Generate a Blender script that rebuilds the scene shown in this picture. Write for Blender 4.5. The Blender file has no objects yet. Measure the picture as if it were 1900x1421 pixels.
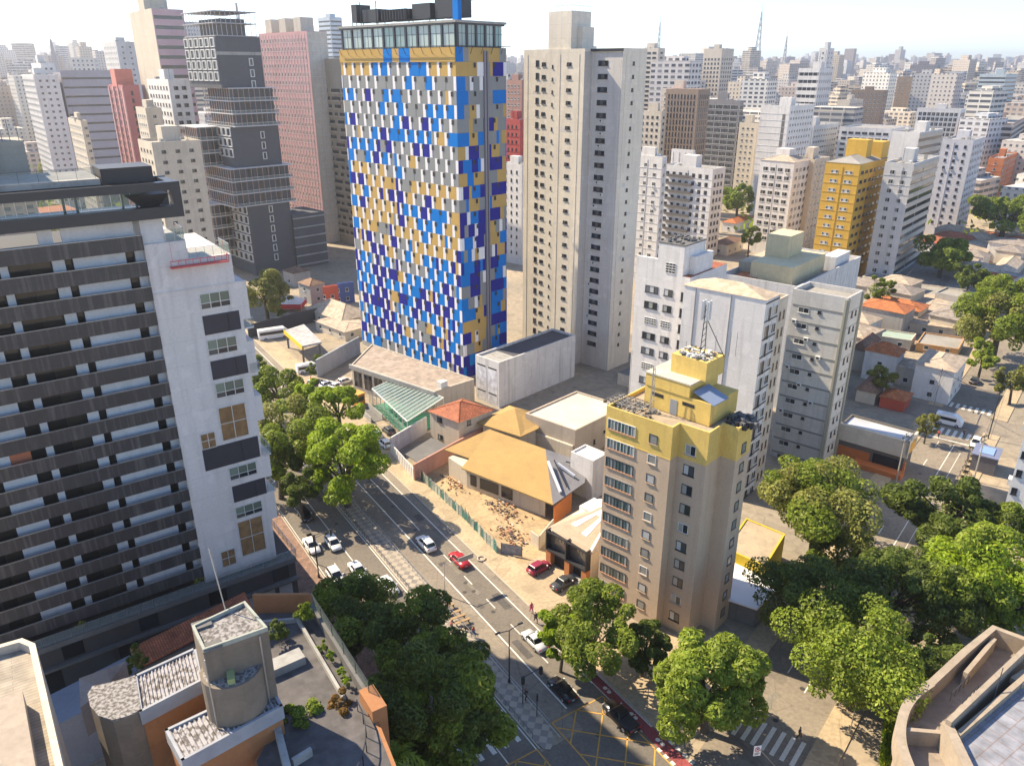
import bpy, math, random
import numpy as np
from mathutils import Vector, Matrix
R_ = math.radians
rnd = random.Random(7)
SC = bpy.context.scene
COL = SC.collection

# ---------------------------------------------------------------- camera, sky, sun
F, H0, CX, CY, CAMZ = 1420.0, 128.0, 950.0, 710.5, 70.0
TH = math.atan((CY - H0) / F)
ct, st = math.cos(TH), math.sin(TH)
cam = bpy.data.cameras.new("camera")
cam_o = bpy.data.objects.new("camera", cam)
COL.objects.link(cam_o)
cam_o.location = (0, 0, CAMZ)
cam_o.rotation_euler = (math.pi / 2 - TH, 0, 0)
cam.sensor_fit = 'HORIZONTAL'
cam.sensor_width = 36.0
cam.lens = 36.0 * F / 1900.0
cam.clip_start = 0.5
cam.clip_end = 30000
SC.camera = cam_o

SUN_AZ, SUN_EL = -61.0, 43.0          # azimuth measured clockwise from the view direction (+Y)
w = bpy.data.worlds.new("World")
SC.world = w
w.use_nodes = True
nt = w.node_tree
bg = nt.nodes["Background"]
sky = nt.nodes.new("ShaderNodeTexSky")
sky.sky_type = 'NISHITA'
sky.sun_disc = False
sky.sun_elevation = R_(SUN_EL)
sky.sun_rotation = R_(SUN_AZ)
sky.altitude = 1500
sky.air_density = 1.0
sky.dust_density = 0.3
sky.ozone_density = 3.4
nt.links.new(sky.outputs[0], bg.inputs[0])
bg.inputs[1].default_value = 0.125
sl = bpy.data.lights.new("sun", 'SUN')
sl.energy = 5.0
sl.angle = R_(0.5)
sl.color = (1.0, 0.84, 0.60)
so = bpy.data.objects.new("sun", sl)
COL.objects.link(so)
a = R_(SUN_AZ); e = R_(SUN_EL)
sdir = Vector((math.sin(a) * math.cos(e), math.cos(a) * math.cos(e), math.sin(e)))
so.rotation_euler = sdir.to_track_quat('Z', 'Y').to_euler()
so.location = (-100, 60, 200)
vs = SC.view_settings
vs.view_transform = 'Standard'
vs.look = 'None'
vs.exposure = 1.2
vs.gamma = 1.0
SC.cycles.max_bounces = 5
SC.cycles.volume_bounces = 0
SC.cycles.transparent_max_bounces = 6

# ---------------------------------------------------------------- surveying helpers
def ray(x, y):
    u = (x - CX) / F; v = -(y - CY) / F
    return (u, ct + v * st, -st + v * ct)
def gp(x, y, z=0.0):
    d = ray(x, y); t = (z - CAMZ) / d[2]
    return (d[0] * t, d[1] * t)
def hz(x, y, Y):
    d = ray(x, y)
    return CAMZ + d[2] * Y / d[1]
def px_t(p, az, x, z):
    a = R_(az); dx, dy = math.sin(a), math.cos(a); k = (x - CX) / F
    return (k * (p[1] * ct - (z - CAMZ) * st) - p[0]) / (dx - k * dy * ct)
def onface(G, az, x, y):
    a = R_(az); d = ray(x, y); dx, dy = math.sin(a), math.cos(a)
    det = -d[0] * dy + dx * d[1]
    k = (-G[0] * dy + dx * G[1]) / det
    t = (d[0] * G[1] - d[1] * G[0]) / det
    return t, CAMZ + k * d[2]
AV = R_(-33)
def W(u, v, z=0.0):
    return (math.sin(AV) * u + math.cos(AV) * v, math.cos(AV) * u - math.sin(AV) * v, z)
CS = R_(39)
def X2(s, w_, z=0.0):
    return (math.sin(CS) * s + math.cos(CS) * w_, math.cos(CS) * s - math.sin(CS) * w_, z)
def go(p, az, t):
    return (p[0] + math.sin(R_(az)) * t, p[1] + math.cos(R_(az)) * t)

# ---------------------------------------------------------------- materials
MATS = {}
def newmat(name):
    m = bpy.data.materials.new(name); m.use_nodes = True
    MATS[name] = m
    return m, m.node_tree, m.node_tree.nodes["Principled BSDF"]
def N(nt, t, **kw):
    n = nt.nodes.new(t)
    for k, v in kw.items(): setattr(n, k, v)
    return n
def mixc(nt, fac, a, b, mode='MIX'):
    n = N(nt, "ShaderNodeMix", data_type='RGBA', blend_type=mode)
    for sock, val in ((n.inputs[0], fac), (n.inputs[6], a), (n.inputs[7], b)):
        if hasattr(val, 'is_linked') or hasattr(val, 'links'): nt.links.new(val, sock)
        elif isinstance(val, (int, float)): sock.default_value = val
        else: sock.default_value = (*val, 1)
    return n.outputs[2]
def ramp(nt, src, stops):
    n = N(nt, "ShaderNodeValToRGB")
    while len(n.color_ramp.elements) < len(stops): n.color_ramp.elements.new(0.5)
    for el, (p, c) in zip(n.color_ramp.elements, stops):
        el.position = p
        el.color = (c, c, c, 1) if isinstance(c, (int, float)) else (*c, 1)
    nt.links.new(src, n.inputs[0])
    return n.outputs[0]
def noise(nt, vec, scale, detail=3, mscale=None):
    if mscale:
        mp = N(nt, "ShaderNodeMapping"); mp.inputs[3].default_value = mscale
        nt.links.new(vec, mp.inputs[0]); vec = mp.outputs[0]
    n = N(nt, "ShaderNodeTexNoise"); n.inputs["Scale"].default_value = scale; n.inputs["Detail"].default_value = detail
    nt.links.new(vec, n.inputs["Vector"])
    return n.outputs[0]
def mwall(name, col, grime=0.35, mott=0.25, rough=0.85, scale=0.25, dirt=(0.10, 0.09, 0.08), streak=(1.1, 1.1, 0.07), joint=0.22, patch=0.3):
    m, t, b = newmat(name)
    tc = N(t, "ShaderNodeTexCoord").outputs['Object']
    n1 = noise(t, tc, scale, 5)
    c = mixc(t, ramp(t, n1, [(0.3, 0.0), (0.75, mott)]), col, tuple(x * 0.62 for x in col))
    n2 = noise(t, tc, 1.0, 4, streak)
    c = mixc(t, ramp(t, n2, [(0.5, 0.0), (0.8, grime)]), c, dirt)
    n3 = noise(t, tc, 3.5, 3)
    c = mixc(t, 0.25, c, mixc(t, 1.0, c, ramp(t, n3, [(0.3, 0.7), (0.7, 1.15)]), 'MULTIPLY'))
    if joint:
        sz = N(t, "ShaderNodeSeparateXYZ"); t.links.new(tc, sz.inputs[0])
        d1 = N(t, "ShaderNodeMath", operation='DIVIDE'); t.links.new(sz.outputs[2], d1.inputs[0]); d1.inputs[1].default_value = 2.93
        fr = N(t, "ShaderNodeMath", operation='FRACT'); t.links.new(d1.outputs[0], fr.inputs[0])
        lt = N(t, "ShaderNodeMath", operation='LESS_THAN'); t.links.new(fr.outputs[0], lt.inputs[0]); lt.inputs[1].default_value = 0.03
        ml = N(t, "ShaderNodeMath", operation='MULTIPLY'); t.links.new(lt.outputs[0], ml.inputs[0]); ml.inputs[1].default_value = joint
        c = mixc(t, ml.outputs[0], c, tuple(x * 0.5 for x in col))
    n4 = noise(t, tc, 0.55, 2)
    c = mixc(t, ramp(t, n4, [(0.60, 0.0), (0.615, patch)]), c, tuple(min(.85, x * 1.18) for x in col))
    n5 = noise(t, tc, 0.13, 5, (1, 1, .5))
    c = mixc(t, ramp(t, n5, [(0.45, 0.0), (0.8, patch * 1.2)]), c, tuple(x * .55 for x in col))
    t.links.new(c, b.inputs[0]); b.inputs["Roughness"].default_value = rough
    return m
def mplain(name, col, rough=0.6, metal=0.0, var=0.0, scale=4.0):
    m, t, b = newmat(name)
    if var:
        tc = N(t, "ShaderNodeTexCoord").outputs['Object']
        c = mixc(t, ramp(t, noise(t, tc, scale, 4), [(0.3, 0.0), (0.7, var)]), col, tuple(x * 0.5 for x in col))
        t.links.new(c, b.inputs[0])
    else:
        b.inputs[0].default_value = (*col, 1)
    b.inputs["Roughness"].default_value = rough; b.inputs["Metallic"].default_value = metal
    return m
def mground(name, col, col2, s1=0.08, s2=1.6, rough=0.95, crack=0.0):
    m, t, b = newmat(name)
    tc = N(t, "ShaderNodeTexCoord").outputs['Object']
    c = mixc(t, ramp(t, noise(t, tc, s1, 6), [(0.35, 0), (0.65, 1)]), col, col2)
    c = mixc(t, 0.5, c, mixc(t, 1.0, c, ramp(t, noise(t, tc, s2, 5), [(0.25, 0.55), (0.75, 1.3)]), 'MULTIPLY'))
    c = mixc(t, ramp(t, noise(t, tc, 0.22, 2), [(0.60, 0.0), (0.61, 0.35)]), c, tuple(x * .6 for x in col2))
    c = mixc(t, ramp(t, noise(t, tc, 0.9, 8), [(0.62, 0.0), (0.72, 0.4)]), c, tuple(x * .35 for x in col2))
    vo = N(t, "ShaderNodeTexVoronoi", feature='DISTANCE_TO_EDGE'); vo.inputs["Scale"].default_value = 0.16; t.links.new(tc, vo.inputs[0])
    c = mixc(t, ramp(t, vo.outputs["Distance"], [(0.0, 0.45), (0.012, 0.0)]), c, tuple(x * .4 for x in col2))
    t.links.new(c, b.inputs[0]); b.inputs["Roughness"].default_value = rough
    return m
def mtile(name, col, gap, w_, h_, var=0.35, mort=0.03, rough=0.8, ang=0.0):
    """brick/tile courses in object space, laid with the plan angle ang"""
    m, t, b = newmat(name)
    uv = N(t, "ShaderNodeUVMap").outputs[0]
    mp = N(t, "ShaderNodeMapping"); mp.inputs[2].default_value = (0, 0, ang); t.links.new(uv, mp.inputs[0])
    br = N(t, "ShaderNodeTexBrick")
    br.inputs["Color1"].default_value = (*col, 1); br.inputs["Color2"].default_value = (*[x * (1 - var) for x in col], 1)
    br.inputs["Mortar"].default_value = (*gap, 1); br.inputs["Scale"].default_value = 1.0
    br.inputs["Mortar Size"].default_value = mort; br.inputs["Brick Width"].default_value = w_; br.inputs["Row Height"].default_value = h_
    t.links.new(mp.outputs[0], br.inputs[0])
    tc = N(t, "ShaderNodeTexCoord").outputs['Object']
    c = mixc(t, 0.6, br.outputs[0], mixc(t, 1.0, br.outputs[0], ramp(t, noise(t, tc, 0.9, 6), [(0.3, 0.45), (0.7, 1.3)]), 'MULTIPLY'))
    t.links.new(c, b.inputs[0]); b.inputs["Roughness"].default_value = rough
    return m
def mglass(name, dark=(0.02, 0.025, 0.03), light=(0.32, 0.32, 0.30), thr=0.6, rough=0.12):
    """window pane: most dark, some with pale curtains or blinds behind (per pane)"""
    m, t, b = newmat(name)
    g = N(t, "ShaderNodeNewGeometry").outputs["Random Per Island"]
    c = ramp(t, g, [(0.0, dark), (thr, tuple(x * 2.2 for x in dark)), (min(thr + 0.12, 0.97), tuple(x * 0.7 for x in light)), (1.0, light)])
    t.links.new(c, b.inputs[0]); b.inputs["Roughness"].default_value = rough
    b.inputs["Specular IOR Level"].default_value = 0.6
    return m
def mleaf(name, c1, c2, c3, trans=0.45):
    m, t, b = newmat(name)
    g = N(t, "ShaderNodeNewGeometry").outputs["Random Per Island"]
    c = ramp(t, g, [(0.0, c1), (0.45, c2), (0.85, c2), (1.0, c3)])
    tc = N(t, "ShaderNodeTexCoord").outputs['Object']
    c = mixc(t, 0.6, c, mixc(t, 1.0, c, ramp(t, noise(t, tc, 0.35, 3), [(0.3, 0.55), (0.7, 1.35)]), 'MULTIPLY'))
    t.links.new(c, b.inputs[0]); b.inputs["Roughness"].default_value = 0.55
    b.inputs["Specular IOR Level"].default_value = 0.35
    tr = N(t, "ShaderNodeBsdfTranslucent"); t.links.new(c, tr.inputs[0])
    mx = N(t, "ShaderNodeMixShader"); mx.inputs[0].default_value = trans
    t.links.new(b.outputs[0], mx.inputs[1]); t.links.new(tr.outputs[0], mx.inputs[2])
    t.links.new(mx.outputs[0], t.nodes["Material Output"].inputs[0])
    return m
def mfacade(name, wall, wu=3.0, wv=3.0, fu=0.5, fv=0.45, glass=(0.06, 0.07, 0.09), glass2=(0.25, 0.25, 0.26), hue=0.05, uvo=0.0, trim=None):
    """far facade: rows of windows by UV metres, tone of each pane random"""
    m, t, b = newmat(name)
    uv = N(t, "ShaderNodeUVMap").outputs[0]
    sp = N(t, "ShaderNodeSeparateXYZ"); t.links.new(uv, sp.inputs[0])
    def mth(op, a_, b_=None):
        n = N(t, "ShaderNodeMath", operation=op)
        for i, v in enumerate((a_, b_)):
            if v is None: continue
            if isinstance(v, (int, float)): n.inputs[i].default_value = v
            else: t.links.new(v, n.inputs[i])
        return n.outputs[0]
    u = mth('DIVIDE', sp.outputs[0], wu); v = mth('DIVIDE', sp.outputs[1], wv)
    mu = mth('LESS_THAN', mth('ABSOLUTE', mth('SUBTRACT', mth('FRACT', u), 0.5)), fu / 2)
    mv = mth('LESS_THAN', mth('ABSOLUTE', mth('SUBTRACT', mth('FRACT', v), 0.45)), fv / 2)
    nrm = N(t, "ShaderNodeSeparateXYZ"); t.links.new(N(t, "ShaderNodeNewGeometry").outputs["Normal"], nrm.inputs[0])
    side = mth('LESS_THAN', mth('ABSOLUTE', nrm.outputs[2]), 0.5)
    mask = mth('MULTIPLY', mth('MULTIPLY', mu, mv), side)
    cb = N(t, "ShaderNodeCombineXYZ"); t.links.new(mth('FLOOR', u), cb.inputs[0]); t.links.new(mth('FLOOR', v), cb.inputs[1])
    wn = N(t, "ShaderNodeTexWhiteNoise"); t.links.new(cb.outputs[0], wn.inputs[0])
    gl = mixc(t, ramp(t, wn.outputs[0], [(0.5, 0.0), (1.0, 1.0)]), glass, glass2)
    tc = N(t, "ShaderNodeTexCoord").outputs['Object']
    oi = N(t, "ShaderNodeObjectInfo").outputs["Random"]
    wc = mixc(t, 1.0, wall, ramp(t, oi, [(0.0, 0.72), (1.0, 1.12)]), 'MULTIPLY')
    wc = mixc(t, ramp(t, noise(t, tc, 1.0, 4, (0.3, 0.3, 0.04)), [(0.5, 0.0), (0.8, 0.3)]), wc, tuple(x * 0.45 for x in wall))
    band = mth('LESS_THAN', mth('FRACT', v), 0.12)
    wc = mixc(t, mth('MULTIPLY', mth('MULTIPLY', band, side), 0.35), wc, tuple(x * 0.5 for x in wall))
    c = mixc(t, mask, wc, gl)
    t.links.new(c, b.inputs[0])
    b.inputs["Roughness"].default_value = 0.8
    return m

GL = mglass("window_glass")
GLD = mglass("window_glass_dark", (0.012, 0.014, 0.018), (0.10, 0.10, 0.10), 0.75)
GLC = mglass("window_glass_curtain", (0.05, 0.055, 0.06), (0.5, 0.5, 0.5), 0.35)
FRW = mplain("frame_white", (0.62, 0.62, 0.6), 0.5)
FRD = mplain("frame_dark", (0.03, 0.03, 0.035), 0.45)
FRT = mplain("frame_tan", (0.42, 0.30, 0.2), 0.7)
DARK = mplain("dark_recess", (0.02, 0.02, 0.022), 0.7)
CONC = mwall("concrete_grey", (0.36, 0.35, 0.33), 0.5, 0.5)
CONCD = mwall("concrete_dark", (0.15, 0.145, 0.14), 0.5, 0.5)
ROOFG = mwall("roof_slab_grey", (0.33, 0.31, 0.28), 0.3, 0.6)
WHITE = mwall("wall_white", (0.70, 0.675, 0.65), 0.3, 0.18)
WHITEW = mwall("wall_weathered_white", (0.66, 0.64, 0.62), 0.5, 0.3)
CREAM = mwall("wall_cream", (0.58, 0.51, 0.41), 0.3, 0.2)
BEIGE = mwall("wall_beige", (0.62, 0.55, 0.46), 0.25, 0.15)
GREYP = mwall("wall_grey_paint", (0.33, 0.33, 0.34), 0.2, 0.2)
TAN = mwall("wall_tan", (0.50, 0.385, 0.28), 0.2, 0.15, joint=0, patch=.15)
YEL = mwall("wall_yellow", (0.68, 0.485, 0.135), 0.25, 0.2, joint=0)
METAL = mplain("galvanised_metal", (0.45, 0.46, 0.47), 0.35, 0.7)
METALD = mplain("dark_metal", (0.035, 0.037, 0.045), 0.4, 0.3)
BLACKM = mplain("black_metal", (0.018, 0.019, 0.024), 0.5)
TILE = mtile("roof_tile_red", (0.52, 0.16, 0.07), (0.2, 0.06, 0.03), 0.35, 0.28, 0.4, 0.04)
TILEO = mtile("roof_tile_orange", (0.62, 0.2, 0.06), (0.25, 0.08, 0.03), 0.35, 0.28, 0.3, 0.04)
BARK = mplain("bark", (0.09, 0.07, 0.05), 0.95, 0, 0.6, 3)

# ---------------------------------------------------------------- mesh builder and object helpers
class MB:
    def __init__(s): s.v = []; s.f = []; s.m = []
    def poly(s, pts, mi=0):
        i = len(s.v); s.v.extend(pts); s.f.append(tuple(range(i, i + len(pts)))); s.m.append(mi)
    def hexa(s, b4, t4, mi=0, bottom=True):
        i = len(s.v); s.v.extend(b4); s.v.extend(t4)
        s.f += [(i + 4, i + 5, i + 6, i + 7)] + [(i + k, i + (k + 1) % 4, i + 4 + (k + 1) % 4, i + 4 + k) for k in range(4)]
        s.m += [mi] * 5
        if bottom: s.f.append((i + 3, i + 2, i + 1, i)); s.m.append(mi)
    def box(s, x0, x1, y0, y1, z0, z1, mi=0):
        s.hexa([(x0, y0, z0), (x1, y0, z0), (x1, y1, z0), (x0, y1, z0)], [(x0, y0, z1), (x1, y0, z1), (x1, y1, z1), (x0, y1, z1)], mi)
    def prism(s, pts, z0, z1, mi=0, cap=True, mtop=None):
        n = len(pts); i = len(s.v)
        s.v += [(p[0], p[1], z0) for p in pts] + [(p[0], p[1], z1) for p in pts]
        s.f += [(i + k, i + (k + 1) % n, i + n + (k + 1) % n, i + n + k) for k in range(n)]; s.m += [mi] * n
        if cap:
            s.f += [tuple(i + n + k for k in range(n)), tuple(i + n - 1 - k for k in range(n))]; s.m += [mi if mtop is None else mtop, mi]
    def obox(s, c, az, lx, ly, z0, z1, mi=0):
        """box centred at c, its length ly along azimuth az, lx across"""
        a_ = R_(az); d = (math.sin(a_), math.cos(a_)); n = (d[1], -d[0])
        P = [(c[0] + n[0] * sx * lx / 2 + d[0] * sy * ly / 2, c[1] + n[1] * sx * lx / 2 + d[1] * sy * ly / 2) for sx, sy in ((-1, -1), (1, -1), (1, 1), (-1, 1))]
        s.prism(P, z0, z1, mi)
    def bar(s, p, q, r=0.03, mi=0, n=4, r2=None):
        p, q = Vector(p), Vector(q); d = (q - p)
        if d.length < 1e-6: return
        d.normalize(); up = Vector((0, 0, 1)) if abs(d.z) < 0.95 else Vector((1, 0, 0))
        a_ = d.cross(up).normalized(); b_ = d.cross(a_); i = len(s.v); r2 = r if r2 is None else r2
        for pp, rr in ((p, r), (q, r2)):
            for k in range(n):
                th = 2 * math.pi * (k + 0.5) / n
                s.v.append(tuple(pp + a_ * math.cos(th) * rr + b_ * math.sin(th) * rr))
        for k in range(n):
            s.f.append((i + k, i + n + k, i + n + (k + 1) % n, i + (k + 1) % n)); s.m.append(mi)
        s.f += [tuple(i + k for k in range(n)), tuple(i + 2 * n - 1 - k for k in range(n))]; s.m += [mi, mi]
    def pipe(s, pts, r=0.03, mi=0, n=4):
        for p, q in zip(pts, pts[1:]): s.bar(p, q, r, mi, n)
    def cyl(s, c, r, z0, z1, n=16, mi=0, r1=None):
        r1 = r if r1 is None else r1; i = len(s.v)
        for z, rr in ((z0, r), (z1, r1)):
            s.v += [(c[0] + rr * math.cos(2 * math.pi * k / n), c[1] + rr * math.sin(2 * math.pi * k / n), z) for k in range(n)]
        s.f += [(i + k, i + (k + 1) % n, i + n + (k + 1) % n, i + n + k) for k in range(n)] + [tuple(i + n + k for k in range(n)), tuple(i + n - 1 - k for k in range(n))]
        s.m += [mi] * (n + 2)
    def mesh(s, name, mats, smooth=False):
        me = bpy.data.meshes.new(name)
        me.from_pydata(s.v, [], s.f)
        for m in (mats if isinstance(mats, (list, tuple)) else [mats]): me.materials.append(m)
        me.polygons.foreach_set('material_index', s.m)
        uvl = me.uv_layers.new(name="UVMap")
        data = np.zeros(len(me.loops) * 2)
        for p in me.polygons:
            nx, ny, nz = p.normal
            if abs(nz) < 0.5:
                L = math.hypot(nx, ny) or 1; tx, ty = -ny / L, nx / L
                for li in p.loop_indices:
                    co = me.vertices[me.loops[li].vertex_index].co
                    data[2 * li] = tx * co.x + ty * co.y; data[2 * li + 1] = co.z
            else:
                L = math.hypot(nx, ny)
                if L > 0.05: dx, dy = nx / L, ny / L
                else: dx, dy = math.sin(AV), math.cos(AV)
                for li in p.loop_indices:
                    co = me.vertices[me.loops[li].vertex_index].co
                    data[2 * li] = -dy * co.x + dx * co.y; data[2 * li + 1] = dx * co.x + dy * co.y
        uvl.data.foreach_set('uv', data)
        if smooth: me.polygons.foreach_set('use_smooth', [True] * len(me.polygons))
        return me
    def build(s, name, mats, parent=None, smooth=False, loc=None):
        o = bpy.data.objects.new(name, s.mesh(name, mats, smooth))
        COL.objects.link(o)
        if parent: o.parent = parent
        if loc: o.location = loc
        return o
def tag(o, label=None, cat=None, group=None, kind=None):
    if label: o['label'] = label
    if cat: o['category'] = cat
    if group: o['group'] = group
    if kind: o['kind'] = kind
    return o
def thing(name, label, cat, loc=(0, 0, 0), rz=0.0, group=None):
    o = bpy.data.objects.new(name, None); o.empty_display_size = 0.5
    COL.objects.link(o); o.location = loc; o.rotation_euler.z = rz
    return tag(o, label, cat, group)
def inst(name, me, parent, loc=(0, 0, 0), rz=0.0):
    o = bpy.data.objects.new(name, me); COL.objects.link(o)
    o.parent = parent; o.location = loc; o.rotation_euler.z = rz
    return o
def copy_tree(o, parent=None):
    c = o.copy(); COL.objects.link(c)
    if parent: c.parent = parent
    for ch in list(o.children): copy_tree(ch, c)
    return c

# window templates: frame and pane, front toward -y, origin at the middle of the sill line
WT = {}
def wtempl(w_, h_, kind):
    k = (round(w_, 2), round(h_, 2), kind)
    if k in WT: return WT[k]
    m = MB(); fr = {'w': FRW, 'd': FRD, 't': FRT, 'n': FRW, 's': FRD, 'c': FRW, 'x': DARK}[kind[0]]
    gl = DARK if kind[0] == 'x' else GLC if 'c' in kind else (GLD if 'k' in kind else GL)
    t_ = 0.07 if w_ > 0.7 else 0.04
    d = 0.07
    x0, x1 = -w_ / 2, w_ / 2
    if kind[0] == 'x':
        m.box(x0, x1, -.02, 0, 0, h_, 0)
    elif kind[0] != 'n':
        m.box(x0, x1, -d, 0.0, 0, t_, 0); m.box(x0, x1, -d, 0.0, h_ - t_, h_, 0)
        m.box(x0, x0 + t_, -d, 0.0, t_, h_ - t_, 0); m.box(x1 - t_, x1, -d, 0.0, t_, h_ - t_, 0)
        nb = max(1, int(round(w_ / 0.85)))
        for i in range(1, nb): 
            xx = x0 + w_ * i / nb; m.box(xx - 0.025, xx + 0.025, -d + 0.01, -0.02, t_, h_ - t_, 0)
        m.box(x0 - 0.1, x1 + 0.1, -0.16, 0, -0.09, 0, 2 if 't' in kind[1:] else 0)
        for i in range(nb):
            a_ = x0 + t_ + (w_ - 2 * t_) * i / nb; b_ = x0 + t_ + (w_ - 2 * t_) * (i + 1) / nb
            m.poly([(a_, -0.03, t_), (b_, -0.03, t_), (b_, -0.03, h_ - t_), (a_, -0.03, h_ - t_)], 1)
        if 'b' in kind:    # a lowered roller shutter over the top part
            m.box(x0 + t_, x1 - t_, -0.055, -0.035, h_ * 0.55, h_ - t_, 0)
    else:
        m.poly([(x0, -0.03, 0), (x1, -0.03, 0), (x1, -0.03, h_), (x0, -0.03, h_)], 1)
        m.box(x0 - 0.05, x1 + 0.05, -0.1, 0, -0.08, 0, 0)
        m.box(x0 - 0.05, x1 + 0.05, -0.12, 0, h_, h_ + 0.06, 0)
    me = m.mesh("window", [fr, gl, FRT]); WT[k] = me
    return me
AC = None
def ac_mesh():
    global AC
    if not AC:
        m = MB(); m.box(-0.42, 0.42, -0.38, 0, 0, 0.6, 0); m.cyl((0, -0.39), 0.01, 0.02, 0.03, 6, 1)
        m.poly([(-0.25, -0.385, 0.1), (0.25, -0.385, 0.1), (0.25, -0.385, 0.5), (-0.25, -0.385, 0.5)], 1)
        AC = m.mesh("air_conditioner", [FRW, FRD])
    return AC

class Bld:
    """a building over a plan polygon (counter-clockwise); edge 0 faces right, the last edge faces left"""
    def __init__(s, name, label, cat, poly, z1, wall, group=None, z0=0.0, roof=None, parapet=0.9, pth=0.25, wallname='wall', uvwall=True):
        s.poly = poly; s.z1 = z1; s.z0 = z0; s.wins = []
        c = (sum(p[0] for p in poly) / len(poly), sum(p[1] for p in poly) / len(poly))
        s.o = (c[0], c[1]); s.root = thing(name, label, cat, (c[0], c[1], z0), 0, group)
        s.loc = [(p[0] - c[0], p[1] - c[1]) for p in poly]
        m = MB(); m.prism(s.loc, 0, z1 - z0)
        s.wall = m.build(wallname, wall, s.root)
        s.wallm = wall
        if parapet:
            m = MB(); n = len(poly); ins = s.inset(pth)
            h = z1 - z0
            for k in range(n):
                a_, b_ = s.loc[k], s.loc[(k + 1) % n]; ia, ib = ins[k], ins[(k + 1) % n]
                m.hexa([(*a_, h), (*b_, h), (*ib, h), (*ia, h)], [(*a_, h + parapet), (*b_, h + parapet), (*ib, h + parapet), (*ia, h + parapet)])
            m.build('parapet', wall, s.root)
        if roof:
            m = MB(); ins = s.inset(pth + 0.02 if parapet else 0.02)
            m.poly([(*p, z1 - z0 + 0.012) for p in ins]); m.build('roof', roof, s.root)
    def inset(s, d):
        P = s.loc; n = len(P); out = []
        for k in range(n):
            a_, b_, c_ = Vector(P[k - 1]), Vector(P[k]), Vector(P[(k + 1) % n])
            e1 = (b_ - a_).normalized(); e2 = (c_ - b_).normalized()
            n1 = Vector((-e1.y, e1.x)); n2 = Vector((-e2.y, e2.x))
            bis = n1 + n2
            q = b_ + bis * (d / max(0.3, 1 + n1.dot(n2)))
            out.append((q.x, q.y))
        return out
    def edge(s, k):
        a_ = s.loc[k]; b_ = s.loc[(k + 1) % len(s.loc)]
        L = math.hypot(b_[0] - a_[0], b_[1] - a_[1])
        return a_, ((b_[0] - a_[0]) / L, (b_[1] - a_[1]) / L), L
    def pt(s, k, u, off=0.0):
        a_, d, L = s.edge(k % len(s.loc))
        return (a_[0] + d[0] * u + d[1] * off, a_[1] + d[1] * u - d[0] * off)
    def win(s, k, u, z, w_=1.2, h_=1.3, kind='w', off=0.0):
        a_, d, L = s.edge(k % len(s.loc)); p = s.pt(k, u, off)
        s.wins.append((p[0], p[1], z - s.z0, math.atan2(d[1], d[0]), w_, h_, kind))
    def rows(s, k, us, zs, w_=1.2, h_=1.3, kind='w', skip=0.0, off=0.0):
        for z in zs:
            for u in us:
                if rnd.random() >= skip: s.win(k, u, z, w_, h_, kind, off)
    def fbox(s, m, k, u0, u1, z0, z1, out, mi=0, inn=0.0):
        """box proud of edge k"""
        A, B, C_, D = s.pt(k, u0, out), s.pt(k, u1, out), s.pt(k, u1, -inn), s.pt(k, u0, -inn)
        m.hexa([(*A, z0 - s.z0), (*B, z0 - s.z0), (*C_, z0 - s.z0), (*D, z0 - s.z0)], [(*A, z1 - s.z0), (*B, z1 - s.z0), (*C_, z1 - s.z0), (*D, z1 - s.z0)], mi)
    def part(s, name, m, mats): return m.build(name, mats, s.root)
    def rbox(s, name, fu, fv, lu, lv, h, mat, z=None):
        """box on the roof at fractions of the plan's first two edges"""
        a_ = Vector(s.loc[0]); e1 = Vector(s.loc[1]) - a_; e2 = Vector(s.loc[-1]) - a_
        c = a_ + e1 * fu + e2 * fv; az = math.degrees(math.atan2(e2.x, e2.y))
        m = MB(); zb = (s.z1 - s.z0 if z is None else z)
        m.obox((c.x, c.y), az, lu, lv, zb, zb + h); return m.build(name, mat, s.root)
    def done(s, cap=96):
        W_ = s.wins; s.wins = []
        if len(W_) > cap:
            o = s.o
            W_.sort(key=lambda q: (q[0] + o[0]) ** 2 + (q[1] + o[1]) ** 2 + (q[2] + s.z0 - CAMZ) ** 2 - 60 * q[4] * q[5])
        for q in W_[:cap]: inst('window', wtempl(*q[4:7]), s.root, q[:3], q[3])
        if len(W_) > cap:
            m = MB()
            mats = []
            for q in W_[cap:]:
                me = wtempl(*q[4:7]); c_, s_ = math.cos(q[3]), math.sin(q[3]); i = len(m.v)
                for vv in me.vertices:
                    x, y, z = vv.co; m.v.append((q[0] + c_ * x - s_ * y, q[1] + s_ * x + c_ * y, q[2] + z))
                ix = []
                for mt in me.materials:
                    if mt not in mats: mats.append(mt)
                    ix.append(mats.index(mt))
                for p in me.polygons:
                    m.f.append(tuple(i + t for t in p.vertices)); m.m.append(ix[p.material_index])
            o = m.build('window', mats, s.root); o['kind'] = 'stuff'
def fit(cx, cy, base=None, Y=None, azL=-46.0, azR=44.0, xl=None, xr=None, L=None, R=None, bx=None):
    """plan of a box from its near vertical edge: top pixel, base row (or depth), and the pixel columns of its other two edges"""
    if Y is None: P = gp(bx if bx else cx - (cx - 960) * (base - cy) / 4000.0, base)
    else:
        d = ray(cx, cy); P = (d[0] * Y / d[1], Y)
    z = hz(cx, cy, P[1])
    if L is None: L = px_t(P, azL, xl, z)
    if R is None: R = px_t(P, azR, xr, z)
    a_ = go(P, azR, R); b_ = go(P, azL, L); c_ = go(a_, azL, L)
    return [P, a_, c_, b_], z, R, L
def vary(n, lo, hi): return [lo + (hi - lo) * (i + 0.5) / n for i in range(n)]
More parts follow.
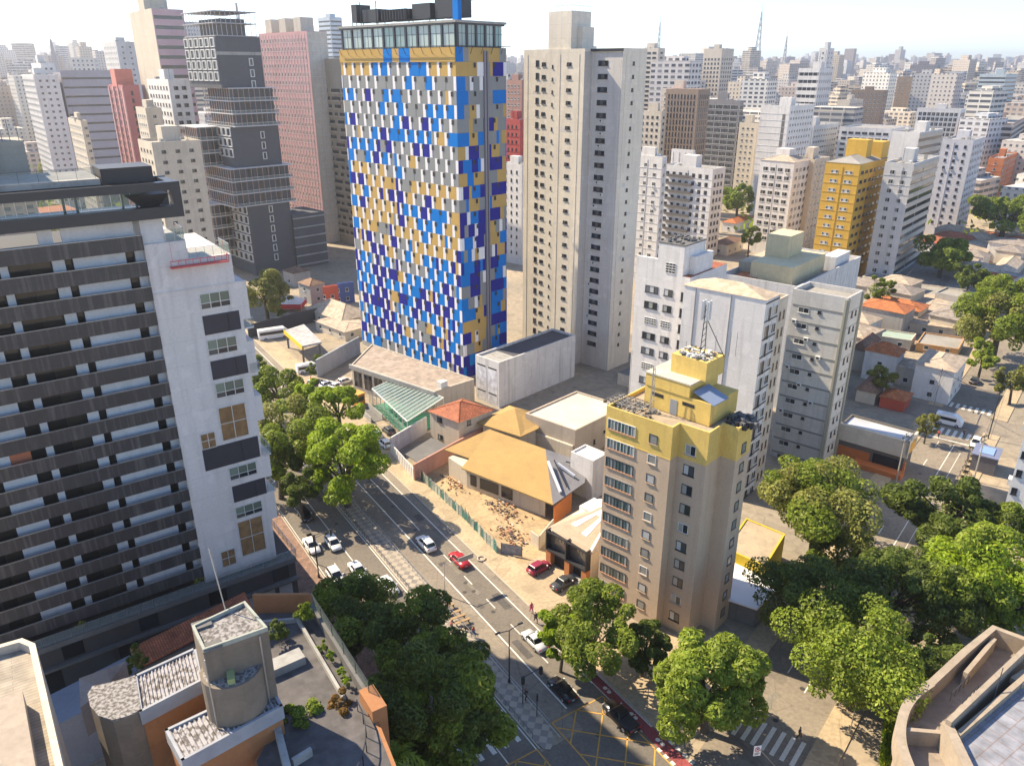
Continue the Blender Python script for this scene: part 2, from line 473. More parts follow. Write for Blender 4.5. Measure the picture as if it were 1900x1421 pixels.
def railing(m, pts, h=1.1, step=1.2, r=0.025, mi=0, glass=None):
    for p, q in zip(pts, pts[1:]):
        p, q = Vector(p), Vector(q)
        m.bar(p + Vector((0, 0, h)), q + Vector((0, 0, h)), r * 1.4, mi)
        n = max(1, int((q - p).length / step))
        for i in range(n + 1):
            t = p.lerp(q, i / n); m.bar(t, t + Vector((0, 0, h)), r, mi)
        if glass is not None:
            m.poly([tuple(p + Vector((0, 0, .08))), tuple(q + Vector((0, 0, .08))), tuple(q + Vector((0, 0, h - .05))), tuple(p + Vector((0, 0, h - .05)))], glass)
def glassmat(name, tint, alpha):
    m, t, b = newmat(name)
    b.inputs[0].default_value = (*tint, 1); b.inputs["Roughness"].default_value = 0.08
    tr = N(t, "ShaderNodeBsdfTransparent"); tr.inputs[0].default_value = (*[0.7 + 0.3 * x for x in tint], 1)
    mx = N(t, "ShaderNodeMixShader"); mx.inputs[0].default_value = alpha
    t.links.new(tr.outputs[0], mx.inputs[1]); t.links.new(b.outputs[0], mx.inputs[2])
    t.links.new(mx.outputs[0], t.nodes["Material Output"].inputs[0])
    return m
CLEAR = glassmat("clear_glass", (0.35, 0.42, 0.42), 0.3)
CLEARG = glassmat("green_glass", (0.32, 0.42, 0.38), 0.4)

# ---------------------------------------------------------------- ground, roads, pavements
GROUND = mground("ground_urban", (0.36, 0.29, 0.205), (0.25, 0.215, 0.165), 0.03, 0.7)
ASPH = mground("asphalt", (0.14, 0.123, 0.104), (0.185, 0.16, 0.13), 0.12, 2.5)
ASPHL = mground("asphalt_worn", (0.26, 0.22, 0.17), (0.20, 0.17, 0.138), 0.1, 2.0)
PAVE = mground("pavement_sand", (0.45, 0.35, 0.225), (0.36, 0.285, 0.19), 0.15, 2.2)
PAVER = mtile("pavement_reddish", (0.28, 0.16, 0.11), (0.14, 0.1, 0.08), 0.5, 0.5, 0.3, 0.03)
MOSAIC, t_, b_ = newmat("mosaic_paving")
tc_ = N(t_, "ShaderNodeUVMap").outputs[0]
wv_ = N(t_, "ShaderNodeTexChecker"); wv_.inputs["Scale"].default_value = 1.15
mp_ = N(t_, "ShaderNodeMapping"); mp_.inputs[2].default_value = (0, 0, R_(45)); t_.links.new(tc_, mp_.inputs[0]); t_.links.new(mp_.outputs[0], wv_.inputs[0])
wv_.inputs[1].default_value = (0.40, 0.34, 0.27, 1); wv_.inputs[2].default_value = (0.15, 0.14, 0.13, 1)
t_.links.new(mixc(t_, ramp(t_, noise(t_, tc_, 0.4, 5), [(0.3, 0.1), (0.7, 0.75)]), wv_.outputs[0], (0.3, 0.26, 0.21)), b_.inputs[0])
CYCLE = mground("cycle_lane_red", (0.30, 0.065, 0.07), (0.24, 0.06, 0.06), 0.5, 3)
PAINT = mplain("road_paint_white", (0.72, 0.68, 0.6), 0.7, 0, 0.35, 2.5)
PAINTY = mplain("road_paint_yellow", (0.62, 0.33, 0.06), 0.7, 0, 0.45, 2.0)
KERB = mplain("kerb_stone", (0.46, 0.41, 0.34), 0.9, 0, 0.3, 2)
DIRT = mground("bare_earth", (0.46, 0.335, 0.19), (0.34, 0.25, 0.145), 0.3, 1.5)
GRASS = mground("lawn", (0.07, 0.12, 0.025), (0.11, 0.13, 0.04), 0.3, 3)

def struct(name, m, mats): 
    o = m.build(name, mats); o['kind'] = 'structure'; return o
m = MB(); S = 9000
m.poly([(-S, -S, 0), (S, -S, 0), (S, S, 0), (-S, S, 0)])
struct('ground', m, GROUND)
def slab(m, f, u0, u1, v0, v1, h, mi=0):
    P = [f(u0, v0), f(u0, v1), f(u1, v1), f(u1, v0)]
    ar = sum(P[i][0] * P[(i + 1) % 4][1] - P[(i + 1) % 4][0] * P[i][1] for i in range(4))
    m.prism(P if ar > 0 else P[::-1], 0.0, h, mi)
def fstrip(m, f, u0, u1, v0, v1, z, mi=0):
    P = [f(u0, v0, z), f(u0, v1, z), f(u1, v1, z), f(u1, v0, z)]
    ar = sum(P[i][0] * P[(i + 1) % 4][1] - P[(i + 1) % 4][0] * P[i][1] for i in range(4))
    m.poly(P if ar > 0 else P[::-1], mi)
m = MB()
fstrip(m, W, -60, 330, 27.9, 37.0, 0.004, 0)
fstrip(m, W, -60, 330, 42.9, 48.3, 0.004, 0)
fstrip(m, W, 51, 330, 39.9, 42.9, 0.004, 1)
fstrip(m, W, -60, 51, 37.0, 42.9, 0.004, 0)
struct('avenue', m, [ASPH, ASPHL])
m = MB()
fstrip(m, X2, 59.5, 330, -23.6, -14.0, 0.008, 0)
m.poly([W(51, 49.7, .008), W(36, 49.7, .008), W(28, 60, .008), X2(59.5, -14, .008), X2(59.5, -23.6, .008), W(44, 53, .008)][::-1])
struct('side_street', m, [ASPHL])
m = MB(); fstrip(m, X2, 173, 182, -120, 60, 0.013, 0); struct('cross_road', m, [ASPHL])
m = MB(); fstrip(m, W, -10, 58, 48.3, 49.75, 0.010, 0); struct('cycle_lane', m, [CYCLE])
m = MB(); fstrip(m, W, 58, 330, 48.3, 49.75, 0.010, 0); struct('gutter_lane', m, [ASPHL])
# pavements as raised slabs with a kerb stone along the road
m = MB()
slab(m, W, 51, 330, 22, 27.75, 0.13, 1); slab(m, W, 51, 330, 27.75, 27.9, 0.14, 2)
struct('pavement_left', m, [PAVE, PAVER, KERB])
m = MB()
slab(m, W, 53, 330, 37.15, 39.85, 0.13, 0); slab(m, W, 51.5, 330, 37.0, 37.15, 0.14, 1); slab(m, W, 51.5, 330, 39.85, 40.0, 0.14, 1)
P = [W(53, 37.15), W(51.2, 37.4), W(50.7, 38.0), W(51.2, 38.8), W(53, 39.85)]
m.prism(P, 0, 0.13, 0)
struct('median', m, [MOSAIC, KERB])
m = MB()
slab(m, W, 47, 330, 49.9, 54.5, 0.13, 0); slab(m, W, 47, 330, 49.75, 49.9, 0.14, 1)
P = [W(47, 49.9), W(45.2, 50.1), W(44, 50.8), W(43.3, 52.3), W(43.4, 54.3), W(47, 60), W(58, 72), W(58, 54.5), W(47, 54.5)]
ar = sum(P[i][0] * P[(i + 1) % len(P)][1] - P[(i + 1) % len(P)][0] * P[i][1] for i in range(len(P)))
m.prism(P if ar > 0 else P[::-1], 0, 0.13, 0)
slab(m, X2, 66, 173, -26.6, -23.6, 0.128, 0); slab(m, X2, 182, 330, -26.6, -23.6, 0.128, 0)
slab(m, X2, 66, 173, -14.0, -11.0, 0.13, 0); slab(m, X2, 182, 330, -14.0, -11.0, 0.13, 0)
P = [X2(66, -14.0), X2(61.5, -13.4), X2(58.5, -11.6), X2(57.5, -9), X2(50, 2), X2(66, 2), X2(66, -11)]
ar = sum(P[i][0] * P[(i + 1) % len(P)][1] - P[(i + 1) % len(P)][0] * P[i][1] for i in range(len(P)))
m.prism(P if ar > 0 else P[::-1], 0, 0.13, 0)
struct('pavement_right', m, [PAVE, KERB])
# painted markings
m = MB(); z = 0.017
fstrip(m, W, 51.5, 330, 33.05, 33.2, z); fstrip(m, W, 51.5, 330, 36.7, 36.85, z); fstrip(m, W, 53, 330, 28.15, 28.25, z)
fstrip(m, W, 54.5, 330, 43.0, 43.2, z); fstrip(m, W, 56, 330, 48.1, 48.28, z)
u = 62.6 - 7.2
for i in range(40):
    fstrip(m, W, u, u + 2.4, 45.55, 45.7, z); fstrip(m, W, u + 1, u + 3.2, 30.5, 30.62, z); u += 6.4
fstrip(m, W, 98, 330, 45.5, 45.64, z + .004)
for v in vary(5, 28.6, 36.6): fstrip(m, W, 53.6, 57.2, v - 0.28, v + 0.28, z)
fstrip(m, W, 58.2, 58.6, 28.3, 36.6, z)
for i in range(8): fstrip(m, X2, 66.6, 70.6, -23.0 + i * 1.12, -22.5 + i * 1.12, z)
for i in range(7): fstrip(m, X2, 167.0, 170.6, -22.6 + i * 1.25, -22.0 + i * 1.25, z)
for i in range(7): fstrip(m, X2, 183.6, 186.6, -22.6 + i * 1.25, -22.0 + i * 1.25, z)
fstrip(m, X2, 164.4, 164.9, -22.6, -14.6, z)
fstrip(m, X2, 78, 163, -17.6, -17.45, z); fstrip(m, X2, 110, 160, -15.9, -15.8, z)
for i in range(9): fstrip(m, X2, 80 + i * 10, 83 + i * 10, -20.4, -20.25, z)
for i in range(8):
    for vv in (47.9, 49.8): fstrip(m, W, 36.5 + i * 1.05, 37.05 + i * 1.05, vv, vv + 0.5, z)
fstrip(m, W, 47, 58, 48.2, 48.32, z + .003); fstrip(m, W, 47, 58, 49.6, 49.72, z + .003)
for u in (44.5, 49, 53.8):                                             # small bicycle marks on the red lane
    for k in range(2):
        m.prism([W(u + k * 0.75 + .28 * math.cos(t), 49.0 + .28 * math.sin(t)) for t in [i * math.pi / 4 for i in range(8)]][::-1], z, z + .002)
    m.bar(W(u, 49.0, z), W(u + .35, 49.3, z), .035); m.bar(W(u + .35, 49.3, z), W(u + .75, 49.0, z), .035)
struct('road_markings', m, [PAINT])
m = MB(); g_ = random.Random(9)
for i in range(70):                                                    # repair patches and manhole covers in the asphalt
    f_, u0, v0 = (W, g_.uniform(36, 150), g_.choice((29.5, 31.5, 34.8, 43.8, 45, 46.6))) if g_.random() < .7 else (X2, g_.uniform(68, 170), g_.uniform(-22.5, -16))
    if g_.random() < .45: fstrip(m, f_, u0, u0 + g_.uniform(.8, 4.5), v0, v0 + g_.uniform(.5, 1.2), .0145, 0 if g_.random() < .7 else 1)
    else:
        P = [f_(u0 + .33 * math.cos(k * math.pi / 5), v0 + .33 * math.sin(k * math.pi / 5), .0148) for k in range(10)]
        ar = sum(P[k][0] * P[(k + 1) % 10][1] - P[(k + 1) % 10][0] * P[k][1] for k in range(10)); m.poly(P if ar > 0 else P[::-1], 2)
struct('asphalt_patches', m, [mground("patch_dark", (.075, .07, .065), (.1, .09, .085), .3, 3), mground("patch_pale", (.24, .21, .17), (.2, .18, .15), .3, 3), mplain("manhole_iron", (.05, .045, .04), .7)])
m = MB(); z = 0.021
def ybox(u0, u1, v0, v1, sp=3.1, wd=0.16):
    def ln(p, q):
        d = Vector((q[0] - p[0], q[1] - p[1])); L = d.length
        if L < 0.4: return
        d /= L; n = Vector((-d.y, d.x)) * wd / 2
        P = [(p[0] + n.x, p[1] + n.y), (p[0] - n.x, p[1] - n.y), (q[0] - n.x, q[1] - n.y), (q[0] + n.x, q[1] + n.y)]
        m.poly([W(a_, b_, z) for a_, b_ in P])
    for p, q in (((u0, v0), (u1, v0)), ((u1, v0), (u1, v1)), ((u1, v1), (u0, v1)), ((u0, v1), (u0, v0))): ln(p, q)
    k = -60.0
    while k < 60:
        pts = []
        for sgn in (1, -1):                                            # lines v = v0 + k + sgn*(u-u0)
            t = []
            for (uu) in (u0, u1):
                vv = v0 + k + sgn * (uu - u0)
                if v0 <= vv <= v1: t.append((uu, vv))
            for vv in (v0, v1):
                uu = u0 + (vv - v0 - k) * sgn
                if u0 < uu < u1: t.append((uu, vv))
            if len(t) >= 2: ln(t[0], t[-1])
        k += sp * 1.414
ybox(34.0, 53.7, 40.4, 47.9); ybox(34.0, 51.6, 28.3, 36.8)
struct('box_junction_marking', m, [PAINTY])
m = MB(); m.poly([W(*p, 0.02) for p in [(81, 54.5), (81, 62), (104, 72), (118, 66), (118, 54.5)]][::-1]); struct('dirt_lot', m, [DIRT])
m = MB(); P = [W(*p) for p in [(69, 54.5), (69, 60), (81, 60.5), (81, 54.5)]]; m.prism(P, 0, 0.12); struct('forecourt', m, [PAVE])

# ---------------------------------------------------------------- left balcony tower (front plane along azimuth 54)
G0 = gp(551, 1120); A_AZ = 54.0
def fa(x, y): return onface(G0, A_AZ, x, y)
DPANEL = mwall("balcony_panel_dark", (0.046, 0.043, 0.048), 0.55, 0.5, 0.45, 0.4, (0.22, 0.2, 0.19), (2.5, 2.5, 0.12))
A = thing('balcony_tower', 'dark banded high-rise with long stacked balconies and a white end slab, filling the left edge', 'apartment tower', (G0[0], G0[1], 0), R_(90 - A_AZ))
XL = -42.0
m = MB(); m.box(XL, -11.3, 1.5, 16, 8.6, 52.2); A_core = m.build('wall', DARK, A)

LAVW = mwall("wall_white_lavender", (0.66, 0.615, 0.59), 0.25, 0.15, 0.8)
m = MB()
m.box(-11.3, -7.0, 0, 15, 8.6, 52.5); m.box(-7.0, -2.3, 0, 15, 8.6, 50.35); m.box(-2.3, -1.9, 0, 15, 8.6, 46.9)
fl = [(46.9, 42.3), (39.6, 35.1), (32.4, 29.1), (24.6, 21.0), (18.6, 14.7)]
for z1, z0 in fl: m.box(-1.9, -1.05, 0, 15, z0, z1)
m.box(-11.3, -1.05, -0.12, 0, 46.85, 47.05)
m.build('end_slab', LAVW, A)
# balcony parapets, slabs and the recessed wall pieces behind
zr = [53.53 - 2.82 * k for k in range(16)]
rows_y = [(12, [(98, 121.6), (138.7, 235.6), (253.7, 271.7)])]
sp = []
for xa, xb in ((-3, 21), (21, 60.5), (89, 103), (176, 197), (211, 298), (314, 328)): sp.append((fa(xa, 868 - xa * .25)[0], fa(xb, 868 - xb * .25)[0]))
sp = [(max(XL, a_ - 0), b_) for a_, b_ in sp] + [(-38.5, -32.5)]
PARTC = []
BDOOR = mglass("balcony_door_glass", (0.014, 0.013, 0.012), (0.06, 0.05, 0.04), .6)
LWALL = mwall("balcony_back_white", (0.64, 0.63, 0.64), 0.15, 0.1)
for k, z in enumerate(zr):
    m = MB(); m.box(XL, -11.32, -0.05, 0.07, z - 1.58, z); m.box(XL, -11.32, 0.07, 1.5, z - 1.4, z - 1.2)
    p = m.build('balcony', DPANEL, A)
    m = MB(); m.box(XL, -11.32, -0.09, 0.11, z, z + 0.05); m.build('handrail', METAL, p)
    if k:
        for i, (a_, b_) in enumerate(sp):
            if (k == 8 and i == 1) or (i == 6 and k > 9): continue
            m = MB(); m.box(a_, b_, 1.15, 1.5, z - 1.12, z + 1.5); m.build('partition_wall', LWALL, A)
        if k == 8:
            m = MB(); m.box(sp[1][0], sp[1][1], 1.15, 1.5, z - 1.12, z + 1.5); m.build('partition_wall', mplain("terracotta_wall", (0.5, 0.16, 0.08), 0.8), A)['label'] = 'terracotta painted balcony wall piece'
        gap = sorted(sp)
        for (a0, b0), (a1, b1) in zip(gap, gap[1:]):
            if a1 - b0 > 0.5:
                m = MB(); n_ = max(1, int((a1 - b0) / 1.3))
                for i in range(n_): m.box(b0 + 0.1 + (a1 - b0 - .2) * i / n_, b0 + .03 + (a1 - b0 - .2) * (i + 1) / n_, 1.42, 1.5, z - 1.1, z + 1.3)
                m.build('balcony_door', BDOOR, A)
# top floor wall pieces
m = MB(); t0, t1 = fa(116, 440)[0], fa(250, 425)[0]; m.box(t0, t1, 0.9, 1.5, 52.2, 55.2); t0, t1 = fa(72, 445)[0], fa(100, 445)[0]; m.box(t0, t1, 0.9, 1.5, 52.2, 55.2); m.box(-11.3, -9.0, 0.3, 6, 52.5, 55.2)
m.build('penthouse_wall', LWALL, A)
# black roof frame
m = MB()
m.box(XL, -6.9, -1.0, 0.3, 55.25, 56.45); m.box(XL, -6.9, -1.0, 0.2, 58.1, 58.95); m.box(-7.8, -6.9, -1.0, 0.2, 56.45, 58.1)
m.box(XL, -6.9, 0.3, 8.0, 55.3, 55.6); m.box(XL, -6.9, 5.2, 5.6, 58.1, 58.9); m.box(-7.8, -6.9, 5.2, 5.6, 55.6, 58.1); m.box(-7.8, -6.9, 0.2, 5.2, 58.2, 58.8)
for x in (-10.6, -12.0, -16.4, -17.6): m.box(x - 0.12, x + 0.12, 3.6, 3.9, 55.6, 58.2)
m.build('roof_frame', METALD, A)
m = MB()                                                               # flared black planter bowl hung in the frame
x0, x1 = -12.2, -8.0
m.hexa([(x0 + 1.3, 0.3, 56.45), (x1 - 0.9, 0.3, 56.45), (x1 - 0.9, 1.9, 56.45), (x0 + 1.3, 1.9, 56.45)], [(x0, -0.2, 57.7), (x1, -0.2, 57.7), (x1, 2.4, 57.7), (x0, 2.4, 57.7)])
m.build('planter_bowl', BLACKM, A)
m = MB()
for i in range(14): 
    x = -24 + i * 0.95; m.poly([(x, 0.6, 56.5), (x + .9, 0.6, 56.5), (x + .9, .6, 58.0), (x, .6, 58.0)], 0); m.box(x - .02, x + .02, .57, .63, 56.5, 58.05, 1)
m.build('glass_screen', [CLEARG, METAL], A)
m = MB()
m.box(XL, -14.2, 0.5, 9, 59.0, 59.6, 0)
m.build('roof_slab', CONC, A)
m = MB(); m.box(-14.0, -9.0, 0.8, 5.5, 58.96, 60.5); m.build('roof_tank_box', BLACKM, A)
DTAN = mwall("stair_tower_tan", (0.36, 0.33, 0.28), 0.2, 0.2)
m = MB(); m.box(-46, -22.3, 9, 15, 59.0, 68.2); m.box(-22.3, -19.4, 9.6, 15, 59.0, 63.0); m.build('stair_tower', DTAN, A)
m = MB()
railing(m, [(-40, 0.7, 59.6), (-14.5, 0.7, 59.6)], 1.1, 1.6, 0.02, 0, 1)
for x in (-21.9, -21.3, -20.6, -19.8): m.bar((x, 9.2, 63), (x, 9.2, 66.5 - abs(x + 21.9)), 0.04, 0)
m.bar((-22.1, 8.9, 68.5), (-21.7, 8.9, 62.8), .07, 0)
m.build('roof_railing', [METALD, CLEAR], A)
# openings on the white end slab
FRAMEW = mplain("window_frame_alu", (0.6, 0.6, 0.58), 0.4, 0.3)
def frect(TL, BR):
    x0, z1 = fa(*TL); x1, z0 = fa(*BR); return x0, x1, z0, z1
BAY = mglass("bay_window_glass", (0.08, 0.10, 0.08), (0.36, 0.42, 0.34), 0.35)
for TL, BR in (((369, 546), (428, 563)), ((383, 632), (441, 647)), ((398, 712), (454, 725)), ((424, 869), (477, 875)), ((436, 942), (487, 945))):
    x0, x1, z0, z1 = frect(TL, BR); z0 -= 0.2
    m = MB(); zb = z0 + (z1 - z0) * .36; n = 4
    for a_, b_ in ((x0, x0 + .06), (x1 - .06, x1)): m.box(a_, b_, -.09, 0, z0, z1, 0)
    for zz in (z0, zb, z1 - .07): m.box(x0, x1, -.10, 0, zz, zz + .08, 0)
    for i in range(1, 3): m.box(x0 + (x1 - x0) * i / 3 - .04, x0 + (x1 - x0) * i / 3 + .04, -.08, -.02, z0, z1, 0)
    for i in range(3):
        a_ = x0 + (x1 - x0) * i / 3 + .05; b_ = x0 + (x1 - x0) * (i + 1) / 3 - .05
        m.poly([(a_, -.03, zb), (b_, -.03, zb), (b_, -.03, z1), (a_, -.03, z1)], 1); m.poly([(a_, -.03, z0), (b_, -.03, z0), (b_, -.03, zb), (a_, -.03, zb)], 2)
    m.build('window', [FRAMEW, BAY, GLD], A)
PANEL = mplain("anthracite_panel", (0.03, 0.03, 0.045), 0.5, 0, 0.3, 0.8)
for i, (TL, BR) in enumerate((((375, 587), (447.7, 610)), ((390, 671), (461, 691)), ((375, 835), (483, 846)), ((430, 903), (495, 914)))):
    x0, x1, z0, z1 = frect(TL, BR); x1 = min(x1, -2.0)
    m = MB(); m.box(x0, x1, -.06, 0, z0, z1); m.bar((x0 + (x1 - x0) * .7, -.1, z0), (x0 + (x1 - x0) * .68, -.1, z1), .05)
    p = m.build('balcony_screen', PANEL, A)
    m = MB(); railing(m, [(-1.95, 0, z0), (-0.8, 0.0, z0), (-0.8, 3.5, z0)], 1.1, 0.8, .025, 0, 1); m.box(-1.9, -0.8, 0, 3.6, z0 - .15, z0, 2)
    m.build('balcony_railing', [METAL, CLEAR, WHITE], A)
CAFE = mplain("interior_warm", (0.30, 0.17, 0.07), 0.8, 0, 0.9, 1.2)
for TL, BR in (((404, 757), (462, 806)), ((371, 806), (402, 828)), ((440, 969), (494, 1017)), ((409, 1024), (439, 1044))):
    x0, x1, z0, z1 = frect(TL, BR)
    m = MB(); m.poly([(x0, -.03, z0), (x1, -.03, z0), (x1, -.03, z1), (x0, -.03, z1)], 1)
    nn = max(2, int((x1 - x0) / 1.1))
    for i in range(nn + 1): 
        x = x0 + (x1 - x0) * i / nn; m.box(x - .04, x + .04, -.09, 0, z0, z1, 0)
    for zz in (z0, (z0 + z1) / 2, z1 - .08): m.box(x0, x1, -.1, 0, zz, zz + .08, 0)
    m.build('glazed_door', [FRAMEW, CAFE], A)
m = MB(); x0, zt = fa(313, 485); x1, _ = fa(420, 478)
railing(m, [(x0, -0.9, zt - .6), (x1, -0.9, zt - .6), (x1, -.15, zt - .6)], .7, .7, .04); m.box(x0, x1, -.9, -.1, zt - .75, zt - .6); m.bar((x0, -.9, zt - .6), (x0, -.1, zt - .6), .04)
for x in (x0 + .3, x1 - .3): m.bar((x, -.5, zt), (x, -.3, 52.6), .02)
tag(m.build('suspended_scaffold', mplain("scaffold_red", (0.55, 0.09, 0.09), 0.6), None, loc=(G0[0], G0[1], 0)), 'red suspended work platform hanging on the white end slab of the banded tower', 'scaffold').rotation_euler.z = R_(90 - A_AZ)
m = MB(); railing(m, [(-9.0, .1, 52.5), (-7.05, .1, 52.5), (-7.05, 3.5, 52.5)], 1.4, .7, .025, 0, 1); railing(m, [(-6.95, .1, 50.35), (-2.4, .1, 50.35), (-2.4, 4, 50.35)], 1.2, .9, .025, 0, 1)
m.build('terrace_railing', [METAL, CLEARG], A)
# podium
PODM = mwall('podium_dark', (0.065, 0.062, 0.064), .3, .4)
m = MB(); m.box(XL, 0.2, -0.9, 18, 0, 8.4); m.build('podium', PODM, A)
m = MB(); m.box(XL, 0.2, -1.6, -0.9, 8.0, 8.7); m.build('podium_ledge', CONCD, A)
m = MB(); m.box(XL, 0.4, -1.5, -.9, 5.0, 5.35); m.build('podium_ledge', CONCD, A)
m = MB()
for i in range(16): x = -45 + i * 2.8; m.box(x, x + 2.2, -.96, -.9, 1.0 if i % 3 else 5.6, 4.6 if i % 3 else 7.8)
m.build('podium_window', GLD, A)
m = MB(); railing(m, [(XL, -1.5, 8.7), (0.3, -1.5, 8.7), (0.3, 10, 8.7)], 1.25, 1.5, .025, 0, 1); m.build('podium_railing', [METAL, CLEAR], A)
m = MB()
for i in range(5): m.box(-12 + i * 2.4, -10.2 + i * 2.4, -.97, -.9, 1.2, 4.5)
m.build('grey_shutter', mplain("shutter_grey", (0.3, 0.31, 0.34), 0.6), A)

# ---------------------------------------------------------------- patchwork hotel
HP = gp(861, 712); HZ = 74.1
HL, HR = 41.0, 14.6
pa = go(HP, 44, HR); pb = go(HP, -46, HL); pc = go(pa, -46, HL)
hotel = Bld('patchwork_hotel', 'tall slab hotel clad in a patchwork of blue, ochre, grey and white panels', 'hotel', [HP, pa, pc, pb], HZ, CONC, z0=0, parapet=0)
PC = [mplain("panel_ochre", (0.50, 0.33, 0.11), 0.8, 0, .12, .5), mplain("panel_grey", (0.25, 0.26, 0.26), 0.55, 0, .12, .5), mplain("panel_azure", (0.002, 0.175, 0.56), 0.85, 0, .12, .5),
      mplain("panel_indigo", (0.018, 0.02, 0.25), 0.8, 0, .15, .5), mplain("panel_white", (0.74, 0.72, 0.72), 0.55)]
for m_ in PC: m_.node_tree.nodes['Principled BSDF'].inputs['Specular IOR Level'].default_value = .12
NR = 26; z00 = 1.3; rh = (HZ - z00) / NR
def pcol(t):
    if t < 0.06: wts = (.6, .1, .3, .05)
    elif t < 0.22: wts = (.08, .5, .38, .08)
    elif t < 0.38: wts = (.2, .25, .32, .22)
    elif t < 0.62: wts = (.42, .1, .24, .24)
    else: wts = (.13, .12, .38, .37)
    return rnd.choices((0, 1, 2, 3), wts)[0]
mf = MB(); mr = MB()
for r in range(NR):
    z1 = HZ - r * rh; z0 = z1 - rh + 0.03; t = r / NR
    if r == 0:                                                        # closed top band
        u = 0
        while u < HL:
            w_ = rnd.uniform(2.0, 5.0); hotel.fbox(mf, 3, u, min(HL, u + w_), z0, z1, .22, pcol(0.0)); u += w_
        u = 0
        while u < HR:
            w_ = rnd.uniform(1.2, 3.4); hotel.fbox(mr, 0, u, min(HR, u + w_), z0, z1, .18, pcol(0.0)); u += w_
        continue
    u = -1.2 if r % 2 else -2.9
    c = pcol(t)
    while u < HL:
        if rnd.random() < .75: c = pcol(t)
        c2 = c if rnd.random() < .8 else pcol(t)
        seg = [(1.3, c, .03), (1.0, c2, .045), (0.92, 4 if rnd.random() < .9 else c2, .06), (0.2, c2, .025)]
        uu = u
        for w_, cc, o in seg:
            a_, b_ = max(0, uu), min(HL, uu + w_ - .02)
            if b_ - a_ > .1: hotel.fbox(mf, 3, a_, b_, z0, z1, o, cc)
            uu += w_
        wx = u + 2.4 + .9
        if 0.6 < wx < HL - .6: hotel.win(3, wx + .1, z1 - 1.12, .74, .98, 'x', off=.06)
        u += 3.4
    # right end
    u = 0; gs = HR * .53
    while u < HR:
        w_ = rnd.choice((.8, 1.2, 1.9, 2.6, 3.2)); cc = (pcol(t) if t < .3 or t > .9 else rnd.choices((0, 1, 2, 3), (.24, .16, .27, .33))[0]) if rnd.random() < .88 else 4
        if cc == 4: w_ = .95
        a_, b_ = u, min(HR, u + w_)
        if a_ < gs < b_ or a_ < gs + 1.3 < b_: cc = 1 if rnd.random() < .6 else 3
        hotel.fbox(mr, 0, a_, b_ - .015, z0, z1, .16 if cc != 4 else .28, cc); u += w_
    hotel.win(0, HR * .3 + (r % 2) * .7, z1 - 1.1, .6, .95, 'x', off=.27)
    if r % 3: hotel.win(0, HR * .8 - (r % 2) * .9, z1 - 1.1, .6, .95, 'x', off=.27)
hotel.part('cladding', mf, PC)
o = hotel.part('cladding', mr, PC)
m = MB(); hotel.fbox(m, 0, gs - .1, gs + .45, 5, HZ - .6, .55); hotel.fbox(m, 0, gs + .8, gs + 1.15, 5, HZ - .6, .5); hotel.part('vertical_rail', m, mplain('rail_grey', (.2, .19, .22), .6))
hotel.done()
# glazed crown
m = MB(); c0 = HZ; c1 = HZ + 4.6
def hq(k, u, out): return hotel.pt(k, u, out)
m.prism([hq(3, HL - .5, -.5), hq(0, HR - .8, -.5), hq(1, HL - .5, -.5), hq(3, 0.6, -.5)], c0, c1)
HG = mglass("crown_glass", (0.10, 0.16, 0.16), (0.42, 0.52, 0.50), 0.3, .08)
hotel.part('crown', m, DARK)
m = MB()
for k, L, n in ((3, HL, 10), (0, HR, 5)):
    for i in range(n):
        u0 = .7 + (L - 1.4) * i / n; u1 = .7 + (L - 1.4) * (i + 1) / n
        A_, B_ = hq(k, u0 + .55, -.45), hq(k, u1 - .05, -.45)
        m.poly([(*A_, c0 + .15), (*B_, c0 + .15), (*B_, c1 - .3), (*A_, c1 - .3)], 1)
        hotel.fbox(m, k, u0 - .05, u0 + .5, c0 + .05, c1, -.2, 0, .6)
        mid = (u0 + .55 + u1) / 2; hotel.fbox(m, k, mid - .03, mid + .03, c0, c1, -.4, 0, .5)
    hotel.fbox(m, k, .2, L - .2, c1 - .35, c1, -.1, 0, .6); hotel.fbox(m, k, .5, L - .5, c0 + 2.6, c0 + 2.68, -.4, 0, .48)
hotel.part('crown_glazing', m, [METALD, HG])
m = MB(); m.prism([hq(3, HL + .3, .1), hq(0, HR + .2, .1), hq(1, HL, .1), hq(3, -.3, .1)], c1, c1 + .45); hotel.part('roof', m, CONC)
m = MB()
for k, L in ((3, HL), (0, HR)):
    A_, B_ = hq(k, -.4, .9), hq(k, L + .6, .9); m.bar((*A_, c0 + .25), (*B_, c0 + .25), .09)
    for i in range(int(L / 3) + 1):
        u = 1 + i * 3.0
        if u < L: m.bar((*hq(k, u, .9), c0 + .25), (*hq(k, u, .1), c0 - 1.4), .05)
hotel.part('window_cleaning_rail', m, BLACKM)
m = MB()
for u, du, h, off in ((6.5, 6, 2.6, -2.5), (14, 9, 2.2, -3), (24, 6, 3.0, -3), (31, 7, 3.6, -3.5), (3, 2, 3.8, -2)):
    hotel.fbox(m, 3, u, u + du, c1 + 1.2, c1 + 1.2 + h, off, 0, -off + 4)
    for uu in (u + .2, u + du - .2): m.bar((*hq(3, uu, off), c1 + .4), (*hq(3, uu, off), c1 + 1.4), .12)
for u in (6.5, 12.5): m.bar((*hq(3, u, -2), c1 + .4), (*hq(3, u, -2), c1 + 5.4), .12)
for i in range(9): m.cyl(hq(3, 14.5 + i * 1.0, -2.4), .45, c1 + 1.3, c1 + 3.4, 8)
hotel.part('roof_equipment', m, BLACKM)
m = MB(); hotel.fbox(m, 3, HL - 1.9, HL - .3, c1 + .4, c1 + 4.2, -1.2, 0, 2.2); hotel.part('roof_sign', m, PC[2])['label'] = 'blue rooftop panel'
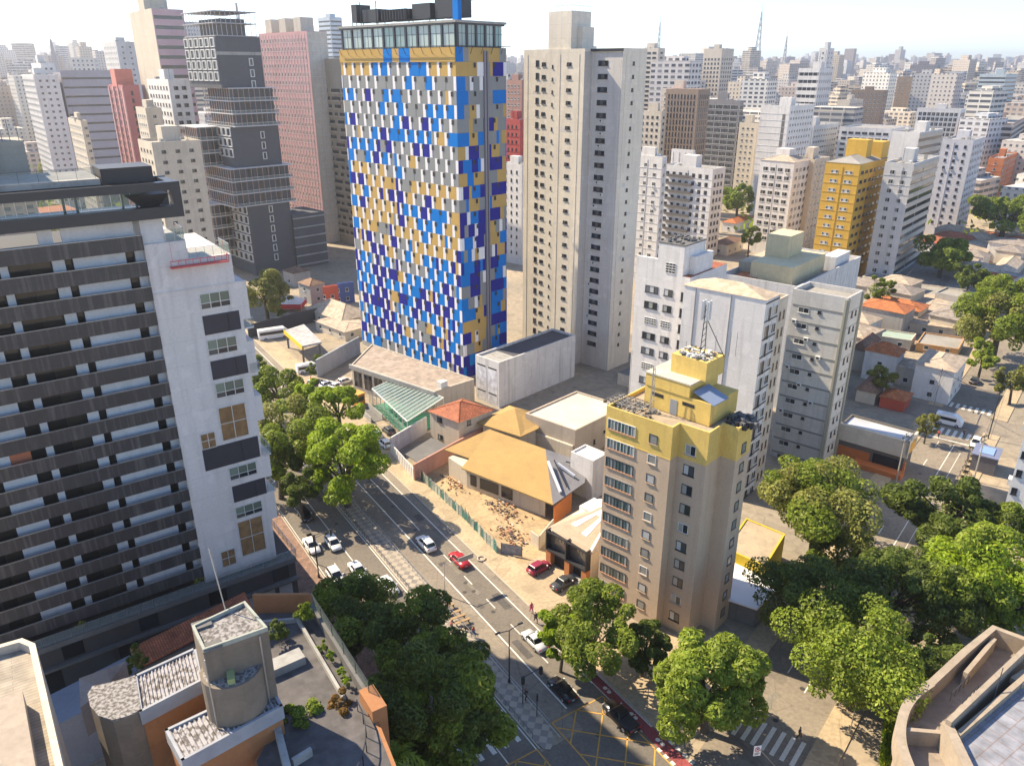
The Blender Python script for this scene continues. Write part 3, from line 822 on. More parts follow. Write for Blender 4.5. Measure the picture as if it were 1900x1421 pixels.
m = MB(); m.bar((*hq(3, HL - 1, -1.6), c1 + 4), (*hq(0, 4.5, -1), c1 + 4.4), .06); m.bar((*hq(0, 4.5, -1), c1 + 4.4), (*hq(0, 5.5, 0), c1 + 4.1), .05); hotel.part('roof_hoist', m, METALD)
# hotel podium with canopy
P0, P1, P2, P3 = gp(652, 678, 6), gp(806, 728, 6), gp(880, 705, 6), gp(690, 640, 6)
POD = mtile("podium_roof_sheet", (0.36, 0.29, 0.235), (0.26, 0.22, 0.19), 40, 1.6, 0.12, 0.05)
pod = Bld('hotel_podium', 'low podium with a ribbed brown roof at the foot of the patchwork hotel', 'podium', [P0, P1, P2, P3], 6.0, CREAM, roof=POD, parapet=0.25)
L = pod.edge(0)[2]
for i in range(7): pod.win(0, 2 + i * (L - 4) / 6.5, 1.2, 2.6, 3.6, 'dk')
m = MB(); pod.fbox(m, 0, -0.4, L + .4, 5.3, 6.3, .5); pod.part('fascia', m, CONC)
m = MB(); m.obox((pod.loc[1][0] + 1.5, pod.loc[1][1] + 2.5), 44, 1.4, 1.8, 6.0, 7.6); pod.part('roof_unit', m, FRW)
pod.done()
# glazed canopy roof with green floor below
Q = [gp(690, 716, 5), gp(755, 776, 5), gp(823, 742, 5), gp(735, 705, 5)]
can = thing('glass_canopy', 'sloping green glass canopy with white ribs in front of the hotel podium', 'canopy', (Q[0][0], Q[0][1], 0))
m = MB(); q = [Vector((x - Q[0][0], y - Q[0][1], 4.3 + (i > 1) * 1.2)) for i, (x, y) in enumerate(Q)]
m.poly([tuple(v) for v in q]); m.build('glass_roof', glassmat('canopy_glass', (.22, .32, .29), .6), can)
m = MB()
for i in range(15):
    t = i / 14; m.bar(q[0].lerp(q[1], t), q[3].lerp(q[2], t), .09)
for a_, b_ in ((0, 1), (3, 2), (0, 3), (1, 2)): m.bar(q[a_], q[b_], .13)
for i in range(9): 
    t = i / 8; p = q[0].lerp(q[1], t); m.bar(p, (p.x, p.y, 0), .1); p = q[3].lerp(q[2], t); m.bar(p, (p.x, p.y, 0), .1)
m.build('rib', FRW, can)
m = MB(); m.poly([(v.x, v.y, .2) for v in q]); m.build('floor_mat', mplain("green_matting", (0.06, 0.26, 0.16), .9, 0, .6, 1.5), can)
m = MB(); n_ = 26
for i in range(n_):
    t = i / (n_ - 1); p = q[0].lerp(q[1], t); d = (q[0] - q[3]).normalized() * .8
    m.bar((p.x + d.x, p.y + d.y, 0), (p.x + d.x, p.y + d.y, 3.4 + .5 * (i % 3 == 0)), .05)
    if i % 3 == 0: m.bar((p.x + d.x, p.y + d.y, 3.9), (p.x - d.x, p.y - d.y, 4.2), .03)
p, r = q[0] + d, q[1] + d
m.bar((p.x, p.y, 3.2), (r.x, r.y, 3.2), .05)
tag(m.build('steel_picket_fence', METAL, None, loc=(Q[0][0], Q[0][1], 0)), 'tall grey picket fence along the street side of the glass canopy', 'fence')

# ---------------------------------------------------------------- beige tower
BT = gp(1066, 677); BZ = 73.5
def bt(rows):
    return [go(go(BT, -46, -p[0]), 44, p[1]) for p in rows]          # (along az134, along az44)
poly = bt([(0, 0), (0, 2.4), (8.6, 2.4), (8.6, 11.3), (-18.3, 11.3), (-18.3, 0)])
BEIG2 = mwall("tower_beige", (0.72, 0.65, 0.54), 0.2, 0.15, 0.85, 0.1)
bt_ = Bld('beige_tower', 'slender beige tower with scattered small windows and a tall rooftop block', 'apartment tower', poly, BZ, BEIG2, parapet=.6, roof=ROOFG)
m = MB(); bt_.fbox(m, 1, .05, 8.6, 0, BZ - .3, .05); bt_.fbox(m, 0, 0.02, 2.35, 0, BZ, .04); bt_.part('grey_bay', m, mwall("grey_bay_paint", (0.54, 0.51, 0.48), .2, .2))
nf = 26; dz = (BZ - 3) / nf
for i in range(nf):
    z = BZ - 2.9 - i * dz
    if z < 3: break
    bt_.win(5, 4.3, z - .1, .95, 1.3, 'dk'); bt_.win(5, 6.3, z, 1.2, .75, 'dk'); bt_.win(5, 13.9, z, 1.35, .7, 'dk')
    bt_.win(5, 9.0, z - .5, .35, .7, 'sk')
    bt_.win(1, 3.4, z, 2.7, 1.05, 'dk', off=.06)
    bt_.win(2, 4.0, z + .1, .7, .75, 'sk')
    if rnd.random() < .45: inst('air_conditioner', ac_mesh(), bt_.root, (*bt_.pt(1, 1.6 + rnd.random() * 3, .06), z - .9), math.atan2(bt_.edge(1)[1][1], bt_.edge(1)[1][0]))
PATCHM = mplain("patch_paint", (0.58, 0.54, 0.50), .85)
for i in range(34):
    m = MB()
    k = rnd.choice((1, 1, 5, 2)); L = bt_.edge(k)[2]; u = rnd.uniform(.3, L - 2); z = rnd.uniform(6, BZ - 6)
    bt_.fbox(m, k, u, u + rnd.uniform(.4, 1.8), z, z + rnd.uniform(.3, 1.2), .058 if k == 1 else .012); bt_.part('repair_patch', m, PATCHM)
for k_, us in ((5, (1.2, 11.2, 16.8)), (1, (.5, 8.0)), (2, (1.2,))):
    for u in us: m = MB(); bt_.fbox(m, k_, u, u + .09, 0, BZ - .5, .07); bt_.part('drain_pipe', m, BEIG2)
bt_.done()
m = MB(); a_ = bt([(-10.9, .2), (-4.2, .2), (-4.2, 7), (-10.9, 7)]); o = bt_.o
m.prism([(p[0] - o[0], p[1] - o[1]) for p in a_], BZ, 81.8); a_ = bt([(-4.2, 2.5), (-2.8, 2.5), (-2.8, 6.5), (-4.2, 6.5)]); m.prism([(p[0] - o[0], p[1] - o[1]) for p in a_], BZ, 78.6)
bt_.part('rooftop_block', m, BEIG2)
m = MB(); a_ = [Vector((p[0] - o[0], p[1] - o[1], 81.8)) for p in bt([(-10.8, .3), (-4.3, .3), (-4.3, 6.9)])]; railing(m, a_, 1.1, 1.3, .04)
p = a_[0]; m.bar(p + Vector((1.5, 2, 0)), p + Vector((1.5, 2, 5)), .05); bt_.part('roof_railing', m, METAL)
m = MB(); m.prism([(p[0] - o[0], p[1] - o[1]) for p in bt([(-.2, 2), (8.8, 2), (8.8, 2.3), (-.2, 2.3)])], BZ + .0, BZ + .55); bt_.part('roof_edge', m, METALD)

# ---------------------------------------------------------------- windowless white box
poly, z, R, L = fit(927, 677, base=757, bx=926, azL=-46, azR=44, xl=882, xr=1068)
wb = Bld('windowless_white_hall', 'windowless weathered white hall with a dark sunken roof beside the patchwork hotel', 'hall', poly, z, WHITEW, roof=mplain("bitumen_roof", (0.07, 0.07, 0.085), .8, 0, .4, .3), parapet=.5, pth=.3)
m = MB()
for zz in (z - 1.6, 2.6): 
    for u in (.6, L / 2 + .4): wb.fbox(m, 3, u, u + L / 2 - 1.1, zz, zz + .3, .03)
wb.part('vent_slot', m, DARK)
m = MB(); wb.fbox(m, 3, .5, L / 2 - .2, .5, z - 1.8, .02); wb.fbox(m, 3, L / 2 + .2, L - .5, .5, z - 1.8, .02); wb.part('sheet_cladding', m, mtile("vertical_sheet", (0.68, 0.67, 0.70), (0.5, 0.5, 0.53), .35, 40, .05, .04))
m = MB(); wb.fbox(m, 3, .3, L - .3, z - .45, z + .02, -.35, 0, 6.0); wb.part('roof_ledge', m, CONC)

# ---------------------------------------------------------------- tan apartment block (foreground)
TZ = 30.31
TA_ = 132.0
c1 = gp(1249, 793, TZ)
def along(p, az, x): return go(p, az, px_t(p, az, x, TZ))
c0 = along(c1, TA_ - 180, 1126); c2 = along(c1, 42, 1262); c3 = along(c2, TA_, 1317); c4_ = along(c3, 42, 1343); c5 = along(c4_, TA_, 1372); c6 = along(c5, 42, 1399)
tp = [c0, c1, c2, c3, c4_, c5, c6]
back = go(c6, TA_ - 180, 3.0); bl = go(c0, 42, 10.0)
tpoly = tp + [back, bl]
ta = Bld('tan_apartment_block', 'tan apartment block with a yellow painted top floor, standing at the street corner', 'apartment block', tpoly, 25.9, TAN, parapet=0)
m = MB(); m.prism(ta.loc, 25.9, TZ - .5); ta.part('yellow_storey', m, YEL)
m = MB(); ins = ta.inset(.22); n = len(ta.loc)
for k in range(n):
    kk = (k + 1) % n; h = TZ - .5; hp = .5
    m.hexa([(*ta.loc[k], h), (*ta.loc[kk], h), (*ins[kk], h), (*ins[k], h)], [(*ta.loc[k], h + hp), (*ta.loc[kk], h + hp), (*ins[kk], h + hp), (*ins[k], h + hp)])
ta.part('parapet', m, YEL)
m = MB(); m.poly([(*p, TZ - .49) for p in ins]); ta.part('roof', m, mwall("roof_dirty_sand", (0.40, 0.32, 0.23), .4, .6, .95, .5))
fz = 2.76; L0 = ta.edge(0)[2]
TGL = mglass("veranda_glass", (0.05, 0.075, 0.07), (0.34, 0.36, 0.34), .4)
SILLT = mplain("sill_terracotta", (0.46, 0.24, 0.14), .85)
for i in range(11):
    zc = 27.3 - i * fz
    if zc < .6: break
    m = MB(); u0, u1 = .35, 4.5                                        # glazed veranda band
    ta.fbox(m, 0, u0 - .1, u1 + .1, zc - .14, zc - .02, .14, 2); ta.fbox(m, 0, u0, u1, zc + 1.32, zc + 1.4, .1, 0)
    nb = 8
    for j in range(nb + 1):
        u = u0 + (u1 - u0) * j / nb; wd = .05 if j % 4 else .08; ta.fbox(m, 0, u - wd / 2, u + wd / 2, zc, zc + 1.32, .09, 0)
    for j in range(nb):
        ua = u0 + (u1 - u0) * j / nb + .03; ub = u0 + (u1 - u0) * (j + 1) / nb - .03; o_ = .02 + .025 * (j % 2)
        p, q = ta.pt(0, ua, o_), ta.pt(0, ub, o_); m.poly([(*p, zc), (*q, zc), (*q, zc + 1.3), (*p, zc + 1.3)], 1)
    ta.part('veranda_window', m, [FRW if i < 2 else (FRD if i % 3 else METAL), TGL, SILLT])
    ta.win(0, L0 * .735, zc - .05, 1.2, 1.25, ('dt', 'wt', 'dct')[i % 3])
    ta.win(2, 1.75, zc - .75, 1.45, 1.35, ('wt', 'sc', 'st', 'dt')[i % 4])
    ta.win(5, 1.9, zc - .9, 1.1, 1.3, 'st' if i % 2 else 'dt')
    pass
m = MB()
for k in (0, 2, 5): ta.fbox(m, k, .02, ta.edge(k)[2] - .02, 25.82, 25.95, .03)
ta.part('paint_line', m, YEL)
ta.done()
# penthouse block on the tan roof
def tq(x, y, z): p = gp(x, y, z); return (p[0] - ta.o[0], p[1] - ta.o[1])
a_ = tq(1195, 745, TZ); b_ = tq(1316, 786, TZ)
d = Vector((b_[0] - a_[0], b_[1] - a_[1])).normalized(); nrm = Vector((-d.y, d.x))
def pp(u, w_): return (a_[0] + d.x * u + nrm.x * w_, a_[1] + d.y * u + nrm.y * w_)
Lp = (Vector(b_) - Vector(a_)).length
m = MB(); m.prism([pp(0, 0), pp(Lp, 0), pp(Lp, 6.5), pp(0, 6.5)], TZ - .4, TZ + 2.5); ta.part('penthouse', m, YEL)
m = MB(); m.prism([pp(.1, -.12), pp(Lp - 3, -.12), pp(Lp - 3, 6.5), pp(.1, 6.5)], TZ + 2.5, TZ + 4.1, 0); m.prism([pp(0, -.2), pp(Lp - 2.9, -.2), pp(Lp - 2.9, 6.6), pp(0, 6.6)], TZ + 4.1, TZ + 4.28, 1); ta.part('penthouse', m, [YEL, CREAM])
m = MB(); m.prism([pp(2.3, 2.0), pp(Lp - 2.2, 2.0), pp(Lp - 2.2, 6.2), pp(2.3, 6.2)], TZ + 4.25, TZ + 6.7); ta.part('water_tank', m, YEL)
m = MB()
for i in range(90): 
    p = pp(2.5 + rnd.random() * (Lp - 5), 2.2 + rnd.random() * 3.8); m.obox(p, rnd.random() * 180, rnd.uniform(.1, .35), rnd.uniform(.2, .7), TZ + 6.7, TZ + 6.7 + rnd.uniform(.05, .3), i % 2)
ta.part('tank_rubble', m, [CONCD, FRW])
m = MB(); p, q = pp(Lp - 2.6, .1), pp(Lp + .3, .1); r, s_ = pp(Lp + .3, 3.6), pp(Lp - 2.6, 3.6)
m.hexa([(*p, TZ + 3.3), (*q, TZ + 2.3), (*r, TZ + 2.3), (*s_, TZ + 3.3)], [(*p, TZ + 3.42), (*q, TZ + 2.42), (*r, TZ + 2.42), (*s_, TZ + 3.42)]); ta.part('lean_to_roof', m, mplain("blue_grey_sheet", (0.2, 0.25, 0.36), .5))
m = MB(); p, q = pp(3.9, -.05), pp(4.9, -.05); m.prism([p, q, pp(4.9, .1), pp(3.9, .1)], TZ - .4, TZ + 1.6); ta.part('penthouse_door', m, mplain("door_grey", (0.25, 0.26, 0.28), .6))
m = MB()
for u, w_ in ((1.1, 1.7), (5.6, 1.7)): m.prism([pp(u, -.04), pp(u + w_, -.04), pp(u + w_, .1), pp(u, .1)], TZ + 1.3, TZ + 1.75)
ta.part('penthouse_vent', m, DARK)
m = MB()                                                               # timber pergola and debris on the roof
for i in range(7): p, q = pp(-3.6, -.6 - i * .5), pp(1.6, -.6 - i * .5); m.bar((*p, TZ + .35), (*q, TZ + .35), .06, i % 2)
for i in range(8): p, q = pp(-3.4 + i * .7, -.5), pp(-3.4 + i * .7, -3.8); m.bar((*p, TZ + .42), (*q, TZ + .42), .05, i % 2)
for i in range(70): 
    p = pp(rnd.uniform(-4, 3), rnd.uniform(-3.8, 0)); m.obox(p, rnd.random() * 180, rnd.uniform(.05, .3), rnd.uniform(.2, .8), TZ - .45, TZ - .45 + rnd.uniform(.05, .4), i % 3)
ta.part('roof_timber', m, [CONCD, CONC, mplain("old_timber", (0.22, 0.17, 0.12), .9)])
m = MB(); p0 = Vector((*pp(2.0, -1.3), TZ - .4))
for dx, dy in ((-.25, -.25), (.25, -.25), (0, .3)):
    m.bar(p0 + Vector((dx, dy, 0)), p0 + Vector((dx * .5, dy * .5, 6.2)), .045)
for i in range(9): z = i * .68; m.bar(p0 + Vector((-.2, -.2, z)), p0 + Vector((.2, -.2, z + .5)), .03); m.bar(p0 + Vector((.2, -.2, z)), p0 + Vector((0, .25, z + .5)), .03)
p1 = Vector((*pp(-2.9, .8), TZ)); m.bar(p1, p1 + Vector((0, 0, 6.0)), .05)
ta.part('antenna_mast', m, METAL)
m = MB(); p0 = Vector((*pp(5.4, 4.0), TZ + 6.7))
for dx in (-.3, .3): m.bar(p0 + Vector((dx, 0, 0)), p0 + Vector((dx * .4, 0, 6.5)), .06)
for i in range(8): z = i * .8; m.bar(p0 + Vector((-.28, 0, z)), p0 + Vector((.26, 0, z + .6)), .04)
m.bar(p0 + Vector((0, 0, 5.0)), p0 + Vector((2.6, -.6, 0)), .06)
for dx, dy in ((-.5, 0), (.5, .1), (0, -.5), (-.1, .5)): m.obox((p0.x + dx, p0.y + dy), 30, .2, .3, p0.z + 4.6, p0.z + 7.0, 1)
for dx in (3.2, 4.0, -2.2, 1.4): m.bar(p0 + Vector((dx, -.4, 0)), p0 + Vector((dx, -.4, 2.4 + dx * .2)), .025)
ta.part('antenna_mast', m, [METALD, FRW])
m = MB(); p = tp[5]; q_ = (p[0] - ta.o[0], p[1] - ta.o[1])
for i in range(50): m.obox((q_[0] + rnd.uniform(-.4, 2.4), q_[1] + rnd.uniform(.4, 4.0)), rnd.random() * 180, .3, .6, TZ - .4, TZ + rnd.uniform(0, .5), i % 2)
m.obox((q_[0] + .9, q_[1] + 2.4), 37, 2.6, 3.6, TZ - .48, TZ + .12, 0)
ta.part('roof_junk', m, [BLACKM, CONCD])

# ---------------------------------------------------------------- white tower with steel windows (behind the white hall)
WAZ = 39.1; P = gp(1160, 830)
P1_ = go(P, 131, 10.9); p2_ = go(P1_, 41, 14); p3_ = go(P, 41, 14)
wa = Bld('white_tower_block', 'bright white block with rows of steel windows and a stair tower on its roof', 'apartment block', [P, P1_, p2_, p3_], WAZ - 2.6, WHITE, parapet=0, roof=TILE)
for i in range(13):
    zz = WAZ - 6.6 - i * 2.95
    if zz < 1: break
    if i == 2 or i == 5:
        for c in range(5):
            for r in range(3): wa.win(0, 2.6 + c * .5, zz + r * .42, .34, .3, 'nk')
        for c in range(4):
            for r in range(3): wa.win(0, 6.0 + c * .5, zz + r * .42, .34, .3, 'nk')
    else: wa.win(0, 3.5, zz, 2.7, 1.25, 'd' if i % 2 else 'dc'); wa.win(0, 6.9, zz, 1.75, 1.2, 'd' if i % 2 else 'dc')
    wa.win(0, 9.7, zz - .4, .5, 1.6, 'sk')
def wl(u, w_): 
    p = go(go(P, 131, u), 41, w_); return (p[0] - wa.o[0], p[1] - wa.o[1])
m = MB(); m.prism([wl(0, .01), wl(4.3, .01), wl(4.3, .6), wl(0, .6)], WAZ - 2.6, WAZ - .3); m.prism([wl(4.3, 0), wl(9.4, 0), wl(9.4, 7.5), wl(4.3, 7.5)], WAZ - 2.6, WAZ + 2.6)
m.prism([wl(9.4, 2.2), wl(10.4, 2.2), wl(10.4, 9), wl(9.4, 9)], WAZ - 2.6, WAZ + .6)
wa.part('stair_tower', m, WHITE)
m = MB(); m.prism([wl(4.3, -.05), wl(9.5, -.05), wl(9.5, 7.6), wl(4.3, 7.6)], WAZ + 2.6, WAZ + 2.85)
for i in range(25): m.obox(wl(4.6 + rnd.random() * 4.4, .5 + rnd.random() * 6.4), rnd.random() * 90, .3, .8, WAZ + 2.85, WAZ + 3.0 + rnd.random() * .4)
wa.part('tower_cap', m, CONCD)
for c in range(3):
    for r in range(4): wa.win(0, 6.3 + c * .65, WAZ - .9 - .1 - r * .45, .5, .36, 'nk')
wa.done()
# white block with hipped sand roof and dark grid facade
P = gp(1374, 930); z = 36.4
LB, RB = 14.4, 4.8
A1 = go(P, 42, RB); B1 = go(P, -50, LB); C1 = go(A1, -50, LB)
wbk = Bld('white_blind_block', 'white block with a blank side wall, hipped sand roof and dark framed street front', 'apartment block', [P, A1, C1, B1], z, WHITE, parapet=0)
m = MB(); i_ = wbk.inset(-.15); h = z; rid = [(Vector(i_[0]) + Vector(i_[1])) / 2 * .62 + (Vector(i_[2]) + Vector(i_[3])) / 2 * .38, (Vector(i_[0]) + Vector(i_[1])) / 2 * .3 + (Vector(i_[2]) + Vector(i_[3])) / 2 * .7]
r0, r1 = (*rid[0], h + 1.5), (*rid[1], h + 1.5); c4 = [(*p, h) for p in i_]
m.poly([c4[0], c4[1], r0]); m.poly([c4[1], c4[2], r1, r0]); m.poly([c4[2], c4[3], r1]); m.poly([c4[3], c4[0], r0, r1])
wbk.part('roof', m, mtile("fibre_roof_sand", (0.52, 0.41, 0.29), (0.42, 0.33, 0.24), 9, 1.1, .1, .03))
nf = 12; dz = z / nf
m = MB()
for i in range(nf + 1): wbk.fbox(m, 0, -.02, RB, max(0.1, z - .7 - i * dz), max(.3, z - .5 - i * dz), .12, 0); wbk.fbox(m, 0, -.02, RB, max(0.1, z - 1.0 - i * dz), max(.2, z - .78 - i * dz), .05, 1)
for u in (.04, RB - .12, 2.9): wbk.fbox(m, 0, u, u + .12, 0, z, .09, 1)
wbk.part('facade_grid', m, [METALD, FRW])
for i in range(nf):
    zz = z - .85 - (i + 1) * dz + .15
    wbk.win(0, 1.0, zz, .65, 2.2, 't' if i % 2 else 'wc'); wbk.win(0, 1.75, zz, .6, 2.2, 'dk'); wbk.win(0, 2.45, zz, .7, 2.2, 'wc'); wbk.win(0, 3.85, zz + .5, 1.6, 1.6, 'wk' if i % 3 else 'w')
for u in (2.2, 8.5): m = MB(); wbk.fbox(m, 3, u, u + .12, 0, z - .2, .12); wbk.part('drain_pipe', m, METAL)
wbk.done()
# narrow cream neighbour and grey banded block
P = go(A1, 42, 0.15); z2 = 34.6
A2 = go(P, 42, 3.6); B2 = go(P, -50, 12); C2 = go(A2, -50, 12)
nb_ = Bld('narrow_cream_block', 'narrow cream block with paired upright windows, wedged between the white and the grey banded blocks', 'apartment block', [P, A2, C2, B2], z2, CREAM, roof=ROOFG)
for i in range(11):
    for u in (1.0, 2.5): nb_.win(0, u, z2 - 2.9 - i * 3.0, .6, 1.5, 'tk')
nb_.done()
P = gp(1519, 872); z3 = 32.6
L3, R3 = 9.6, 7.0
A3 = go(P, 43, R3); B3 = go(P, -50, L3); C3 = go(A3, -50, L3)
GB = mwall("grey_banded_wall", (0.58, 0.56, 0.52), .25, .2)
gb = Bld('grey_banded_block', 'grey block with dark floor bands and a ribbed corner beside the broad street tree', 'apartment block', [P, A3, C3, B3], z3, GB, roof=ROOFG)
m = MB()
for i in range(11):
    zz = z3 - 2.1 - i * 2.95
    if zz > .5: gb.fbox(m, 3, .3, L3 - .3, zz, zz + .32, .05)
gb.part('floor_band', m, mplain("band_grey", (0.22, 0.22, 0.21), .8))
m = MB()
for u in (-.05, .45, R3 - .5, R3 - .1): gb.fbox(m, 0, u, u + .22, 0, z3 + .6, .28)
gb.fbox(m, 3, L3 - .35, L3, 0, z3 + .6, .2)
for i in range(11): gb.fbox(m, 0, .9, R3 - .6, max(.2, z3 - 2.1 - i * 2.95), max(.3, z3 - 1.98 - i * 2.95), .06)
gb.part('rib', m, mplain("rib_olive", (0.36, 0.34, 0.27), .8))
for i in range(11):
    zz = z3 - 1.75 - i * 2.95 - 1.2 + 1.3
    if zz < 1: break
    gb.win(3, 2.4, zz - 1.5, 1.9, 1.0, 'wk'); gb.win(3, 5.2, zz - 1.1, .6, .5, 'dk'); gb.win(0, 3.2, zz - 1.6, .6, 1.2, 'sk'); gb.win(0, 5.0, zz - 1.6, .5, .9, 'sk')
for i in range(7): inst('air_conditioner', ac_mesh(), gb.root, (*gb.pt(3, 1.0 + (i % 3) * 2.6, 0), z3 - 5.2 - i * 2.95 - gb.z0), math.atan2(gb.edge(3)[1][1], gb.edge(3)[1][0]))
gb.done()

# ---------------------------------------------------------------- low houses and lots along the avenue
def loc3(pts, o): return [(gp(x, y, z)[0] - o[0], gp(x, y, z)[1] - o[1], z) for x, y, z in pts]
def ccw(P):
    ar = sum(P[i][0] * P[(i + 1) % len(P)][1] - P[(i + 1) % len(P)][0] * P[i][1] for i in range(len(P)))
    return P if ar > 0 else P[::-1]
def sheet(m, P, th=.18, mi=0):
    """a roof plane with thickness"""
    P = ccw(P); n = len(P); m.poly(P, mi); Q = [(p[0], p[1], p[2] - th) for p in P]
    for k in range(n): m.poly([Q[k], Q[(k + 1) % n], P[(k + 1) % n], P[k]], mi)
    m.poly(Q[::-1], mi)
OCH = mwall("roof_ochre", (0.385, 0.25, 0.09), .3, .2, .9, .3, (0.2, 0.13, 0.06), (.7, .7, .7), 0, .22)
o0 = gp(930, 900)
oh = thing('ochre_roof_house', 'house with a large ochre roof above the torn-up earth lot', 'house', (*o0, 0))
m = MB()
sheet(m, loc3([(824, 834, 4.4), (908, 796, 6.4), (1012, 833, 6.4), (1026, 936, 3.9), (856, 868, 4.0), (871, 850, 4.2)], o0)); m.build('roof', OCH, oh)
m = MB(); sheet(m, loc3([(1012, 833, 6.4), (1090, 860, 4.6), (1085, 895, 4.0), (1026, 936, 3.9)], o0)); m.build('hip_roof', mplain("roof_bare_grey", (0.2, 0.2, 0.22), .8, 0, .5, .5), oh)
m = MB()
for k, (p, q) in enumerate((((1017, 858, 6.2), (1040, 915, 4.3)), ((1028, 855, 6.0), (1052, 905, 4.3)), ((1035, 862, 5.8), (1066, 885, 4.6)), ((1050, 858, 5.5), (1085, 868, 4.8)))):
    A_ = Vector(loc3([p], o0)[0]) + Vector((0, 0, .2)); B_ = Vector(loc3([q], o0)[0]) + Vector((0, 0, .2)); m.bar(A_, B_, .28 if k % 2 == 0 else .12, k % 2)
m.build('roof_sheet', [mplain("sheet_pale", (0.5, 0.53, 0.6), .5), BLACKM], oh)
m = MB(); P = [(p[0], p[1]) for p in loc3([(832, 850, 3.6), (908, 812, 3.6), (1000, 850, 3.6), (1012, 925, 3.6), (866, 872, 3.6)], o0)]; m.prism(ccw(P), 0, 3.75); wallo = m.build('wall', CREAM, oh)
p, q = (Vector(loc3([t], o0)[0]).to_2d() for t in ((866, 872, 3.6), (1012, 925, 3.6)))
d = Vector(q) - Vector(p); az_ = math.degrees(math.atan2(d.x, d.y)); 
for t0, t1 in ((.05, .13), (.18, .42), (.46, .6)):
    m = MB(); c = Vector(p) + d * (t0 + t1) / 2; nn = Vector((d.y, -d.x)).normalized(); nn = nn if nn.y < 0 else -nn; c = c + nn * .03; m.obox((c.x, c.y), az_, .16, d.length * (t1 - t0), .9, 3.0); m.build('window', GLD, oh)
m = MB(); sheet(m, loc3([(884, 784, 5.0), (955, 757, 6.8), (966, 810, 5.0)], o0)); sheet(m, loc3([(955, 757, 6.8), (994, 768, 5.4), (1000, 794, 5.0), (966, 810, 5.0)], o0)); sheet(m, loc3([(884, 784, 5.0), (945, 752, 5.4), (994, 766, 5.4), (955, 757, 6.8)], o0)); m.build('rear_roof', OCH, oh)
m = MB(); P = [(p[0], p[1]) for p in loc3([(896, 790, 4.5), (945, 762, 4.5), (995, 775, 4.5), (994, 798, 4.5), (966, 805, 4.5)], o0)]; m.prism(ccw(P), 0, 4.9); m.build('rear_wall', CREAM, oh)
# earth heaps and rubble in the lot
RUB = [mplain("rubble_brick", (0.42, 0.2, 0.12), .95, 0, .4, 2), mplain("rubble_concrete", (0.5, 0.45, 0.38), .95, 0, .4, 2), mplain("rubble_dark", (0.13, 0.11, 0.1), .95), mplain("rubble_timber", (0.33, 0.22, 0.12), .9)]
for j, (c, n, sx, lab) in enumerate((((88, 57.2), 105, 2.2, 'rubble heap of brick and concrete at the near end of the earth lot'), ((96, 60.6), 95, 3.0, 'rubble heap of broken slabs along the foot of the ochre-roof house'), ((108, 57.5), 70, 2.4, 'dark rubble heap at the far end of the earth lot beside the pink wall'))):
    m = MB(); p0 = W(*c)
    for i in range(n):
        du, dv = rnd.gauss(0, sx), rnd.gauss(0, 1.1); p = W(c[0] + du, c[1] + dv); r = rnd.uniform(.05, .26)
        zz = max(0, .7 - abs(du) * .15 - abs(dv) * .25) * rnd.random()
        m.obox((p[0] - p0[0], p[1] - p0[1]), rnd.random() * 180, r, r * rnd.uniform(.8, 3), zz, zz + rnd.uniform(.08, .35), rnd.choice((0, 0, 1, 2, 3, 3)))
    tag(m.build('rubble_heap', RUB, None, loc=(p0[0], p0[1], .02)), lab, 'rubble')
# site fence
m = MB(); TEAL = mplain("netting_teal", (0.04, 0.17, 0.15), .8, 0, .7, 1.2)
u = 113.0
while u > 86.5:
    v = 53.3 - max(0, 96 - u) * .06; dv = rnd.uniform(-.12, .12)
    p, q = W(u, v + dv), W(u - 1.1, v - dv); h = rnd.uniform(1.6, 2.3); hh = rnd.uniform(1.6, 2.3)
    m.poly([(*p[:2], .05), (*q[:2], .05), (*q[:2], hh), (*p[:2], h)], 0 if rnd.random() < .6 else 1); m.bar((*p[:2], 0), (*p[:2], h + .2), .06, 2)
    if rnd.random() < .4: m.bar((*p[:2], 1.2), (*q[:2], 2.1), .04, 2)
    u -= 1.1
m.bar(W(113, 53.3, 1.9), W(96, 53.3, 1.9), .04, 2)
tag(m.build('site_hoarding', [TEAL, mplain("netting_pale", (0.36, 0.42, 0.38), .8, 0, .6, 2), METAL]), 'ragged teal netting fence between the pavement and the earth lot', 'fence')
m = MB(); p, q = W(85.2, 53.3), W(82.6, 55.5)
m.poly([(*p[:2], .1), (*q[:2], .1), (*q[:2], 2.0), (*p[:2], 2.0)]); m.bar((*p[:2], 0), (*p[:2], 2.1), .05, 1); m.bar((*q[:2], 0), (*q[:2], 2.1), .05, 1)
tag(m.build('graffiti_panel', [mplain("graffiti_grey", (0.32, 0.33, 0.36), .8, 0, .95, 1.6), METALD]), 'grey spray-painted hoarding panel at the near end of the teal netting fence', 'panel')
m = MB(); A_, B_ = gp(1000, 1020), gp(1026, 988); m.obox(((A_[0] + B_[0]) / 2, (A_[1] + B_[1]) / 2), math.degrees(math.atan2(B_[0] - A_[0], B_[1] - A_[1])), .2, math.hypot(B_[0] - A_[0], B_[1] - A_[1]), 0, 2.6)
A2_ = gp(985, 1008); m.obox(((A_[0] + A2_[0]) / 2, (A_[1] + A2_[1]) / 2), math.degrees(math.atan2(A_[0] - A2_[0], A_[1] - A2_[1])), .2, math.hypot(A_[0] - A2_[0], A_[1] - A2_[1]), 0, 2.4)
tag(m.build('boundary_wall', CREAM), 'low cream boundary wall between the earth lot and the shop house', 'wall')
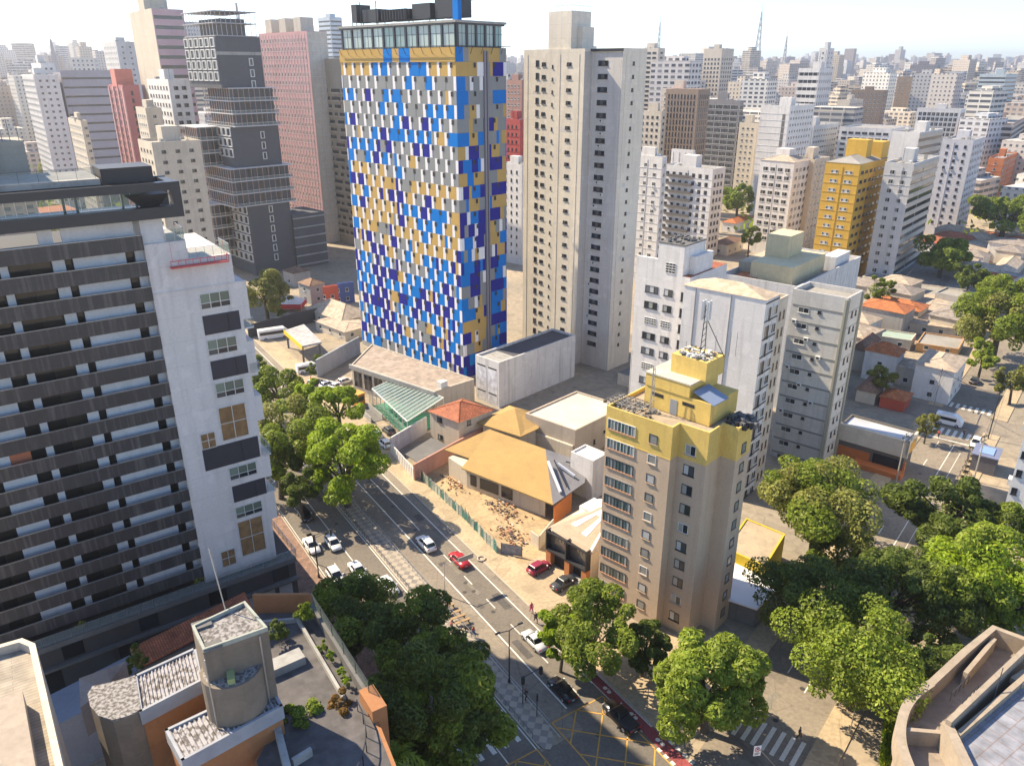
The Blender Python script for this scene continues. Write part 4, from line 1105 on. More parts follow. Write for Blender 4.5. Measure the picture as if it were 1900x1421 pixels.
# shop house with dirty white roof
a_, b_ = gp(1020, 1042), gp(1094, 1086); d = Vector((b_[0] - a_[0], b_[1] - a_[1])); Ls = d.length; azs = math.degrees(math.atan2(d.x, d.y))
c_, e_ = go(b_, azs - 90, 9.5), go(a_, azs - 90, 11)
sh = Bld('shop_house', 'two-storey shop house with a paint-splashed white roof and orange ground-floor piers', 'house', [a_, b_, c_, e_], 5.6, CREAM, parapet=0)
m = MB(); lf = sh.loc; i_ = sh.inset(-.3); cx_ = tuple(sum(q[k] for q in lf) / 4 for k in (0, 1)); rd = (lf[2][0] * .6 + lf[3][0] * .4, lf[2][1] * .6 + lf[3][1] * .4, 8.6)
zt = [6.1, 5.7, 5.9, 6.3]; c4 = [(*p, z_) for p, z_ in zip(i_, zt)]
m.poly([c4[0], c4[1], rd]); m.poly([c4[1], c4[2], rd]); m.poly([c4[2], c4[3], rd]); m.poly([c4[3], c4[0], rd])
sh.part('roof', m, mwall("roof_splashed", (0.42, 0.33, 0.24), .3, .4, .9, .6))
m = MB()
for t0, t1, w_ in ((0.0, .95, .5), (.3, .8, .35), (.55, .9, .6)):
    A_ = Vector(c4[3]).lerp(Vector(c4[0]), t0); B_ = Vector(rd); n_ = Vector((0, 0, .05))
    q1 = A_.lerp(B_, .05 + .1 * t0) + n_; q2 = A_.lerp(B_, .97) + n_; sd = (Vector(c4[0]) - Vector(c4[3])).normalized() * w_
    m.poly([tuple(q1), tuple(q1 + sd * 2), tuple(q2 + sd * .3), tuple(q2)])
A_, B_, C_ = Vector(c4[0]), Vector(c4[1]), Vector(rd); n_ = Vector((0, 0, .06))
for s0, s1, t0, t1 in ((.15, .32, .25, .9), (.55, .7, .2, .92), (.3, .6, .6, .75), (.93, .985, .05, .9)):
    f_ = lambda s, t: tuple(A_.lerp(B_, s).lerp(C_, t) + n_); m.poly([f_(s0, t0), f_(s1, t0), f_(s1 * .9 + .05, t1), f_(s0 * .9 + .05, t1)])
sh.part('roof_paint', m, mplain("whitewash", (0.85, 0.84, 0.82), .8, 0, .15, 2))
m = MB(); zf = 5.9
for u in (.05, Ls / 2, Ls - .15): sh.fbox(m, 0, u - .06, u + .1, 2.9, zf + .3, 1.0, 0, .0)
sh.fbox(m, 0, 0, Ls, zf, zf + .25, 1.0, 0, -.85); sh.fbox(m, 0, 0, Ls, 2.75, 3.0, 1.0); 
for i in range(14): u = .2 + i * (Ls - .4) / 13; sh.fbox(m, 0, u, u + .05, zf - .45, zf + .2, 1.0, 0, -.9)
sh.part('facade_frame', m, FRD)
m = MB(); sh.fbox(m, 0, .2, Ls - .2, 3.05, 5.3, .04); sh.part('shop_glazing', m, mglass("shop_glass", (0.03, 0.035, 0.04), (0.30, 0.22, 0.14), .3))
m = MB()
for u in (0, Ls * .47, Ls * .88): sh.fbox(m, 0, u, u + Ls * .12, 0, 2.75, .9)
sh.part('pier', m, mplain("pier_orange", (0.48, 0.19, 0.07), .75, 0, .3, 1.5))
m = MB(); sh.fbox(m, 0, Ls * .13, Ls * .46, .1, 2.5, .05); sh.fbox(m, 0, Ls * .6, Ls * .87, .1, 2.5, .05); sh.part('doorway', m, DARK)
m = MB()
for i in range(4): sh.fbox(m, 0, Ls * .6, Ls * .87, 0, .15 * (4 - i), .9 + .3 * i)
sh.part('step', m, CONC)
m = MB(); sh.fbox(m, 3, 1.5, 5, 5.6, 7.6, -.4, 0, 3); sh.part('chimney_block', m, WHITE)
# orange parapet wall, white tank block behind
m = MB(); A_, B_ = gp(1028, 945, 3.0), gp(1060, 918, 3.0); m.obox(((A_[0] + B_[0]) / 2, (A_[1] + B_[1]) / 2), math.degrees(math.atan2(B_[0] - A_[0], B_[1] - A_[1])), .25, math.hypot(B_[0] - A_[0], B_[1] - A_[1]), 0, 3.6)
tag(m.build('orange_wall', mplain("paint_orange", (0.62, 0.2, 0.05), .8, 0, .2, 1)), 'bright orange wall behind the paint-splashed shop roof', 'wall')
poly, z, R, L = fit(1100, 858, base=930, azL=-46, azR=44, L=5, R=4); tk = Bld('white_tank_house', 'white cube-like tank house between the ochre roof and the tan apartment block', 'tank house', poly, z, WHITE, parapet=.3)
# white roof annex
poly, z, R, L = fit(1067, 801, base=858, azL=-50, azR=44, xl=975, xr=1160)
an = Bld('white_roof_annex', 'flat annex with a broad sunlit white roof in front of the windowless hall', 'annex', poly, z, mwall("annex_tan", (0.46, 0.39, 0.31), .2, .2), roof=mwall("roof_whitewashed", (0.58, 0.51, 0.43), .12, .35, .9, .3), parapet=.3, pth=.35)
an.win(0, 6, 1.8, .5, 1.0, 'dk'); an.win(0, 10, 3.2, 2.2, .5, 'dk'); an.win(3, L - 3, 1.0, 1, 1.0, 'd'); an.done()
m = MB(); an.fbox(m, 3, 1, L - .3, 0, z * .55, .5); an.part('lower_wall', m, CREAM)
poly, zz, R2, L2 = fit(1175, 700, base=722, azL=-46, azR=44, L=4.5, R=7); ah = Bld('roof_hut', 'small hut with a dark roof on the whitewashed annex behind the tan block', 'hut', poly, zz, CREAM, roof=CONCD, parapet=0)
# red roofed house
poly, z, R, L = fit(851, 778, base=838, azL=-50, azR=48, xl=797, xr=912)
rh_ = Bld('red_tile_house', 'cream house with a terracotta hip roof beside the walled white yard', 'house', poly, z - .5, CREAM, parapet=0)
def hip(b, h, mat, over=.5, f=.3, zb=None, name='roof'):
    m = MB(); i_ = b.inset(-over); z_ = (b.z1 - b.z0) if zb is None else zb; c4 = [(*p, z_) for p in i_]
    e0 = math.hypot(c4[1][0] - c4[0][0], c4[1][1] - c4[0][1]); e1 = math.hypot(c4[2][0] - c4[1][0], c4[2][1] - c4[1][1])
    V_ = [Vector(p) for p in c4]; up = Vector((0, 0, h))
    if e0 >= e1:
        k = min(.48, e1 / e0 * .5); ra = (V_[0] + V_[3]) / 2; rb = (V_[1] + V_[2]) / 2; r0 = ra.lerp(rb, k) + up; r1 = ra.lerp(rb, 1 - k) + up
        fs = [[V_[0], V_[1], r1, r0], [V_[1], V_[2], r1], [V_[2], V_[3], r0, r1], [V_[3], V_[0], r0]]
    else:
        k = min(.48, e0 / e1 * .5); ra = (V_[0] + V_[1]) / 2; rb = (V_[2] + V_[3]) / 2; r0 = ra.lerp(rb, k) + up; r1 = ra.lerp(rb, 1 - k) + up
        fs = [[V_[0], V_[1], r0], [V_[1], V_[2], r1, r0], [V_[2], V_[3], r1], [V_[3], V_[0], r0, r1]]
    for f_ in fs: m.poly([tuple(v) for v in f_])
    m.poly([tuple(v) for v in V_][::-1])
    for v in V_: m.bar(tuple(v), tuple(r0 if (v - r0).length < (v - r1).length else r1), .1)
    m.bar(tuple(r0), tuple(r1), .1)
    return m.build(name, mat, b.root)
hip(rh_, 1.9, TILE, .4)
rh_.win(3, L * .35, z - 2.2, 1.4, 1.1, 'dk'); rh_.win(3, L * .35, 1.0, 1.4, 1.1, 'd'); rh_.win(0, R * .3, z - 2, 1, 1, 'd'); rh_.done()
# white yard: tall blank wall, roofed yard, street wall
m = MB(); A_, B_ = gp(727, 842), gp(792, 802); az_ = math.degrees(math.atan2(B_[0] - A_[0], B_[1] - A_[1])); c = ((A_[0] + B_[0]) / 2, (A_[1] + B_[1]) / 2)
m.obox(c, az_, .3, math.hypot(B_[0] - A_[0], B_[1] - A_[1]), 0, 3.6)
tag(m.build('blank_wall', WHITEW), 'tall blank whitish side wall of the yard behind the two kerbside white cars', 'wall')
m = MB(); A_, B_ = gp(727, 842), gp(769, 890); az_ = math.degrees(math.atan2(B_[0] - A_[0], B_[1] - A_[1])); c = ((A_[0] + B_[0]) / 2, (A_[1] + B_[1]) / 2)
LL = math.hypot(B_[0] - A_[0], B_[1] - A_[1]); m.obox(c, az_, .2, LL, 0, 2.3); d = Vector((B_[0] - A_[0], B_[1] - A_[1])) / LL
for i in range(14): p = Vector(A_) + d * (LL * i / 13); m.bar((p.x - .12, p.y - .05, 0), (p.x - .12, p.y - .05, 2.4), .06)
tag(m.build('street_wall', WHITE), 'white ribbed street wall closing the yard along the pavement', 'wall')
m = MB(); A_, B_ = gp(769, 892), gp(905, 815); az_ = math.degrees(math.atan2(B_[0] - A_[0], B_[1] - A_[1])); c = ((A_[0] + B_[0]) / 2, (A_[1] + B_[1]) / 2)
m.obox(c, az_, .3, math.hypot(B_[0] - A_[0], B_[1] - A_[1]), 0, 3.4)
tag(m.build('pink_wall', mwall("wall_salmon", (0.52, 0.27, 0.20), .3, .3)), 'long salmon coloured party wall between the yard and the earth lot', 'wall')
m = MB(); P = ccw([gp(*p, 2.6) for p in ((752, 842), (800, 812), (832, 826), (775, 858))]); m.prism(P, 2.45, 2.6)
for p in P: m.bar((*p, 0), (*p, 2.5), .1)
tag(m.build('carport_roof', CONCD), 'dark flat carport roof inside the white walled yard', 'carport')

# ---------------------------------------------------------------- side of the hotel: petrol station, walls, small houses
c4 = [gp(x, y, 5) for x, y in ((527, 614), (560, 643), (597, 635), (564, 602))]; o_ = c4[0]
gs_ = thing('station_canopy', 'petrol station canopy with a grey roof and a bright yellow fascia', 'canopy', (*o_, 0))
m = MB(); P = ccw([(p[0] - o_[0], p[1] - o_[1]) for p in c4]); m.prism(P, 4.6, 5.1); m.build('roof', mtile("station_sheet", (0.44, 0.42, 0.42), (0.3, 0.29, 0.29), 40, .8, .1, .03), gs_)
m = MB(); d = Vector((c4[1][0] - o_[0], c4[1][1] - o_[1])); az_ = math.degrees(math.atan2(d.x, d.y)); m.obox((d.x / 2, d.y / 2), az_, .16, d.length + .3, 4.1, 5.25); m.build('fascia', mplain("fascia_yellow", (0.75, 0.46, 0.02), .5), gs_)
m = MB()
for p in P: m.bar((p[0] * .86 + .6, p[1] * .86 + .4, 0), (p[0] * .86 + .6, p[1] * .86 + .4, 4.7), .3)
m.build('column', CONCD, gs_)
def wall_thing(name, label, A_, B_, h, th, mat, cat='wall'):
    az_ = math.degrees(math.atan2(B_[0] - A_[0], B_[1] - A_[1])); c = ((A_[0] + B_[0]) / 2, (A_[1] + B_[1]) / 2)
    m = MB(); m.obox((0, 0), az_, th, math.hypot(B_[0] - A_[0], B_[1] - A_[1]), 0, h)
    return tag(m.build(name, mat, None, loc=(*c, 0)), label, cat)
wall_thing('black_wall', 'long dark wall behind the olive tree and the white bus', gp(462, 628), gp(604, 592), 4.0, .4, mwall("wall_black", (0.05, 0.05, 0.06), .2, .3))
wall_thing('site_wall', 'high grey-blue concrete wall from the petrol station to the hotel podium', gp(590, 700), gp(668, 655), 4.6, .4, mwall("wall_blue_grey", (0.36, 0.38, 0.42), .3, .3))
tent = thing('red_white_tent', 'white pavilion tent with a red valance behind the olive tree', 'tent', (*gp(535, 575), 0)); m = MB(); m.hexa([(-5, -3, 2.6), (5, -3, 2.6), (5, 3.5, 2.6), (-5, 3.5, 2.6)], [(-1.6, -.5, 4.6), (1.6, -.5, 4.6), (1.6, .5, 4.6), (-1.6, .5, 4.6)]); m.build('canvas_roof', WHITE, tent)
VAL = mplain('valance_red', (0.55, 0.03, 0.03), .7)
m = MB(); m.box(-5, 5, -3.05, -2.95, 1.2, 2.65); m.build('valance', VAL, tent); m = MB(); m.box(4.95, 5.05, -2.9, 3.5, 1.2, 2.65); m.build('valance', VAL, tent); m = MB()
for x, y in ((-5, -3), (5, -3), (5, 3.5), (-5, 3.5)): m.bar((x, y, 0), (x, y, 2.6), .08)
m.build('tent_pole', METAL, tent)
def house(name, label, cx, cy, base, xl, xr, wall, roof, h=1.5, azL=-46, azR=44, over=.35, wins=True, flat=False, group=None, L=None, R=None):
    poly, z, R, L = fit(cx, cy, base=base, azL=azL, azR=azR, xl=xl, xr=xr, L=L, R=R)
    b = Bld(name, label, 'house', poly, z, wall, parapet=.35 if flat else 0, roof=roof if flat else None, group=group)
    if not flat: hip(b, h, roof, over)
    if wins:
        for k, LL in ((0, R), (3, L)):
            n = max(1, int(LL / 4))
            for fl_ in range(max(1, int(z / 3))):
                for i in range(n): b.win(k, LL * (i + .5) / n, 1 + fl_ * 3, 1.1, 1.15, 'wk')
        b.done()
    return b
GREYW = mwall("wall_stone_grey", (0.40, 0.38, 0.36), .4, .4)
REDP = mwall("wall_red_paint", (0.50, 0.09, 0.05), .2, .2); BLUEP = mwall("wall_blue_paint", (0.05, 0.1, 0.3), .2, .2)
SLATE = mtile("roof_tile_grey", (0.34, 0.29, 0.25), (0.2, 0.17, 0.15), .4, .35, .3, .04)
TILEB = mtile("roof_tile_brown", (0.28, 0.16, 0.1), (0.14, 0.08, 0.05), .4, .35, .3, .04)
SANDR = mtile("roof_sheet_sand", (0.44, 0.355, 0.27), (0.33, 0.27, 0.21), 30, .9, .12, .03)
house('stone_house', 'grey stone house with a tiled roof left of the red gateway house', 575, 531, 566, 553, 602, GREYW, TILEB)
house('red_gateway_house', 'narrow red painted house with a flat top beside the blue house', 604, 535, 578, 598, 627, REDP, REDP, flat=True, azL=-56, azR=54)
house('blue_shop', 'dark blue shop with a grey roof right of the red gateway house', 630, 529, 565, 624, 656, BLUEP, ROOFG, flat=True, azL=-56, azR=54)
house('sand_roof_house', 'broad house with a pale sand hip roof left of the patchwork hotel', 634, 596, 616, 568, 690, CREAM, SANDR, 3.0)
house('sand_roof_shed', 'low shed with a ribbed sand roof behind the petrol station canopy', 640, 616, 634, 585, 690, CREAM, SANDR, .6)
house('dark_terrace_house', 'shaded terrace house below the dark stepped tower', 545, 508, 533, 525, 575, GREYW, TILEB)
# ---------------------------------------------------------------- right: yellow and white low buildings, shop, houses
YELB = mwall("wall_bright_yellow", (0.62, 0.45, 0.03), .15, .15)
poly, z, R, L = [gp(*q, 5.0) for q in ((1420, 1052), (1457, 992), (1384, 962), (1345, 1018))], 5.0, 8.0, 9.0; yb = Bld('yellow_low_building', 'low building with yellow sides and a sand flat roof behind the tan apartment block', 'shop', poly, z, YELB, roof=mwall("roof_sand", (0.42, 0.34, 0.24), .3, .4), parapet=.15)
yb.win(0, R * .5, .4, 2.2, 2.2, 'dk'); yb.done()
P = ccw([gp(*p, 3.4) for p in ((1362, 1035), (1462, 1072), (1405, 1130), (1350, 1112))]); c = P[0]; ws = thing('white_sheet_roof', 'low shed with a plain white sheet roof below the yellow low building', 'shed', (*c, 0))
m = MB(); m.prism([(p[0] - c[0], p[1] - c[1]) for p in P], 3.2, 3.45); m.build('roof', mplain("white_sheet", (0.72, 0.72, 0.74), .6, 0, .15, .5), ws); cc = (sum(p[0] for p in P) / 4 - c[0], sum(p[1] for p in P) / 4 - c[1])
m = MB(); m.prism([((p[0] - c[0]) * .9 + cc[0] * .1, (p[1] - c[1]) * .9 + cc[1] * .1) for p in P], 0, 3.2); m.build('wall', CONCD, ws)
SHOPW = mwall("shop_fascia_cream", (0.66, 0.58, 0.46), .15, .15)
poly, z, R, L = fit(1682, 822, base=882, azL=-49, azR=41, xl=1562, xr=1700); sp_ = Bld('corner_shop', 'flat shop with pale metal roof, cream fascia and orange ground floor', 'shop', poly, z, mwall("shop_dark_wall", (0.16, 0.14, 0.12), .2, .2), roof=mplain("roof_pale_metal", (0.52, 0.54, 0.58), .45, .2, .3, .3), parapet=.4)
m = MB(); sp_.fbox(m, 3, -.2, L + .5, z - 2.9, z + .45, .5); sp_.fbox(m, 0, -.5, R, z - 2.3, z + .45, .4); sp_.part('fascia', m, SHOPW)
m = MB(); sp_.fbox(m, 0, 1, 4.5, z - 2.4, z - .4, .46); sp_.part('sign', m, mplain("sign_amber", (0.66, 0.34, 0.04), .6))
m = MB(); sp_.fbox(m, 3, 0, L * .5, .4, 2.6, .1); sp_.fbox(m, 3, L * .3, L + .5, 0, 1.0, 2.4); sp_.fbox(m, 0, 0, .8, 0, 2.6, .3); sp_.part('orange_wall', m, mplain("shop_orange", (0.55, 0.17, 0.05), .7, 0, .2, .8))
m = MB(); sp_.fbox(m, 3, L * .55, L * .97, .6, 2.9, .12); sp_.part('shop_window', m, GLD)
house('white_corner_house', 'white corner house with a pale roof and rounded end at the side-street crossing', 1770, 690, 752, 1700, 1795, WHITE, SANDR, 1.2, -49, 40)
house('orange_roof_house', 'white house with a bright orange hip roof behind the corner house', 1665, 662, 715, 1606, 1680, WHITE, TILEO, 2.0, -49, 40)
house('pale_roof_house', 'cream house with a pale fibre roof between the orange roof and the corner house', 1708, 688, 722, 1660, 1722, CREAM, SANDR, 1.2, -49, 40)
house('orange_annex', 'small annex with an orange tiled roof right behind the corner shop', 1678, 745, 765, 1634, 1692, REDP, TILEO, 1.2, -54, 40, wins=False)
house('brown_roof_house', 'small house with a brown tiled roof next to the grey banded block', 1625, 730, 752, 1590, 1648, CREAM, TILEB, 1.8, -54, 40, wins=False)
house('red_brown_house', 'house with a dark red-brown roof left of the bright orange hip roof', 1604, 652, 690, 1580, 1632, CREAM, TILEB, 2, -54, 40, wins=False)
house('long_shed', 'long low shed with a sand ribbed roof behind the bright orange hip roof', 1795, 612, 632, 1612, 1830, CREAM, SANDR, .8, -62, 36)
house('flat_long_hall', 'long flat-roofed hall behind the sand ribbed shed', 1840, 578, 600, 1640, 1870, BEIGE, ROOFG, .8, -62, 36, flat=True)
house('grey_roof_depot', 'grey-roofed depot with a red side below the grey ribbed tower', 1750, 535, 555, 1655, 1790, GREYW, SLATE, .8, -58, 36)
house('orange_yard_house', 'low workshop with an ochre forecourt wall and a yellow gate near the big right-hand trees', 1778, 650, 664, 1700, 1790, mwall("wall_ochre", (0.55, 0.3, 0.12), .2, .2), ROOFG, .8, -60, 36, flat=True)
house('green_roof_house', 'long house with a pale green roof above the bright orange hip roof', 1690, 634, 652, 1614, 1700, CREAM, mplain("roof_pale_green", (0.32, 0.4, 0.33), .7, 0, .3, .5), .5, -60, 36, flat=True)
house('red_long_roof', 'house with a long red-brown tiled roof just below the grey ribbed tower', 1700, 530, 545, 1660, 1745, CREAM, TILE, 1.0, -30, 50)
for i, (cx, cy, b, xl, xr, ro, lab) in enumerate(((1850, 452, 470, 1810, 1872, TILEO, 'white house with an orange roof at the right edge below the round-topped tree'), (1885, 462, 485, 1850, 1905, TILE, 'white house with a red roof at the far right edge beside the orange-roof house'), (1805, 490, 510, 1720, 1860, SANDR, 'long white hall with a sand roof beyond the flat-crowned tree'), (1870, 515, 535, 1830, 1910, SANDR, 'pale hall with a sand roof at the right edge above the big trees'),
        (1365, 415, 432, 1340, 1400, TILEO, 'cream house with an orange roof left of the white window-gridded block'), (1350, 455, 475, 1320, 1380, TILEB, 'cream house with a brown roof in the dip left of the white window-gridded block'))):
    house('small_house', lab, cx, cy, b, xl, xr, WHITE if i % 2 == 0 else CREAM, ro, 1.6, -50, 40)
# pale olive building with tank block and terrace
OLV = mwall("wall_pale_olive", (0.64, 0.54, 0.33), .25, .2)
poly, z, R, L = fit(1478, 518, base=760, azL=-49, azR=42, xl=1340, xr=1600); ob = Bld('pale_olive_block', 'pale olive block with a white roof terrace, seen over the hipped sand roof', 'apartment block', poly, z - 3, WHITEW, roof=ROOFG, parapet=1.4)
m = MB()
ob.rbox('roof_storey', .35, .45, R * .5, L * .55, 4.2, OLV); ob.rbox('water_tank', .42, .6, R * .22, L * .3, 9.0, OLV); ob.rbox('roof_shed', .75, .15, R * .25, 3, 3.4, WHITE); ob.rbox('roof_tile_patch', .12, .75, R * .2, L * .3, .8, TILEO); ob.rbox('roof_wing', .4, .9, R * .4, L * .18, 3, mwall("wing_dull_olive", (0.40, 0.36, 0.27), .3, .3))
# white tower at the right edge
P = gp(1849, 990); A_ = go(P, 128, 12); B_ = go(A_, 38, 16); C_ = go(P, 38, 16)
ew = Bld('white_edge_tower', 'plain white tower cut off by the right edge of the view', 'apartment tower', [P, A_, B_, C_], 44, mwall("edge_white", (0.74, 0.73, 0.71), .1, .08), roof=ROOFG)
for i in (2, 5):
    m = MB(); ew.fbox(m, 3, 14.4, 15.9, 2.5 + i * 3.2, 3.6 + i * 3.2, .5); ew.part('balcony', m, WHITE)
for i in range(8): ew.win(0, .7, 4.4 + i * 3.2, .8, 1.2, 'dk')
ew.done()

# ---------------------------------------------------------------- near roofs: terraced orange building, cream roof, curved terrace
ORG = mwall("wall_burnt_orange", (0.36, 0.16, 0.065), .3, .35, .85, .6)
STAIN = mwall("roof_stained_white", (0.52, 0.52, 0.54), .0, .25, .9, .8)
m_, t_, b_ = newmat("roof_lichen_shade"); tc_ = N(t_, "ShaderNodeTexCoord").outputs['Object']
t_.links.new(mixc(t_, ramp(t_, noise(t_, tc_, 4.0, 10), [(0.42, 0), (0.58, 1)]), (0.30, 0.285, 0.28), (0.10, 0.09, 0.085)), b_.inputs[0]); b_.inputs["Roughness"].default_value = .9  # lichen blotches; base tone also darkened to stand in for cast shade
LICH = m_
BCONC = mwall("tower_concrete_brown", (0.215, 0.175, 0.135), .5, .5, .9, .7)
BZ_ = 25.0; o0 = W(50, 5)
tb = thing('terraced_orange_building', 'burnt orange building with roof terraces and a concrete tank tower in the near left corner', 'apartment building', (o0[0], o0[1], 0))
def lw(u, v): p = W(u, v); return (p[0] - o0[0], p[1] - o0[1])
def lz(x, y, z): p = gp(x, y, z); return (p[0] - o0[0], p[1] - o0[1])
tpoly_ = [lw(34, 6.5), lw(34, 14.4), lw(44.5, 15.8), lw(57.9, 15.8), lw(60.5, 11.5), lw(60.5, 8.2), lw(46, 8.2), lw(44, 6.5)]
m = MB(); m.prism(ccw(tpoly_), 0, BZ_ - 1.0); m.build('wall', ORG, tb)
m = MB(); m.prism(ccw([lw(34, -5), lw(34, 6.4), lw(60.5, 8.1), lw(60.5, -1)]), 0, 16.0); m.build('lower_wall', ORG, tb)
TERR = mtile("terrace_tile", (0.105, 0.095, 0.095), (0.09, 0.09, 0.105), .6, .6, .25, .02)
m = MB(); m.poly([(*p, BZ_ - .98) for p in ccw([lw(34.2, 6.7), lw(34.2, 14.1), lw(44.5, 15.5), lw(57.7, 15.5), lw(60.2, 11.4), lw(60.2, 8.4), lw(46, 8.4), lw(44, 6.7)])]); m.build('terrace_floor', TERR, tb)
m = MB(); m2 = MB()
def pw(m, p, q, z0, z1, th=.3, mi=0):
    az_ = math.degrees(math.atan2(q[0] - p[0], q[1] - p[1])); m.obox(((p[0] + q[0]) / 2, (p[1] + q[1]) / 2), az_, th, math.hypot(q[0] - p[0], q[1] - p[1]) + th, z0, z1, mi)
pw(m2, lw(44.6, 15.6), lw(57.8, 15.6), BZ_ - 1, BZ_ + .0); m2.build('parapet', CONCD, tb); pw(m, lw(57.8, 15.6), lw(60.4, 11.4), BZ_ - 1, BZ_ + 1.0); pw(m, lw(43.2, 15.7), lw(44.6, 15.7), BZ_ - 6, BZ_ + .2, 1.2)
pw(m, lw(43.0, 15.6), lw(34, 14.6), 12, BZ_ - 4.5, .8)
m.build('parapet', ORG, tb)
m = MB(); railing(m, [(*lw(44.6, 15.7), BZ_), (*lw(57.8, 15.7), BZ_)], 1.2, 2.2, .035, 0, 1)
arc = [lw(44.4 - 7.5 * math.sin(t) * .95, 9.0 + 5.6 * math.cos(t)) for t in [i * math.pi / 2 / 8 for i in range(9)]]
railing(m, [(*p, BZ_ - 1.0) for p in arc], 1.2, .9, .04, 0); m.build('railing', [METALD, CLEAR], tb)
# planter troughs
for p_, q_, h_, t_w in ((lw(46, 14.1), lw(57, 14.1), .5, .25), (lw(57, 14.2), lw(58.6, 10.8), .47, .25), (lz(508, 1228, BZ_), lz(545, 1212, BZ_), .8, 1.4), (lz(545, 1400, BZ_), lz(573, 1383, BZ_), .7, .3)):
    m = MB(); pw(m, p_, q_, BZ_ - 1, BZ_ - 1 + h_, t_w); m.build('planter', CONC, tb)
# tank tower
TZt = 33.0; q4 = [lz(x, y, TZt) for x, y in ((356, 1163), (377, 1208), (497, 1166), (455, 1117))]
m = MB(); P = ccw(q4); m.prism(P, 12, TZt - .2); tt = m.build('tank_tower', BCONC, tb)
m = MB(); cen = Vector((sum(p[0] for p in P) / 4, sum(p[1] for p in P) / 4)); 
for k in range(4):
    a_, b_ = Vector(P[k]), Vector(P[(k + 1) % 4]); ia, ib = a_.lerp(cen, .09), b_.lerp(cen, .09); z0, z1 = TZt - .2, TZt + .15
    m.hexa([(*a_, z0), (*b_, z0), (*ib, z0), (*ia, z0)], [(*a_, z1), (*b_, z1), (*ib, z1), (*ia, z1)])
m.build('coping', mwall("coping_green_grey", (0.36, 0.38, 0.33), .3, .3), tb)
m = MB(); m.poly([(*Vector(p).lerp(cen, .08), TZt - .15) for p in P]); m.build('tower_roof', LICH, tb)
m = MB(); 
for x, y in ((374, 1157), (392, 1197)): c = lz(x, y, TZt); m.obox(c, 57, .9, 1.3, TZt - .15, TZt + .02)
m.build('hatch', CONCD, tb)
m = MB(); c = lz(430, 1237, 30.2); rr = 2.15
m.cyl(c, rr, 14, 30.2, 28); m.build('round_tank', BCONC, tb, smooth=False)
m = MB(); m.cyl(c, rr - .2, 30.1, 30.23, 28, 0); m.build('round_tank_lid', LICH, tb)
m = MB(); pw(m, (c[0] - .6, c[1] + 1.2), (c[0] + .5, c[1] - 1.5), 30.2, 30.7, .5); m.build('lid_beam', mplain("mossy_beam", (0.28, 0.32, 0.14), .9), tb)
m = MB(); c2 = lz(475, 1290, 26.5); m.obox(c2, 57, .3, .9, 26, 27.2); m.build('opening', DARK, tb)
m = MB()
for x, y, z0 in ((384, 1215, TZt), (486, 1172, TZt)): p = lz(x, y, z0); m.bar((p[0] - .1, p[1] - .25, BZ_ - 1), (p[0] - .1, p[1] - .25, TZt - .2), .06)
m.build('drain_pipe', METAL, tb)
# corrugated roofs
def corr(name, pts, z, ax, n):
    """corrugated sheet over a 4-gon: ridges run from edge 0-1 to edge 3-2"""
    P = [Vector((*lz(x, y, z), z)) for x, y in pts]; m = MB(); amp = .13
    for i in range(n):
        for s0, s1, h0, h1 in ((0, .3, 0, 1), (.3, .5, 1, 1), (.5, .8, 1, 0), (.8, 1.0, 0, 0)):
            t0, t1 = (i + s0) / n, (i + s1) / n; a_, b_ = P[0].lerp(P[1], t0), P[0].lerp(P[1], t1); c_, d_ = P[3].lerp(P[2], t1), P[3].lerp(P[2], t0); u0, u1 = Vector((0, 0, amp * h0)), Vector((0, 0, amp * h1))
            m.poly([tuple(a_ + u0), tuple(b_ + u1), tuple(c_ + u1), tuple(d_ + u0)])
    o = m.build(name, LICHW_SHADE, tb)
    m = MB()
    for k in range(4):
        a_, b_ = P[k], P[(k + 1) % 4]; pw(m, (a_.x, a_.y), (b_.x, b_.y), z - 1.0, z + .22, .22)
    m.build('roof_edge', mplain("edge_pale", (0.33, 0.345, 0.38), .8, 0, .4, 1), tb)  # pale edge toned down in its colour, in place of shade
    m = MB(); q = ccw([(p.x, p.y) for p in P]); m.prism(q, 10, z - .5); m.build('wall', ORG, tb)
m_, t_, b_ = newmat("corrugated_lichen_shade"); tc_ = N(t_, "ShaderNodeTexCoord").outputs['Object']
t_.links.new(mixc(t_, ramp(t_, noise(t_, tc_, 2.6, 9), [(0.47, 0), (0.58, .9)]), (0.35, 0.34, 0.355), (0.09, 0.075, 0.065)), b_.inputs[0]); b_.inputs["Roughness"].default_value = .9  # lichen on sheet whose base colour is lowered to imitate shade
LICHW_SHADE = m_
corr('corrugated_roof', ((252, 1257), (362, 1206), (378, 1262), (262, 1322)), 27.0, 0, 17)
corr('corrugated_roof', ((310, 1357), (498, 1268), (522, 1312), (340, 1412)), 26.6, 0, 22)
m = MB(); pr = [lz(x, y, 27.1) for x, y in ((252, 1255), (205, 1268), (172, 1275), (163, 1290), (168, 1312), (184, 1330), (210, 1338), (240, 1330), (262, 1318))]
m.prism(ccw(pr), 8, 27.1); m.build('round_stair_tower', BCONC, tb)
m = MB(); m.prism(ccw(pr), 27.1, 27.25); m.build('stair_tower_roof', LICH, tb)
m = MB(); p = lz(455, 1368, 24.2); m.obox(p, 57, .2, 1.0, 21.6, 23.9); p = lz(400, 1410, 24); m.obox(p, 57, .2, 1.2, 22.5, 23.6); m.build('window', GLD, tb)
m = MB(); a_, b_ = lz(515, 1350, 25), lz(533, 1421, 25); pw(m, a_, b_, 20, 25, .5); m.build('side_wall', CONC, tb)
